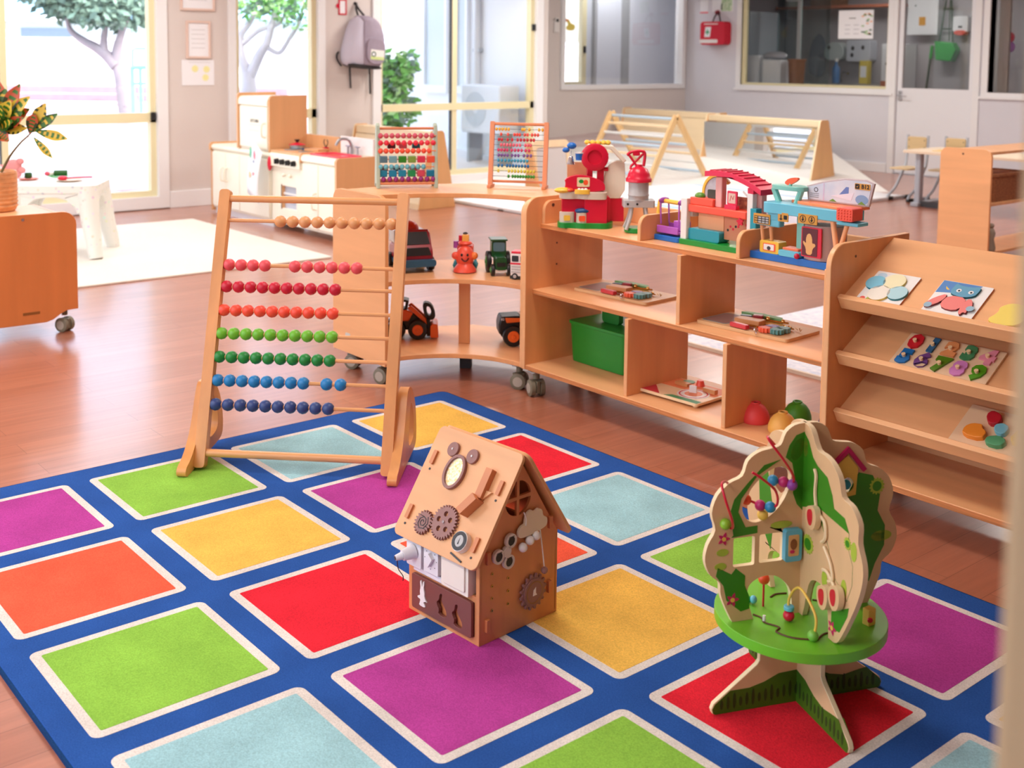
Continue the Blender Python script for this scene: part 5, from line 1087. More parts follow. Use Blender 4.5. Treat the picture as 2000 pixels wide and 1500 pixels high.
m = MB(); m.prism(mat('tan_shape', (226, 172, 110), .5), smooth_loop([(X(-2.285), .044), (X(-2.262), .044), (X(-2.260), .066), (X(-2.248), .075), (X(-2.252), .084), (X(-2.262), .082), (X(-2.262), .1), (X(-2.270), .116), (X(-2.282), .112), (X(-2.287), .095), (X(-2.285), .08), (X(-2.297), .09), (X(-2.298), .08), (X(-2.286), .066)], 1), .005, .0056, XZ); m.build('scanner_picture', sn, smooth=0)
m = MB(); m.sph(plastic('knob_crimson', (186, 20, 60)), (X(-2.322), -.004, .032), .010, 12, 8); m.build('round_knob', ap, 'crimson knob')
m = MB(); m.tube(PEACH, [(X(-2.195), .01, .165), (X(-2.178), .01, .075), (X(-2.175), .01, .03)], .009, 8); m.tube(PEACH, [(X(-2.145), .02, .165), (X(-2.166), .015, .08)], .008, 8); m.build('forked_post', ap, 'peach forked post', smooth=60)

# ================================================================== boards, box and bowls in the open shelf
def busy_board(loc, rz, label):
    b_ = thing('latch_board', label, 'activity board', loc, rz, 'latch boards on the middle shelf')
    BW = wood('board_wood', (222, 178, 130), axis='x', var=.06)
    m = MB(); m.prism(BW, rrect(-.195, -.105, .195, .105, .014, 4), 0, .012); m.build('board', b_, bev=.003)
    m = MB(); m.prism(mat('board_window', (150, 118, 112), .5), rrect(-.185, -.075, -.085, .07, .012, 3), .012, .0128); m.prism(mat('board_frame_blue', (96, 150, 160), .5), rrect(-.19, -.08, -.08, .075, .014, 3), .012, .0124); m.build('slot_picture', b_, smooth=0)
    m = MB(); m.prism(TLIME if False else mat('board_green', (120, 170, 110), .5), [(-.12, .07), (.06, .07), (.04, .098), (-.05, .103), (-.11, .09)], .012, .03); m.build('green_hill', b_, 'green painted hill')
    m = MB(); m.box(wood('block_wood', (214, 150, 96), axis='x'), (-.025, -.01, .022), (.1, .05, .02), rz=.1); m.build('wood_block', b_, bev=.002)
    m = MB(); m.box(plastic('latch_navy', (36, 44, 74)), (-.062, .02, .026), (.04, .022, .016), rz=.4); m.build('navy_latch', b_, bev=.002); m = MB(); m.box(plastic('latch_red', (150, 26, 40)), (-.022, .035, .03), (.036, .028, .018), rz=.4); m.build('red_latch', b_, bev=.003)
    m = MB(); m.box(plastic('bar_red', (206, 60, 70)), (-.01, -.092, .022), (.075, .022, .016), rz=-.1); m.build('red_bar', b_, bev=.003)
    BR_ = mat('brass', (212, 170, 96), .25, metal=.9)
    m = MB(); m.prism(mat('plate_brown', (176, 104, 80), .5), ell(.035, -.045, .045, .028, 20), .012, .015); m.build('brown_plate', b_)
    m = MB(); m.tube(BR_, [(-.04, -.07, .02), (.03, -.06, .022), (.05, -.07, .024)], .0045, 6); m.build('brass_bolt', b_, 'brass bolt')
    m = MB(); m.prism(mat('plate_yellow', (226, 180, 96), .5), rrect(.0, .02, .08, .06, .004, 2), .012, .017); m.build('yellow_plate', b_); m = MB(); m.tube(BR_, [(.0, .05, .022), (.09, .06, .024)], .004, 6); m.sph(BR_, (.01, .05, .028), .009, 8, 6); m.sph(BR_, (.07, .055, .028), .008, 8, 6); m.build('brass_slide', b_, 'brass slide')
    for x, y, rgb, n in ((.085, -.07, (244, 108, 74), 'orange'), (.125, -.062, (92, 150, 150), 'teal'), (.09, -.035, (140, 120, 176), 'violet'), (.128, -.028, (120, 160, 160), 'grey')):
        m = MB(); m.prism(mat('cog_' + n, rgb, .45), gear(x, y, .021, 12, .005), .014, .03); m.build('cog', b_, n + ' cog', bev=.001)
    m = MB()
    for k in range(7): m.lathe(BR_, [(.0045, -.0012), (.006, 0), (.0045, .0012)], (.105 + k * .011, .02 + .006 * math.sin(k * 1.7), .02), 8, Euler((k * .9, .6, .4 * k)))
    m.build('brass_chain', b_, 'brass chain')['kind'] = 'stuff'
    m = MB()
    for k in range(6): m.lathe(CHROME, [(.0045, -.0012), (.0062, 0), (.0045, .0012)], (.045 + k * .006, -.075 - k * .008, .018 - .001 * k), 8, Euler((k * .9, .8, .5 * k)))
    m.build('steel_chain', b_, 'steel chain')['kind'] = 'stuff'
    return b_
b1 = busy_board((-3.255, 3.305, .4383), R(4), 'latch board left of the upright divider, on the middle shelf')
b2_ = dup(b1); b2_.location = (-2.555, 3.265, .4383); b2_.rotation_euler.z = R(3); b2_['label'] = 'latch board right of the upright divider, below the airport playset'
# green lidded box
gb = thing('green_caddy', 'green plastic storage caddy on the bottom shelf', 'storage box', (-3.345, 3.335, .1245), 0)
GBX = mat('caddy_green', (30, 134, 40), .4, var=.05, scale=3)
def taper(m_, mt, x, y, z0, z1, s): 
    rings = []
    for z, f in ((z0, s), (z1, 1)): rings.append([(px_ * f, py_ * f, z) for px_, py_ in rrect(-x, -y, x, y, .02, 4)])
    m_.ring_loft(mt, rings); return m_
m = MB(); taper(m, GBX, .165, .105, 0, .165, .94); m.build('box', gb, bev=.004)
m = MB(); m.prism(GBX, rrect(-.17, -.11, .17, .11, .02, 4), .160, .172); m.build('rim', gb, bev=.003)
m = MB(); m.prism(GBX, rrect(-.06, .172, .04, .27, .015, 3), -.015, .015, XZ, [rrect(-.035, .235, .015, .255, .008, 3)]); m.build('handle', gb, bev=.004)
m = MB(); m.b2(plastic('caddy_pale', (196, 200, 186)), (.05, .0, .15), (.1, .02, .24)); m.build('card', gb)
# game boards, two stacked
def game_board(loc, rz, label, full=True):
    g_ = thing('game_board', label, 'board game', loc, rz, 'stacked play boards')
    m = MB(); m.prism(PALEX, rrect(-.16, -.115, .16, .115, .012, 4), .008, .018); m.build('board', g_, bev=.002)
    for x, y in ((-.14, -.095), (.14, -.095), (.14, .095), (-.14, .095)): m = MB(); m.cyl(PALEW, (x, y, 0), (x, y, .009), .01, seg=10); m.build('foot', g_)
    if full:
        m = MB(); m.prism(mat('gb_red', (206, 50, 64), .5), [(-.155, -.11), (-.02, -.11), (-.155, .02)], .018, .0186); m.prism(mat('gb_green', (70, 150, 100), .5), [(.0, -.11), (.155, -.11), (.155, -.08), (.02, -.085)], .018, .0186); m.prism(mat('gb_orange', (240, 140, 90), .5), rrect(-.15, .0, .15, .11, .01, 2), .018, .0184); m.prism(TOYWHITE, ell(.07, -.02, .062, n=24), .018, .0188, XY); m.prism(mat('gb_red', (206, 50, 64)), ell(.07, -.02, .055, n=24), .018, .0192, XY, [ell(.07, -.02, .05, n=24)]); m.prism(mat('gb_orange', (240, 140, 90)), ell(.07, -.02, .034, n=20), .0188, .0194); m.build('printed_path', g_, smooth=0)
        m = MB(); m.box(TOYWHITE, (.06, -.01, .032), (.028, .006, .028), rz=.3); m.build('clock_hand_card', g_); m = MB(); m.b2(wood('block_wood', (214, 150, 96)), (-.06, .03, .018), (.0, .055, .03)); m.build('wood_slider', g_); m = MB(); m.cyl(OR2, (.02, .085, .018), (.02, .085, .04), .018, .012, seg=14); m.build('orange_cone', g_); m = MB(); m.b2(wood('block_wood', (214, 150, 96)), (.075, .03, .018), (.13, .05, .034)); m.build('wood_slider', g_)
        m = MB(); m.cyl(mat('gb_green2', (120, 170, 130), .5), (-.04, .09, .018), (-.04, .09, .021), .024, seg=18); m.build('green_disc', g_)
    return g_
game_board((-2.885, 3.245, .1245), R(3), 'colourful clock play board lying on the bottom shelf')
# bowls
for rgb, p, r, nm in (((240, 74, 74), (-2.50, 3.20), .050, 'red'), ((240, 180, 84), (-2.372, 3.185), .050, 'yellow'), ((70, 146, 30), (-2.415, 3.325), .050, 'green'), ((86, 74, 140), (-2.28, 3.335), .046, 'violet')):
    bo = thing('stacking_bowl', '%s upturned wooden bowl on the bottom shelf' % nm, 'bowl', (p[0], p[1], .1245), 0, 'upturned bowls on the bottom shelf')
    m = MB(); m.lathe(mat('bowl_' + nm, rgb, .5, var=.05, scale=20), [(r * .96, 0), (r, .008), (r * .98, .02), (r * .86, .038), (r * .64, .054), (r * .40, .063), (r * .30, .066)], (0, 0, 0), 32); m.build('shell', bo, smooth=60)
    m = MB(); m.lathe(mat('bowl_' + nm, rgb), [(r * .34, .064), (r * .33, .070), (r * .22, .070), (r * .20, .066)], (0, 0, 0), 24); m.build('foot_ring', bo, smooth=60)

# ================================================================== flat puzzles on the display shelf
def on_slope(k, x, v, name, label, cat='puzzle', group='puzzles on the display shelf'):
    """Empty lying on sloping board k with local x along the shelf, local y up the slope"""
    fr = SLOPE[k]; t = thing(name, label, cat, (0, 0, 0), 0, group)
    o = fr.p(x, v, .0002); M = Matrix(((1, 0, 0), (0, fr.v.y, fr.n.y), (0, fr.v.z, fr.n.z)))
    t.rotation_euler = M.to_euler(); t.location = o; return t
# circles
p = on_slope(0, -1.968, .082, 'circle_puzzle', 'white wooden puzzle with four pastel round pieces on top sloping board')
m = MB(); m.prism(mat('puzzle_white', (240, 236, 232), .5), rrect(-.075, -.075, .075, .075, .004, 2), 0, .006, side=PLY); m.build('tray', p, bev=.001)
m = MB(); m.prism(mat('dot_red', (240, 100, 90), .5), ell(-.055, -.062, .009, n=12), .006, .0064); m.prism(TLIME, [(-.045, -.068), (-.035, -.068), (-.028, -.045), (-.036, -.045)], .006, .0064); m.prism(mat('dot_blue', (190, 214, 232), .5), ell(-.05, .055, .016, .012, 12), .006, .0064); m.build('printed_dots', p, smooth=0)
for x, y, r, rgb, e in ((-.048, .012, .032, (120, 190, 214), (40, 120, 140)), (.008, .030, .036, (240, 232, 190), (214, 190, 90)), (-.012, -.032, .036, (236, 228, 214), (220, 190, 90)), (.044, -.018, .032, (176, 214, 222), (50, 120, 130))):
    m = MB(); m.prism(mat('pz_%d%d%d' % rgb, rgb, .5), ell(x, y, r, n=24), .004, .013, side=mat('pze_%d%d%d' % e, e, .6)); m.build('round_piece', p, bev=.0008)
# owl-like bird
p = on_slope(0, -1.742, .085, 'bird_puzzle', 'wooden bird puzzle in pink and blue, second on the top sloping board')
m = MB(); m.prism(mat('puzzle_white', (240, 236, 232)), rrect(-.08, -.08, .08, .08, .004, 2), 0, .006, side=PLY); m.build('tray', p, bev=.001)
m = MB(); m.prism(mat('night_blue', (84, 136, 196), .5), [(-.078, .02), (-.02, .03), (.0, .06), (.04, .066), (.045, .078), (-.078, .078)], .006, .0064); m.prism(TYEL, smooth_loop([(-.06, .055), (-.052, .038), (-.04, .04), (-.05, .046)], 1), .0064, .0068); m.build('night_sky_print', p, smooth=0)
OWB, OWP, OWR = mat('bird_blue', (96, 160, 190), .5), mat('bird_pink', (236, 128, 122), .5), mat('piece_edge', (120, 40, 44), .6)
m = MB(); m.prism(OWB, smooth_loop([(-.032, .022), (-.03, .07), (-.018, .06), (.02, .058), (.05, .068), (.05, .04), (.046, .022), (.02, .01), (-.01, .012)], 1), .004, .013, side=mat('piece_edge_teal', (20, 90, 100), .6)); hd_ = m.build('head_piece', p, 'blue head piece', bev=.0006)
for x in (-.008, .03): m = MB(); m.prism(TOYWHITE, ell(x, .036, .008, n=14), .013, .0134); m.prism(INK, ell(x + .001, .035, .0035, n=10), .0134, .0138); m.build('eye', hd_, smooth=0)
m = MB(); m.prism(OWP, smooth_loop([(-.028, .01), (.03, .012), (.034, -.03), (.02, -.052), (-.02, -.05), (-.036, -.03)], 1), .004, .012, side=OWR); m.build('body_piece', p, 'pink body piece', bev=.0006)
for P in ([(-.034, .016), (-.03, -.01), (-.046, -.04), (-.074, -.06), (-.078, -.04), (-.062, -.01)], [(.034, .008), (.05, .006), (.062, -.02), (.064, -.04), (.056, -.038), (.058, -.056), (.048, -.05), (.044, -.066), (.034, -.056), (.03, -.03)]):
    m = MB(); m.prism(OWP, smooth_loop(P, 1), .004, .013, side=OWR); wg = m.build('wing_piece', p, 'pink and grey wing piece', bev=.0006)
    cx_ = sum(a for a, _ in P[2:5]) / 3; cy_ = sum(b_ for _, b_ in P[2:5]) / 3; m = MB(); m.prism(mat('wing_grey', (150, 180, 196), .5), ell(cx_, cy_, .012, .012, 12), .013, .0135); m.build('wing_tip', wg, smooth=0)
# yellow shape half hidden by the doorway
p = on_slope(0, -1.580, .055, 'yellow_puzzle', 'yellow rounded puzzle beside the doorway edge')
m = MB(); m.prism(mat('pz_yellow', (240, 214, 100), .5), smooth_loop([(-.045, -.04), (.06, -.04), (.06, .05), (.0, .06), (-.03, .03), (-.02, .01)], 2), 0, .010); m.build('tray', p, bev=.001)
# number puzzle
p = on_slope(1, -1.765, .082, 'number_puzzle', 'wooden peg puzzle with coloured numbers 0 to 9', )
m = MB(); m.prism(wood('number_tray', (232, 196, 158), axis='x', var=.04), rrect(-.155, -.078, .155, .078, .004, 2), 0, .008, side=PALEX); m.build('tray', p, bev=.001)
nums = [('0', (206, 30, 44)), ('1', (44, 96, 136)), ('2', (226, 146, 90)), ('3', (62, 130, 84)), ('4', (226, 140, 160)), ('5', (22, 108, 176)), ('6', (110, 66, 130)), ('7', (82, 128, 20)), ('8', (206, 128, 190)), ('9', (76, 146, 20))]
for k, (ch, rgb) in enumerate(nums):
    x = -.118 + (k % 5) * .0585; y = .036 if k < 5 else -.034
    m = MB(); m.text(mat('num_' + ch, rgb, .45), ch, FR((x, y, .0115), (1, 0, 0), (0, 1, 0)), .074, .006, bold=.0062); nm_ = m.build('number_piece', p, 'painted digit ' + ch)
    m = MB(); m.cyl(PALEW, (x, y, .014), (x, y, .024), .0055, .0065, seg=12); m.build('peg', nm_)
# animal puzzle at the bottom
p = on_slope(2, -1.60, .085, 'vehicle_puzzle', 'wooden tray puzzle with chunky coloured pieces on lowest sloping board')
m = MB(); m.prism(wood('number_tray', (232, 196, 158)), rrect(-.115, -.085, .115, .085, .004, 2), 0, .008, side=PALEX); m.build('tray', p, bev=.001)
for P, rgb, nm in (([(-.08, -.05), (-.02, -.05), (-.015, -.02), (-.035, -.01), (-.04, .005), (-.07, .0), (-.085, -.02)], (242, 144, 46), 'orange'), ([(-.03, .015), (-.005, .02), (.0, .04), (-.01, .06), (-.04, .068), (-.05, .045)], (186, 26, 44), 'red'), ([(.0, -.01), (.03, -.015), (.035, .02), (.01, .03), (-.01, .015)], (120, 190, 206), 'pale blue'), ([(-.005, -.06), (.04, -.06), (.05, -.03), (.02, -.02), (-.01, -.035)], (84, 160, 110), 'green'), ([(.05, -.03), (.09, -.03), (.09, .03), (.06, .03)], (240, 200, 70), 'yellow')):
    m = MB(); m.prism(mat('chunk_' + nm.replace(' ', ''), rgb, .45), smooth_loop(P, 1), .006, .024); m.build('chunky_piece', p, nm + ' piece', bev=.002)
# ================================================================== low cabinet, plant
OW = wood('cabinet_orange_wood', (214, 126, 68), rough=.33, axis='z', var=.06)
lc = thing('low_cabinet', 'low orange-brown wooden cabinet on casters carrying the pot plant', 'cabinet', (-5.75, 1.5, 0))
O = Vector((-5.75, 1.5, 0))
pf = [(.9, .072), (1.80, .068), (1.835, .078), (1.87, .10), (1.90, .115), (1.957, .117), (1.957, .54)] + [(1.887 + .07 * math.cos(R(a)), .545 + .065 * math.sin(R(a))) for a in range(0, 91, 15)] + [(.9, .61)]
m = om(); m.prism(OW, pf, -.022, 0, FR((-5.75, 0, 0), (0, 1, 0), (0, 0, 1)), side=FBX); m.build('back_panel', lc, bev=.003)
m = om(); m.b2(FBX, (-6.15, .9, .585), (-5.772, 1.86, .604)); m.build('top_board', lc, bev=.002)
m = om(); m.b2(FB, (-6.15, 1.86, .117), (-5.772, 1.88, .604)); m.build('side_panel', lc, bev=.002)
m = om(); m.b2(FBX, (-6.15, .9, .117), (-5.772, 1.86, .137)); m.build('bottom_board', lc, bev=.002)
m = om(); m.cyl(CHROME, (-5.75, 1.70, .585), (-5.747, 1.70, .585), .007, seg=12); m.build('screw', lc, 'metal screw cap')
m = om(); m.b2(mat('label_plate', (150, 96, 48), .4, metal=.3), (-5.751, 1.69, .115), (-5.7485, 1.77, .128)); m.build('label_plate', lc, 'small brown plate')
caster(lc, Vector((-5.80, 1.905, 0)) - O, R(30), r=.036, h=.117); caster(lc, Vector((-6.1, 1.0, 0)) - O, 0, r=.036, h=.117)

pl = thing('potted_croton', 'croton plant in woven wooden pot on the low cabinet', 'potted plant', (-6.01, 1.65, .6045), CAMRZ)
POTW = wood('pot_wood', (222, 152, 98), axis='x', var=.16, sc=30)
m = MB(); m.lathe(POTW, [(.088, 0), (.096, .01), (.102, .06), (.104, .19), (.10, .20), (.094, .198), (.09, .17)], (0, 0, 0), 32)
for k in range(9): m.lathe(POTW, [(.1015, .02 + k * .02), (.1055, .027 + k * .02), (.1015, .034 + k * .02)], (0, 0, 0), 32, cap=False)
m.build('pot', pl, 'woven wood pot', smooth=60)
m = MB(); m.cyl(mat('pot_pebbles', (214, 208, 198), .9, bump=.6, bscale=120, var=.2, scale=90), (0, 0, .17), (0, 0, .185), .093, seg=24); m.build('soil', pl, 'pale pebble top')
LG, LY, LR_, LD = mat('leaf_green', (58, 116, 28), .38), mat('leaf_yellow', (226, 196, 66), .4), mat('leaf_red', (196, 84, 46), .4), mat('leaf_dark', (44, 66, 22), .38)
def leaf(m, base, tip, width, nrm, tone=0, droop=.12):
    width *= 1.3
    base = Vector(base); tip = Vector(tip); d = tip - base; L_ = d.length; d.normalize(); nrm = Vector(nrm); s = d.cross(nrm).normalized(); nrm = s.cross(d)
    NS, NC = 12, 4; g = []
    for i in range(NS + 1):
        t = i / NS; wd_ = width * (math.sin(PI * min(1, t * .93 + .04)) ** .75) * (.55 + .6 * t if t < .7 else 1.0 * (1.9 - 1.26 * t))
        c = base + d * (L_ * t) - nrm * (droop * L_ * t * t)
        g.append([m.bm.verts.new(c + s * (wd_ * (j / NC * 2 - 1)) + nrm * (abs(j / NC * 2 - 1) * wd_ * .28)) for j in range(NC + 1)])
    for i in range(NS):
        for j in range(NC):
            f = m.bm.faces.new([g[i][j], g[i][j + 1], g[i + 1][j + 1], g[i + 1][j]])
            mid = j in (1, 2); e = i % 2
            if tone == 0: mt = (LG if e else LD) if not mid else (LY if i % 3 == 0 else LG)
            elif tone == 1: mt = (LY if e else LG) if mid else (LY if i > 3 else LG)
            elif tone == 2: mt = (LR_ if i > 6 else LD) if not mid else (LG if e else LR_)
            else: mt = LY if (e or mid) else LD
            f.material_index = m.mi(mt)
def fol(u, z, d=0.0): return Vector((u, d, z))
random.seed(11)
m = MB()
K = 1 / 398.0
def pxl(px, py, d=0.0): return Vector(((px + 9.5) * K, d, (409 - py) * K))
# main cluster leaves: (base px, tip px, width, tone)
for b_, t_, wdt, tone, dd in (((8, 232), (46, 158), .032, 2, -.02), ((5, 235), (66, 182), .030, 1, -.03), ((8, 240), (62, 206), .032, 2, -.01), ((5, 245), (54, 212), .036, 0, -.05), ((4, 250), (60, 243), .026, 3, -.03), ((2, 250), (30, 268), .022, 2, -.06), ((2, 230), (10, 168), .036, 0, .03),
                             ((0, 235), (-22, 165), .036, 1, .0), ((0, 240), (-45, 190), .036, 0, .0), ((0, 245), (-55, 225), .034, 1, -.04), ((0, 250), (-50, 262), .03, 2, .02), ((5, 240), (34, 190), .034, 1, -.06), ((4, 232), (20, 200), .034, 0, -.08), ((6, 245), (40, 228), .032, 0, -.08), ((0, 225), (-8, 150), .034, 2, .05), ((2, 230), (30, 175), .03, 0, .06), ((2, 245), (-25, 210), .034, 0, -.09), ((3, 240), (14, 222), .034, 2, -.10), ((6, 250), (58, 222), .026, 2, -.06)):
    leaf(m, pxl(*b_, dd * .3), pxl(*t_, dd), wdt, (0.1, -1, .35), tone, .06)
for b_, t_, wdt, tone, dd in (((62, 255), (74, 215), .026, 2, -.01), ((66, 252), (92, 196), .030, 3, .01), ((68, 252), (118, 215), .022, 0, -.01), ((74, 250), (138, 264), .022, 1, -.02), ((70, 263), (108, 302), .016, 1, -.02)):
    leaf(m, pxl(*b_, 0), pxl(*t_, dd), wdt, (0.05, -1, .25), tone, .03)
m.build('foliage', pl, 'yellow-veined green and red leaves', smooth=80)
STM = mat('stem_brown', (104, 84, 40), .6)
m = MB(); m.tube(STM, spline([pxl(4, 332, 0), pxl(22, 300, 0), pxl(42, 275, 0), pxl(58, 260, 0), pxl(66, 252, 0)], 6), [.007 - .004 * k / 24 for k in range(25)], 7); m.tube(STM, spline([pxl(57, 262), pxl(64, 262), pxl(70, 263)], 5), .0015, 5); m.build('stem', pl)
m = MB(); m.tube(STM, spline([pxl(-10, 335, .02), pxl(-6, 290, .02), pxl(2, 245, 0)], 6), .007, 7); m.build('stem', pl)

# ================================================================== cream rug and speckled table
RC = mat('cream_rug', (238, 231, 219), .95, var=.05, scale=90, stretch=(1, 4, 1), bump=.4, bscale=160)
m = MB(); m.prism(RC, rrect(-1.13, -2.2, 1.13, .42, .02, 3), 0, .012); cr_ = m.build('cream_rug', bev=.003, loc=(-7.94, 3.63, 0)); tag(cr_, 'plain cream woven rug under the speckled white table', 'rug')
SPK = bpy.data.materials.new('speckled_white'); SPK.use_nodes = True
nt = SPK.node_tree; b = nt.nodes['Principled BSDF']; b.inputs['Roughness'].default_value = .35
tc = nt.nodes.new('ShaderNodeTexCoord'); vo = nt.nodes.new('ShaderNodeTexVoronoi'); vo.inputs['Scale'].default_value = 26; nt.links.new(tc.outputs['Object'], vo.inputs['Vector'])
lt = nt.nodes.new('ShaderNodeMath'); lt.operation = 'LESS_THAN'; lt.inputs[1].default_value = .24; nt.links.new(vo.outputs['Distance'], lt.inputs[0])
hs = nt.nodes.new('ShaderNodeHueSaturation'); hs.inputs['Saturation'].default_value = .55; hs.inputs['Value'].default_value = 1.0; nt.links.new(vo.outputs['Color'], hs.inputs['Color'])
mx = nt.nodes.new('ShaderNodeMix'); mx.data_type = 'RGBA'; mx.inputs['A'].default_value = lin((236, 234, 226)) + (1,); nt.links.new(hs.outputs[0], mx.inputs['B'])
f2 = nt.nodes.new('ShaderNodeMath'); f2.operation = 'MULTIPLY'; f2.inputs[1].default_value = .45; nt.links.new(lt.outputs[0], f2.inputs[0]); nt.links.new(f2.outputs[0], mx.inputs['Factor']); nt.links.new(mx.outputs['Result'], b.inputs['Base Color'])
st = thing('speckled_table', 'low white speckled plastic table with splayed rounded legs on cream rug', 'table', (-8.04, 2.62, .0125), math.atan2(-.84, -.54))
# local x along the front side (camera left), local y away
TXh, TYh, TZ = .30, .24, .49
m = MB(); m.prism(SPK, rrect(-TXh, -TYh, TXh, TYh, .07, 6), TZ - .05, TZ); m.build('tabletop', st, bev=.02, bseg=4, smooth=60)
for sx in (-1, 1):
    for sy in (-1, 1):
        m = MB(); a0 = Vector((sx * (TXh - .075), sy * (TYh - .07), TZ - .02)); a1 = Vector((sx * (TXh - .045), sy * (TYh - .035), .26)); a2 = Vector((sx * (TXh + .0), sy * (TYh + .02), .0))
        m.tube(SPK, [a0, a1, a2], [.075, .062, .046], 18); m.build('leg', st, smooth=60)
for s_, P in (('f', (0, -1)), ('b', (0, 1))):
    y = P[1] * (TYh - .04); fr = FR((0, y, 0), (1, 0, 0), (0, 0, 1))
    o_ = [(-TXh + .04, TZ - .03), (-TXh + .04, .30)] + [(-.17 * math.cos(R(a)), .30 + .11 * math.sin(R(a))) for a in range(0, 181, 15)] + [(TXh - .04, .30), (TXh - .04, TZ - .03)]
    m = MB(); m.prism(SPK, o_, -.03, .03, fr); m.build('apron', st, bev=.012)
for sx in (-1, 1):
    fr = FR((sx * (TXh - .04), 0, 0), (0, 1, 0), (0, 0, 1))
    o_ = [(-TYh + .04, TZ - .03), (-TYh + .04, .30)] + [(-.11 * math.cos(R(a)), .30 + .10 * math.sin(R(a))) for a in range(0, 181, 15)] + [(TYh - .04, .30), (TYh - .04, TZ - .03)]
    m = MB(); m.prism(SPK, o_, -.03, .03, fr); m.build('apron', st, bev=.012)
TT = .5035
def plate(p, rgb, lbl, r=.075):
    o = thing('play_plate', lbl, 'toy plate', (p[0], p[1], TT), 0, 'play food plates on the speckled table')
    m = MB(); m.lathe(mat('plate_%d_%d_%d' % rgb, rgb, .4), [(r * .6, 0), (r, .010), (r * .97, .012), (r * .6, .004)], (0, 0, 0), 28); m.build('dish', o, smooth=60); return o
plate((-8.30, 2.50), (244, 128, 96), 'orange toy plate beside the plant pot, on the white table')
plate((-8.335, 2.715), (110, 206, 110), 'green toy plate with cucumber on the white table', .07)
plate((-8.06, 2.70), (232, 206, 182), 'cream toy plate with red ladle on the white table', .09)
VEG = mat('veg_green', (36, 92, 40), .5)
def food(nm, lbl, cat, p, rz=0): return thing(nm, lbl, cat, (p[0], p[1], TT + .008), rz)
o = food('toy_pepper', 'dark green toy vegetable on the orange plate', 'toy food', (-8.30, 2.50)); m = MB(); m.lathe(VEG, [(.018, 0), (.026, .008), (.026, .034), (.02, .042)], (0, 0, 0), 14); m.build('pepper', o, smooth=60)
o = food('toy_cucumber', 'dark green toy cucumber on the green plate', 'toy food', (-8.34, 2.735), CAMRZ + R(18)); m = MB(); m.cyl(VEG, (-.045, 0, .022), (.045, 0, .022), .021, seg=14); m.build('cucumber', o, bev=.004, smooth=60)
m = MB(); m.cyl(mat('veg_pale', (150, 200, 120), .5), (.045, 0, .022), (.0455, 0, .022), .017, seg=14); m.build('cut_end', o)
o = food('toy_radish', 'pink and white toy radish beside the cucumber', 'toy food', (-8.40, 2.66), CAMRZ); m = MB(); m.lathe(PINK, [(.003, 0), (.016, .012), (.017, .026), (.008, .04)], (-.02, 0, .016), 14, Euler((0, PI / 2, 0))); m.lathe(TOYWHITE, [(.008, 0), (.017, .008), (.014, .024), (.004, .03)], (.02, 0, .016), 14, Euler((0, PI / 2, 0))); m.build('radish', o, smooth=60)
o = food('toy_ladle', 'red toy ladle with long handle on the cream plate', 'toy spoon', (-8.06, 2.70), CAMRZ); m = MB(); m.sph(RED, (-.045, 0, .012), (.034, .03, .016), 18, 10); m.build('bowl', o, smooth=60); m = MB(); m.tube(plastic('ladle_handle', (190, 50, 80)), [(-.015, 0, .012), (.06, 0, .018), (.16, 0, .022)], .006, 8); m.build('handle', o)
o = thing('pink_soft_toy', 'pink soft toy on the table behind the plant pot', 'soft toy', (-8.25, 2.37, TT), CAMRZ)
PF = mat('plush_pink', (226, 150, 150), .9, bump=.4, bscale=120); m = MB(); m.sph(PF, (-.06, 0, .055), (.07, .06, .06), 18, 12); m.sph(PF, (.02, 0, .105), (.055, .05, .05), 18, 12); m.build('body', o, smooth=80)
for x, z in ((.07, .14), (.08, .08), (.05, .05)):
    m = MB(); m.sph(PF, (x, -.01, z), (.028, .022, .024), 14, 10); m.build('ear' if z > .1 else 'paw', o, smooth=80)
m = MB(); m.sph(mat('plush_pale', (244, 214, 216), .9), (-.07, -.045, .07), (.045, .03, .045), 14, 10); m.build('tummy_patch', o, 'pale pink patch', smooth=80)
ks = thing('kids_stool', 'small pink-topped stool under the far side of the speckled table', 'stool', (-8.72, 2.30, .0125), CAMRZ)
m = MB(); m.prism(mat('stool_pink', (226, 196, 188), .5), rrect(-.14, -.14, .14, .14, .04, 5), .25, .275); m.build('seat', ks, bev=.006)
for sx in (-1, 1):
    for sy in (-1, 1): m = MB(); m.cyl(STEEL, (sx * .10, sy * .10, 0), (sx * .09, sy * .09, .25), .012, seg=10); m.build('leg', ks)

# ================================================================== play kitchen
KC = CREAMLAM
def cupboard(name, label, x0, x1, y0, y1, z1, lip=True):
    t = thing(name, label, 'play kitchen', ((x0 + x1) / 2, y0, 0), 0, 'play kitchen units along the window')
    return t, Vector(((x0 + x1) / 2, y0, 0))
fg, O = cupboard('play_fridge', 'cream play fridge with tall tower and tan side, left end of play kitchen', -9.41, -8.35, 4.4, 4.72, 1.05)
m = om(); m.b2(KC, (-9.41, 4.40, .05), (-8.35, 4.72, .55)); m.build('base_cabinet', fg, bev=.003)
m = om(); m.prism(KC, rrect(4.385, .55, 4.73, .605, .03, 5, (0, 0, 1, 1)), -9.42, -8.345, FR((0, 0, 0), (0, 1, 0), (0, 0, 1))); m.build('worktop', fg, bev=.002)
m = om(); m.prism(TANW, rrect(4.375, .55, 4.74, .62, .03, 5, (0, 0, 1, 0)), -9.445, -9.42, FR((0, 0, 0), (0, 1, 0), (0, 0, 1))); m.prism(TANW, [(4.39, .02), (4.73, .02), (4.73, .56), (4.39, .56)], -9.44, -9.42, FR((0, 0, 0), (0, 1, 0), (0, 0, 1))); m.build('side_panel', fg)
m = om(); m.b2(KC, (-8.88, 4.40, .605), (-8.375, 4.72, 1.02)); m.build('tower', fg, bev=.003)
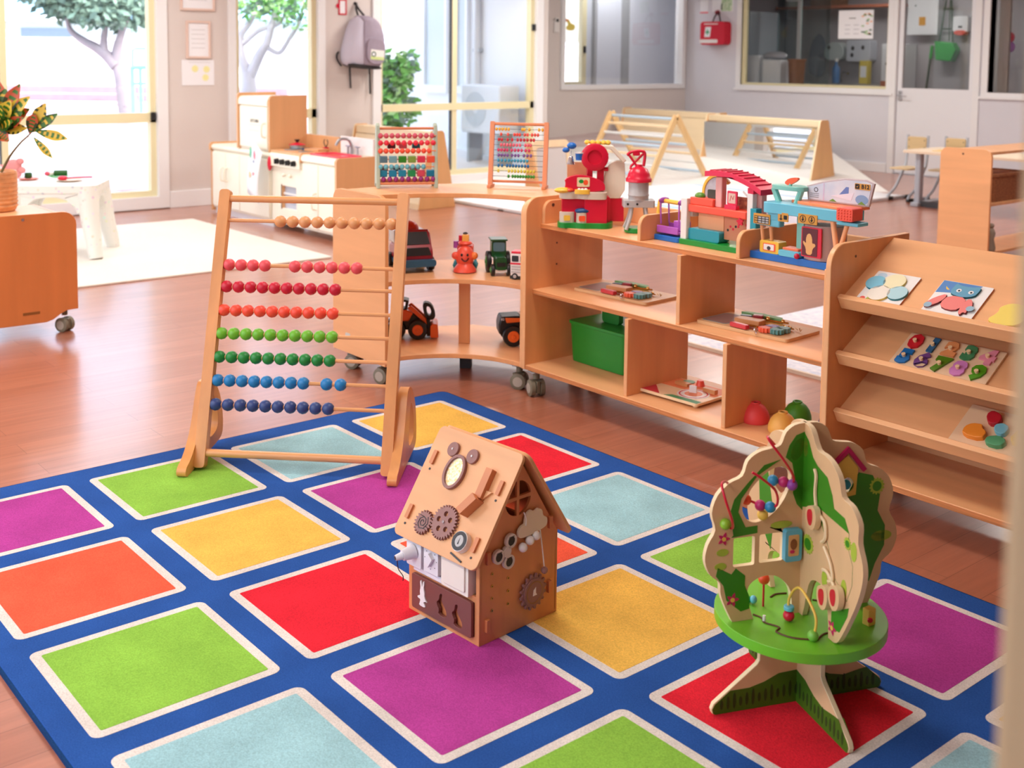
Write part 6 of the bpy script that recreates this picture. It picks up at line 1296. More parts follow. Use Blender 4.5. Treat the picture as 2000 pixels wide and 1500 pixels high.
m = om(); m.prism(TANW, rrect(4.39, .605, 4.73, 1.06, .035, 5, (0, 0, 1, 0)), -8.375, -8.35, FR((0, 0, 0), (0, 1, 0), (0, 0, 1))); m.build('tower_side', fg, 'tan tower side'); m = om(); m.prism(TANW, rrect(4.375, .605, 4.73, 1.07, .035, 5, (0, 0, 1, 0)), -8.905, -8.88, FR((0, 0, 0), (0, 1, 0), (0, 0, 1))); m.build('tower_side', fg, 'tan tower side')
m = om(); m.prism(KC, rrect(4.38, .975, 4.73, 1.045, .04, 6, (0, 0, 1, 0)), -8.88, -8.375, FR((0, 0, 0), (0, 1, 0), (0, 0, 1))); m.build('tower_top', fg)
m = om(); m.b2(KC, (-8.868, 4.385, .625), (-8.385, 4.40, .965)); dd = m.build('fridge_door', fg, bev=.004)
m = om(); m.text(INK, 'KITCHEN', FR((-8.60, 4.3848, .845), (1, 0, 0), (0, 0, 1)), .034, .001, bold=.0012); m.b2(mat('print_grey', (196, 192, 184), .8), (-8.69, 4.3838, .812), (-8.5, 4.385, .815)); m.b2(mat('print_grey', (196, 192, 184)), (-8.69, 4.3838, .765), (-8.52, 4.385, .768)); m.build('door_print', dd, 'small black printed word', smooth=0)
m = om(); m.tube(KC, spline([(-8.42, 4.385, .72), (-8.42, 4.355, .735), (-8.42, 4.355, .82), (-8.42, 4.385, .835)], 5), .008, 8); m.build('door_handle', dd)
for x0, x1 in ((-9.40, -9.15), (-9.14, -8.885), (-8.875, -8.36)):
    m = om(); m.b2(KC, (x0, 4.385, .07), (x1, 4.40, .54)); d_ = m.build('cupboard_door', fg, bev=.004)
    if x0 < -8.9: xh = x1 - .03 if x0 < -9.2 else x0 + .03; m = om(); m.tube(KC, spline([(xh, 4.385, .30), (xh, 4.355, .315), (xh, 4.355, .40), (xh, 4.385, .415)], 5), .008, 8); m.build('door_handle', d_)
m = om(); m.b2(WHITE, (-9.41, 4.42, 0), (-8.35, 4.70, .05)); m.build('plinth', fg)
# poster paper hanging at the fridge corner
pp = thing('painted_paper', 'sheet of painted paper hanging at the corner of the play fridge', 'paper', (-8.36, 4.36, 0), 0)
m = MB(); N_ = 8; g = []
for i in range(N_ + 1):
    t = i / N_; zt = .665 - .42 * t; xo = -.02 * t; yo = -.02 - .05 * math.sin(t * 2.2)
    g.append([m.bm.verts.new((xo + a * (.165 - .02 * t) - .13, yo - .05 * a * (1 - t) * .6, zt - a * .055)) for a in (-.35, 0, .33, .66, 1.0)])
for i in range(N_):
    for j in range(4): f = m.bm.faces.new([g[i][j], g[i][j + 1], g[i + 1][j + 1], g[i + 1][j]]); f.material_index = m.mi(PAPER)
m.build('sheet', pp, solid=.002)
def dab(m_, mt, x, z, rx, rz_): m_.prism(mt, ell(x, z, rx, rz_, 12), .0, .001, FR((0, -.078, 0), (1, 0, 0), (0, 0, 1)))
m = MB(); dab(m, mat('paint_green', (110, 196, 164), .8), -.11, .60, .018, .045); dab(m, PINK, -.045, .585, .016, .035); dab(m, mat('paint_navy', (74, 106, 150), .8), -.06, .53, .009, .012); dab(m, mat('paint_peach', (238, 206, 160), .8), -.13, .42, .014, .026); dab(m, PINK, -.07, .43, .010, .014); m.build('paint_marks', pp, 'green and pink paint marks', smooth=0)
ov = thing('play_oven_mitt', 'red oven mitt hanging beside the play stove', 'oven mitt', (-8.315, 4.37, .52)); m = MB(); m.sph(RED, (0, 0, 0), (.022, .02, .06), 12, 10); m.build('mitt', ov, smooth=60)
# stove
sv, O = cupboard('play_stove', 'cream play stove with four black knobs and oven window', -8.33, -7.83, 4.4, 4.74, .63)
m = om(); m.prism(KC, [(-8.33, .05), (-7.835, .05), (-7.835, .60), (-8.33, .60)], -4.72, -4.40, XZ, [[(-8.17, .175), (-7.94, .175), (-7.94, .355), (-8.17, .355)]]); m.build('carcass', sv, bev=.002)
m = om(); m.prism(CREAMLAM, rrect(4.37, .505, 4.60, .615, .035, 6, (0, 0, 1, 0)), -8.325, -7.84, FR((0, 0, 0), (0, 1, 0), (0, 0, 1))); kp = m.build('knob_panel', sv, bev=.002)
for x in (-8.18, -8.09, -8.00, -7.91):
    m = om(); m.cyl(BLACK, (x, 4.37, .548), (x, 4.345, .548), .024, .02, seg=14); m.box(BLACK, (x, 4.342, .548), (.01, .012, .04)); m.build('knob', kp, bev=.002)
m = om(); m.b2(TANW, (-8.33, 4.385, .60), (-7.83, 4.74, .63)); m.build('hob_board', sv, bev=.004)
for x in (-8.2, -7.97):
    m = om(); m.cyl(STEEL, (x, 4.52, .63), (x, 4.52, .634), .075, seg=24); m.build('hotplate', sv)
m = om(); m.b2(TANW, (-8.33, 4.715, .63), (-7.83, 4.74, .745)); m.build('splashback', sv, bev=.003)
m = om(); m.b2(mat('oven_glass', (190, 194, 208), .15), (-8.17, 4.425, .175), (-7.94, 4.43, .355)); m.b2(TANW, (-8.185, 4.40, .165), (-8.165, 4.44, .365)); m.build('oven_window', sv, 'grey oven window', smooth=0)
m = om(); m.b2(TOYWHITE, (-8.165, 4.412, .285), (-7.945, 4.42, .30)); m.b2(TOYWHITE, (-8.165, 4.412, .235), (-7.945, 4.42, .243)); m.build('oven_rack', sv)
m = om(); m.sph(KC, (-8.12, 4.385, .44), .014, 10, 8); m.build('knob', sv); m = om(); m.sph(KC, (-8.02, 4.385, .44), .014, 10, 8); m.build('knob', sv)
# sink
sk_, O = cupboard('play_sink', 'cream play sink unit with red basin and chrome tap', -7.83, -7.30, 4.4, 4.74, .63)
m = om(); m.b2(KC, (-7.83, 4.40, .05), (-7.325, 4.72, .57)); m.build('carcass', sk_, bev=.002)
for x0, x1 in ((-7.82, -7.585), (-7.575, -7.335)):
    m = om(); m.b2(KC, (x0, 4.385, .07), (x1, 4.40, .56)); d_ = m.build('cupboard_door', sk_, bev=.004)
    xh = x1 - .025 if x0 < -7.7 else x0 + .03
    if x0 < -7.7: m = om(); m.tube(KC, spline([(xh, 4.385, .22), (xh, 4.35, .235), (xh, 4.35, .33), (xh, 4.385, .345)], 5), .008, 8); m.build('door_handle', d_)
m = om(); m.prism(KC, rrect(4.375, .565, 4.74, .625, .03, 5, (0, 0, 1, 1)), -7.825, -7.33, FR((0, 0, 0), (0, 1, 0), (0, 0, 1))); m.prism(TANW, rrect(4.37, .56, 4.60, .64, .03, 5, (0, 0, 1, 0)), -7.842, -7.825, FR((0, 0, 0), (0, 1, 0), (0, 0, 1))); m.build('worktop', sk_, bev=.002)
m = om(); m.prism(TANW, rrect(4.38, .05, 4.74, .632, .03, 5, (0, 0, 1, 0)), -7.33, -7.305, FR((0, 0, 0), (0, 1, 0), (0, 0, 1))); m.build('side_panel', sk_, 'tan side panel')
m = om(); m.prism(plastic('basin_red', (240, 72, 96)), rrect(-7.80, 4.43, -7.38, 4.66, .03, 5), .622, .636, XY, [rrect(-7.77, 4.455, -7.41, 4.635, .025, 4)]); m.prism(plastic('basin_red_in', (222, 40, 66)), rrect(-7.77, 4.455, -7.41, 4.635, .025, 4), .6255, .627); m.build('basin', sk_, 'red basin', bev=.002)
m = om(); m.b2(TOYWHITE, (-7.80, 4.715, .63), (-7.33, 4.735, .76)); m.build('splashback', sk_, 'white splashback', bev=.003)
m = om(); m.tube(STEEL, spline([(-7.60, 4.69, .63), (-7.60, 4.69, .70), (-7.60, 4.66, .745), (-7.62, 4.60, .745), (-7.63, 4.57, .70)], 6), .011, 10); m.build('tap', sk_, 'grey tap', smooth=60)
for x in (-7.64, -7.50):
    m = om(); m.cyl(STEEL, (x, 4.685, .63), (x, 4.685, .69), .008, seg=10); m.tube(STEEL, [(x - .03, 4.685, .692), (x + .03, 4.685, .692)], .006, 8); m.build('tap_handle', sk_)
# things on the stove
o = thing('toy_saucepan', 'red-lidded toy saucepan on the play stove', 'toy pot', (-8.245, 4.58, .6345)); m = MB(); m.lathe(STEEL, [(.058, 0), (.062, .005), (.062, .03)], (0, 0, 0), 24); m.build('pan', o, smooth=60); m = MB(); m.lathe(RED, [(.066, .03), (.066, .035), (.03, .046), (.008, .05)], (0, 0, 0), 24); m.build('lid', o, 'red lid', smooth=60); m = MB(); m.cyl(BLACK, (0, 0, .048), (0, 0, .074), .006, .024, seg=14); m.build('lid_knob', o, 'black lid knob')
o = thing('toy_tray', 'wooden toy board with blue end lying on the play hob', 'toy board', (-7.95, 4.575, .6345), R(12)); m = MB(); m.b2(wood('block_wood', (214, 150, 96)), (-.06, -.06, 0), (.10, .05, .022)); m.build('board', o, bev=.003); m = MB(); m.b2(plastic('latch_navy', (36, 44, 74)), (-.10, -.05, .004), (-.06, .0, .024)); m.build('blue_end', o)
o = thing('toy_egg_whisk', 'small toy whisk with red base by the stove splashback', 'toy whisk', (-7.93, 4.66, .6345)); m = MB(); m.cyl(RED, (0, 0, 0), (0, 0, .03), .024, seg=14); m.build('base', o); m = MB(); m.tube(BLACK, spline([(-.004, 0, .03), (-.03, 0, .065), (-.018, 0, .09)], 5), .004, 6); m.build('loop', o); m = MB(); m.tube(BLACK, spline([(.004, 0, .03), (.03, 0, .065), (.018, 0, .09)], 5), .004, 6); m.build('loop', o)

# ================================================================== A-frame floor dividers
DW, DWP = wood('divider_tan', (224, 172, 116), axis='z', var=.05), wood('divider_pale', (244, 222, 184), axis='x', var=.04)
def divider(name, label, x0, x1, y0, y1, h, face, tw=.16, grp='A-frame room dividers', tilt=None):
    yc = (y0 + y1) / 2; O = Vector(((x0 + x1) / 2, y0, 0))
    t = thing(name, label, 'room divider', O, 0, grp)
    hb = (y1 - y0) / 2
    prof = smooth_loop([(-hb, 0), (hb, 0), (tw / 2, h - .02), (tw / 2 - .02, h), (-tw / 2 + .02, h), (-tw / 2, h - .02)], 0)
    for x, s in ((x0, 1), (x1, -1)):
        m = MB(); m.prism(DW, prof, -.012, .012, FR((x - O.x, yc - O.y, 0), (0, 1, 0), (0, 0, 1)), side=DWP); m.build('end_panel', t, 'tan wedge-shaped end', bev=.003)
    m = MB(); m.b2(DWP, (x0 - O.x + .012, yc - O.y - tw / 2 + .012, h - .085), (x1 - O.x - .012, yc - O.y + tw / 2 - .012, h - .01)); m.build('top_rail', t, 'pale top rail', bev=.004)
    # front face leaning between the ends
    fy0, fy1 = -hb + .03, -tw / 2 + .02
    if face is MIRROR: fy0 = -.13; fy1 = -.128
    fr = FR((0, yc - O.y + fy0, .03), (1, 0, 0), (0, fy1 - fy0, h - .11))
    Lf = math.hypot(fy1 - fy0, h - .12); m = MB()
    m.prism(face, [(x0 - O.x + .012, 0), (x1 - O.x - .012, 0), (x1 - O.x - .012, Lf), (x0 - O.x + .012, Lf)], -.008, .008, fr); m.build('face_panel', t, 'mirror panel' if face is MIRROR else 'pale wood panel')
    m = MB(); m.b2(DWP, (x0 - O.x + .012, yc - O.y + fy0 - .03, 0), (x1 - O.x - .012, yc - O.y + fy0 + .03, .05)); m.build('bottom_rail', t)
    fr = FR((0, yc - O.y - fy0, .03), (-1, 0, 0), (0, -(fy1 - fy0), h - .11)); m = MB()
    m.prism(DWP, [(O.x - x1 + .012, 0), (O.x - x0 - .012, 0), (O.x - x0 - .012, Lf), (O.x - x1 + .012, Lf)], -.008, .008, fr); m.build('rear_panel', t)
    return t
divider('floor_divider', 'pale wood A-frame divider behind the natural climbing triangle', -11.02, -9.36, 10.93, 11.38, .72, DWP)
dm = divider('mirror_divider', 'A-frame divider with mirror panel, in front of the grey wall', -9.27, -7.64, 10.60, 11.07, .722, MIRROR, .16)
divider('floor_divider', 'pale wood A-frame divider standing below the hanging backpack', -9.78, -8.50, 5.94, 6.36, .712, DWP)
fm = thing('floor_mirror', 'small standing mirror with rounded pale wood frame behind the right small abacus', 'mirror', (-7.16, 6.45, 0), 0)
fr = FR((0, 0, 0), (0, 1, 0), (-.12, 0, 1))
m = MB(); m.prism(DWP, rrect(-.24, 0, .17, .70, .05, 6, (0, 1, 1, 0)), -.012, .012, fr, [rrect(-.2, .05, .135, .64, .03, 5)]); m.build('frame', fm, bev=.003)
m = MB(); m.prism(mat('mirror_white', (214, 212, 212), .25), rrect(-.205, .045, .14, .645, .03, 5), -.004, .004, fr); m.build('mirror_panel', fm)
m = MB(); m.prism(DW, [(-.12, 0), (.16, 0), (-.06, .68), (-.10, .68)], -.01, .01, FR((-.02, -.25, 0), (1, 0, 0), (0, 0, 1))); m.build('side_support', fm, 'tan wedge support')

# ================================================================== climbing triangles
def climber(name, label, xn, xf, y0, ya, y1, h, rails, rungs):
    O = Vector(((xn + xf) / 2, ya, .03)); t = thing(name, label, 'climbing frame', O, 0, 'wooden climbing triangles')
    for x in (xn, xf):
        for y in (y0, y1):
            a = Vector((x - O.x, y - O.y, 0)); b_ = Vector((x - O.x, (y - ya) * .04, h)); d = b_ - a
            fr = FR(a, d, (1, 0, 0)); m = MB(); m.prism(rails, rrect(0, -.016, d.length + .03, .016, .012, 4), -.034, .034, fr); m.build('leg', t, bev=.004)
    for side, y in (('f', y0), ('b', y1)):
        for k in range(6):
            s = .14 + k * .145; yy = (y - O.y) * (1 - s); m = MB(); m.cyl(rungs[k % len(rungs)], (xn - O.x, yy, h * s), (xf - O.x, yy, h * s), .015, seg=10); m.build('rung', t)
    m = MB(); m.cyl(rungs[0], (xn - O.x, 0, h - .01), (xf - O.x, 0, h - .01), .016, seg=10); m.build('top_rung', t)
    return t
RNG = [mat('rung_blue', (186, 206, 222), .5), mat('rung_pale', (226, 226, 224), .5), PALEX]
climber('climbing_triangle', 'natural wooden climbing triangle with round rungs on white play mat', -8.5, -9.5, 8.93, 9.36, 9.90, .71, wood('climber_wood', (230, 190, 134), axis='z', var=.06), RNG)

# ================================================================== mats
MATW = mat('play_mat', (232, 232, 236), .8, var=.04, scale=6)
mp_ = thing('play_mat', 'white padded play mat with blue stripe under the climbing triangle', 'mat', (-7.7, 8.5, 0))
m = MB(); m.prism(MATW, rrect(-1.05, -1.98, 1.3, 1.98, .03, 4), 0, .03); m.build('pad', mp_, bev=.008)
MBL = mat('mat_stripe', (168, 206, 232), .8)
m = MB(); m.b2(MBL, (-1.0, -.72, .0301), (1.25, -.62, .0309)); m.build('stripe', mp_, 'pale blue stripe', smooth=0); m = MB(); m.b2(MBL, (-1.0, .9, .0301), (1.25, .98, .0309)); m.build('stripe', mp_, 'pale blue stripe', smooth=0)
m = MB(); m.b2(BLACK, (-.35, -1.99, 0), (-.28, -1.975, .012)); m.b2(mat('seam_grey', (120, 120, 126), .8), (-1.04, -1.984, .0), (1.29, -1.98, .006)); m.build('edge_seam', mp_, smooth=0)
FLM = mat('floral_mat', (206, 210, 226), .9, scale=38, rgb2=(244, 240, 242), bump=.2)
fmt = thing('patterned_mat', 'pale floral patterned mat on the floor behind the open shelf', 'mat', (-3.8, 4.19, 0))
m = MB(); m.b2(FLM, (.0, .012, 0), (2.4, 1.25, .014)); m.build('pad', fmt, bev=.004); m = MB(); m.b2(mat('mat_binding', (226, 206, 184), .8), (0, 0, 0), (2.4, .014, .016)); m.build('binding', fmt, 'cream edge binding')
# a white cloth-like mat between (reflective pale patch by the shelf)
# ================================================================== table and chairs by the door
GT = wood('table_pale', (236, 216, 190), axis='x', var=.04); GREYP = plastic('chair_grey', (172, 178, 188), .4)
tb = thing('school_table', 'pale kids table with grey pedestal leg near the white door', 'table', (-5.3, 10.2, 0))
m = MB(); m.prism(GT, rrect(-.78, -.32, .9, .36, .04, 5), .515, .54); m.build('tabletop', tb, bev=.005)
for x in (-.67, .7):
    m = MB(); m.b2(GREYP, (x - .03, -.21, .03), (x + .03, -.14, .515)); m.build('leg', tb, 'grey leg', bev=.012)
    m = MB(); m.b2(GREYP, (x - .04, -.25, 0), (x + .04, .25, .04)); m.build('foot_bar', tb, 'grey foot bar', bev=.008)
m = MB(); m.b2(DARK, (-.66, -.2, 0), (-.36, -.13, .05)); m.build('foot_rail', tb)
o = thing('yellow_folder', 'yellow folder lying on the kids table', 'folder', (-5.66, 10.08, .541)); m = MB(); m.b2(mat('folder_yellow', (232, 190, 92), .6), (-.16, -.1, 0), (.16, .1, .008)); m.build('cover', o); m = MB(); m.b2(PAPER, (-.155, -.1005, .0025), (.155, -.0995, .0055)); m.build('pages', o)
CW_ = wood('chair_wood', (206, 178, 130), axis='x', var=.05)
def school_chair(loc, label, rz=0):
    c = thing('school_chair', label, 'chair', loc, rz, 'kids chairs at the table by the door')
    for s in (-.112, .112):
        m = MB(); m.tube(GREYP, spline([(s, .17, .645), (s, .165, .5), (s, .15, .36), (s, .12, .31), (s, -.02, .13), (s, -.15, .045), (s, -.12, .018), (s, .0, .016), (s, .2, .016)], 6), .0135, 8); m.build('side_frame', c, 'grey tube frame', smooth=60)
        m = MB(); m.b2(BLACK, (s - .018, -.165, 0), (s + .018, -.08, .034)); m.build('foot_cap', c, 'black foot cap', bev=.006); m = MB(); m.b2(BLACK, (s - .018, .14, 0), (s + .018, .22, .03)); m.build('foot_cap', c, bev=.006)
    m = MB(); m.prism(CW_, rrect(-.103, .49, .103, .63, .02, 4), -.008, .008, FR((0, .155, 0), (1, 0, 0), (0, 0, 1))); bk = m.build('backrest', c, 'wooden backrest', bev=.003)
    for x in (-.085, .085):
        for z in (.525, .595): m = MB(); m.cyl(BLACK, (x, .147, z), (x, .1455, z), .006, seg=8); m.build('rivet', bk)
    m = MB(); m.prism(CW_, rrect(-.115, -.16, .115, .15, .03, 4), .315, .33); m.build('seat', c, bev=.004); return c
c1 = school_chair((-6.30, 10.36, 0), 'small wood and grey tube chair nearest the corner of the kids table')
c2 = dup(c1); c2.location = (-5.95, 10.48, 0); c2['label'] = 'small wood and grey tube chair partly behind the pale shelf end'
c3 = dup(c1); c3.location = (-4.75, 10.3, 0); c3['label'] = 'grey-legged chair seen beyond the far shelf, beside the doorway edge'
# low shelf seen end-on
ls = thing('far_shelf_unit', 'birch shelf unit seen end-on in front of the kids table', 'shelf', (-3.98, 7.25, 0)); O = Vector((-3.98, 7.25, 0))
m = om(); m.prism(PALEX if False else FBX, rrect(-4.165, .09, -3.80, .812, .05, 6, (0, 1, 1, 0)), -.02, 0, FR((0, 7.25, 0), (1, 0, 0), (0, 0, 1)), side=FB); m.build('end_panel', ls, bev=.003)
m = om(); m.b2(FB, (-4.165, 8.78, .09), (-3.80, 8.80, .812)); m.build('end_panel', ls, bev=.003)
for z in (.10, .43, .775): m = om(); m.b2(FBX, (-4.15, 7.27, z), (-3.83, 8.78, z + .02)); m.build('shelf_board', ls, bev=.002)
m = om(); m.b2(FB, (-4.165, 7.27, .10), (-4.15, 8.78, .75)); m.build('back_panel', ls) if False else m.bm.free()
m = om(); m.cyl(SCREW, (-4.0, 7.25, .775), (-4.0, 7.2485, .775), .007, seg=10); m.build('screw', ls)
for x, y in ((-4.1, 7.32), (-3.86, 7.32), (-4.1, 8.72), (-3.86, 8.72)): caster(ls, Vector((x, y, 0)) - O, 0, h=.09, r=.03)
BK = mat('basket_brown', (150, 96, 62), .8, var=.3, scale=40, stretch=(1, 1, 3), bump=.5, bscale=80)
o = thing('wicker_basket', 'brown wicker basket on the far shelf', 'basket', (-3.97, 7.62, .4505)); m = MB(); taper(m, BK, .13, .24, 0, .18, .92); m.build('body', o, bev=.004); m = MB(); m.prism(BK, rrect(-.135, -.245, .135, .245, .03, 4), .17, .19, XY, [rrect(-.115, -.225, .115, .225, .02, 4)]); m.build('rim', o, bev=.003)
o = thing('wooden_figure', 'small grey-brown ornament on the far shelf', 'ornament', (-3.86, 7.40, .1205)); m = MB(); m.lathe(mat('ornament_grey', (150, 140, 126), .7), [(.03, 0), (.034, .02), (.022, .08), (.03, .12), (.02, .15), (.006, .16)], (0, 0, 0), 18); m.build('body', o, smooth=60); m = MB(); m.sph(mat('ornament_grey', (150, 140, 126)), (0, 0, .17), .02, 12, 8); m.build('head', o)
# ================================================================== things on the walls
def frame_pic(y0, y1, z0, z1, label, fr_rgb=(226, 200, 188), grp='documents on the pier beside the sliding window'):
    o = thing('picture_frame', label, 'picture frame', (XL + .001, (y0 + y1) / 2, (z0 + z1) / 2), 0, grp); w2, h2 = (y1 - y0) / 2, (z1 - z0) / 2
    m = MB(); m.prism(mat('frame_pale', fr_rgb, .4), [(-w2, -h2), (w2, -h2), (w2, h2), (-w2, h2)], 0, .02, YZ, [[(-w2 + .02, -h2 + .02), (w2 - .02, -h2 + .02), (w2 - .02, h2 - .02), (-w2 + .02, h2 - .02)]]); m.build('frame', o, bev=.002)
    m = MB(); m.prism(PAPER, [(-w2 + .018, -h2 + .018), (w2 - .018, -h2 + .018), (w2 - .018, h2 - .018), (-w2 + .018, h2 - .018)], 0, .008, YZ); m.build('document', o, smooth=0)
    m = MB(); g_ = mat('print_pale', (206, 206, 210), .8)
    for k in range(5): m.prism(g_, [(-w2 * .55, h2 * .5 - k * h2 * .24), (w2 * .55, h2 * .5 - k * h2 * .24), (w2 * .55, h2 * .5 - k * h2 * .24 + .006), (-w2 * .55, h2 * .5 - k * h2 * .24 + .006)], .008, .0085, YZ)
    m.build('printed_text', o, smooth=0)
frame_pic(4.325, 4.655, 1.775, 2.12, 'pale framed document at the top of the pier, cut by the picture edge'); frame_pic(4.375, 4.61, 1.345, 1.685, 'pale framed document in the middle of the pier')
o = thing('printed_notice', 'unframed white notice with yellow shapes below the framed documents', 'notice', (XL + .001, 4.49, 1.217), 0, 'documents on the pier beside the sliding window'); m = MB(); m.prism(PAPER, [(-.155, -.115), (.155, -.115), (.155, .115), (-.155, .115)], 0, .004, YZ); m.build('sheet', o, smooth=0)
m = MB(); yl = mat('print_yellow', (240, 236, 168), .8)
for y, z in ((-.03, .035), (.07, -.045), (.08, .03)): m.prism(yl, gear(y, z, .026, 9, .008), .004, .0046, YZ)
m.prism(mat('print_pale', (206, 206, 210)), [(-.09, .09), (.12, .09), (.12, .094), (-.09, .094)], .004, .0046, YZ); m.build('printed_shapes', o, smooth=0)
o = thing('red_tag_frame', 'small red-edged wall tag left of the backpack', 'wall tag', (XL + .001, 6.01, 1.86)); m = MB(); m.prism(RED, [(-.045, -.075), (.045, -.075), (.045, .075), (-.045, .075)], 0, .008, YZ, [[(-.033, -.063), (.033, -.063), (.033, .063), (-.033, .063)]]); m.prism(RED, ell(-.055, .01, .018, .022, 12), 0, .008, YZ); m.build('frame', o); m = MB(); m.prism(PAPER, [(-.035, -.065), (.035, -.065), (.035, .065), (-.035, .065)], 0, .004, YZ); m.build('card', o, smooth=0)
# backpack hung on the pier
bp_ = thing('backpack', 'grey backpack with dark base hanging on the pier between windows', 'backpack', (XL + .005, 6.175, 1.25), 0)
BG, BL_, BDK = mat('pack_grey', (158, 146, 162), .85, bump=.3, bscale=300, var=.06, scale=20), mat('pack_light', (206, 202, 220), .8, bump=.3, bscale=30), mat('pack_black', (44, 40, 42), .8)
# local: y right along the wall, z up, x out of the wall
def by(px_, py_): return ((px_ - 694) * .0059, (136 - py_) * .00525)
outl = smooth_loop([(-.20, .03), (-.05, .02), (.15, .0), (.185, .12), (.20, .28), (.18, .40), (.12, .49), (.03, .53), (-.06, .53), (-.13, .46), (-.19, .28), (-.225, .13)], 2)
rings = []
for x, s in ((0, .86), (.03, .97), (.10, 1.0), (.16, .97), (.20, .84)):
    rings.append([Vector((x, p[0] * s + (.02 if x > .1 else 0), .26 + (p[1] - .26) * (s if s < 1 else 1))) for p in outl])
m = MB(); m.ring_loft(BL_, rings); m.build('body', bp_, smooth=70)
m = MB(); m.ring_loft(BG, [[Vector((x, max(p[0], -.075) * s + (.02 if x > .1 else 0), .26 + (p[1] - .26) * s)) for p in outl] for x, s in ((.07, 1.015), (.165, .985), (.215, .84))]); m.build('front_panel', bp_, 'grey front panel', smooth=70)
m = MB(); rr = [[Vector((x, p[0] * s + .02, .26 + (p[1] - .26) * s)) for p in smooth_loop([(-.2, .05), (-.06, .03), (-.06, .25), (-.07, .50), (-.12, .44), (-.18, .28), (-.21, .13)], 2)] for x, s in ((.04, 1.03), (.12, 1.06), (.16, 1.0))]; m.ring_loft(BL_, rr); m.build('side_pocket', bp_, 'light grey side pocket', smooth=70)
m = MB(); m.prism(BG, smooth_loop([(-.03, .06), (.17, .05), (.185, .18), (.18, .28), (.03, .31), (-.02, .29)], 2), .17, .235, YZ); fp = m.build('front_pocket', bp_, bev=.02, smooth=60)
m = MB(); m.prism(mat('pack_label', (236, 236, 232), .6), [(.01, .10), (.165, .09), (.17, .185), (.015, .2)], .235, .238, YZ); m.prism(mat('label_lime', (206, 224, 150), .6), [(.01, .10), (.165, .09), (.166, .12), (.011, .13)], .238, .2386, YZ); m.prism(mat('cross_green', (40, 90, 60), .6), ell(.045, .15, .028, n=16), .238, .2386, YZ); m.prism(PAPER, [(.037, .134), (.053, .134), (.053, .142), (.061, .142), (.061, .158), (.053, .158), (.053, .166), (.037, .166), (.037, .158), (.029, .158), (.029, .142), (.037, .142)], .2386, .239, YZ); m.build('first_aid_label', fp, 'white label with green cross badge', smooth=0)
m = MB(); m.prism(BDK, [(.07, .40), (.10, .37), (.13, .40), (.10, .43)], .19, .198, YZ); m.build('diamond_patch', bp_, 'dark diamond patch')
m = MB(); m.prism(BDK, smooth_loop([(-.19, .06), (-.06, .045), (.16, .03), (.165, -.005), (-.05, .01), (-.17, .03)], 1), .02, .20, YZ); m.build('base_panel', bp_, 'dark base', bev=.008)
m = MB(); m.tube(BDK, spline([(.02, -.02, .64), (.04, -.035, .60), (.07, -.03, .53)], 5), .011, 6); m.tube(BDK, spline([(.02, -.02, .64), (.04, .0, .59), (.07, .04, .53)], 5), .011, 6); m.build('top_loop', bp_, 'black hanging loop')
for y, L_ in ((-.105, .19), (.125, .25)):
    m = MB(); m.tube(BDK, [(.03, y, .03), (.025, y + .008, -.06), (.03, y + .012, -L_)], .010, 6); m.build('strap', bp_, 'black dangling strap')
m = MB(); m.tube(BDK, spline([(.03, -.20, .03), (.03, -.245, .09), (.03, -.25, .14), (.03, -.23, .17)], 5), .010, 6); m.build('side_strap', bp_)
o = thing('wall_hook', 'dark wall hook holding the backpack', 'hook', (XL + .001, 6.155, 1.90)); m = MB(); m.cyl(BDK, (0, 0, 0), (.035, 0, 0), .008, seg=8); m.build('peg', o); m = MB(); m.cyl(BDK, (0, 0, 0), (.004, 0, 0), .018, seg=12); m.build('plate', o)
# remote on the recessed wall
o = thing('air_con_remote', 'white air conditioner remote in holder beside the interior window', 'remote', (XW3 + .001, 10.11, 1.80)); m = MB(); m.prism(TOYWHITE, rrect(-.045, -.09, .045, .05, .008, 3), 0, .03, YZ); m.build('holder', o, bev=.003); m = MB(); m.prism(TOYWHITE, rrect(-.032, -.05, .032, .10, .008, 3), .012, .034, YZ); r_ = m.build('handset', o, bev=.003); m = MB(); m.prism(DARK, rrect(-.022, .045, .022, .085, .003, 2), .034, .036, YZ); m.build('display', r_, smooth=0)
o = thing('duck_sticker', 'yellow bird sticker on the interior window glass', 'sticker', (XW3 - .052, 10.42, 1.81)); m = MB(); m.prism(mat('sticker_yellow', (238, 220, 110), .6), smooth_loop([(-.07, -.07), (.07, -.07), (.09, .0), (.04, .02), (.0, .03), (-.03, .09), (-.08, .06), (-.04, .01), (-.08, -.02)], 2), 0, .002, YZ); m.build('bird_shape', o, smooth=0); m = MB(); m.prism(mat('sticker_orange', (240, 170, 120), .6), ell(-.07, .065, .03, .022, 10), .002, .003, YZ); m.build('beak', o, smooth=0)
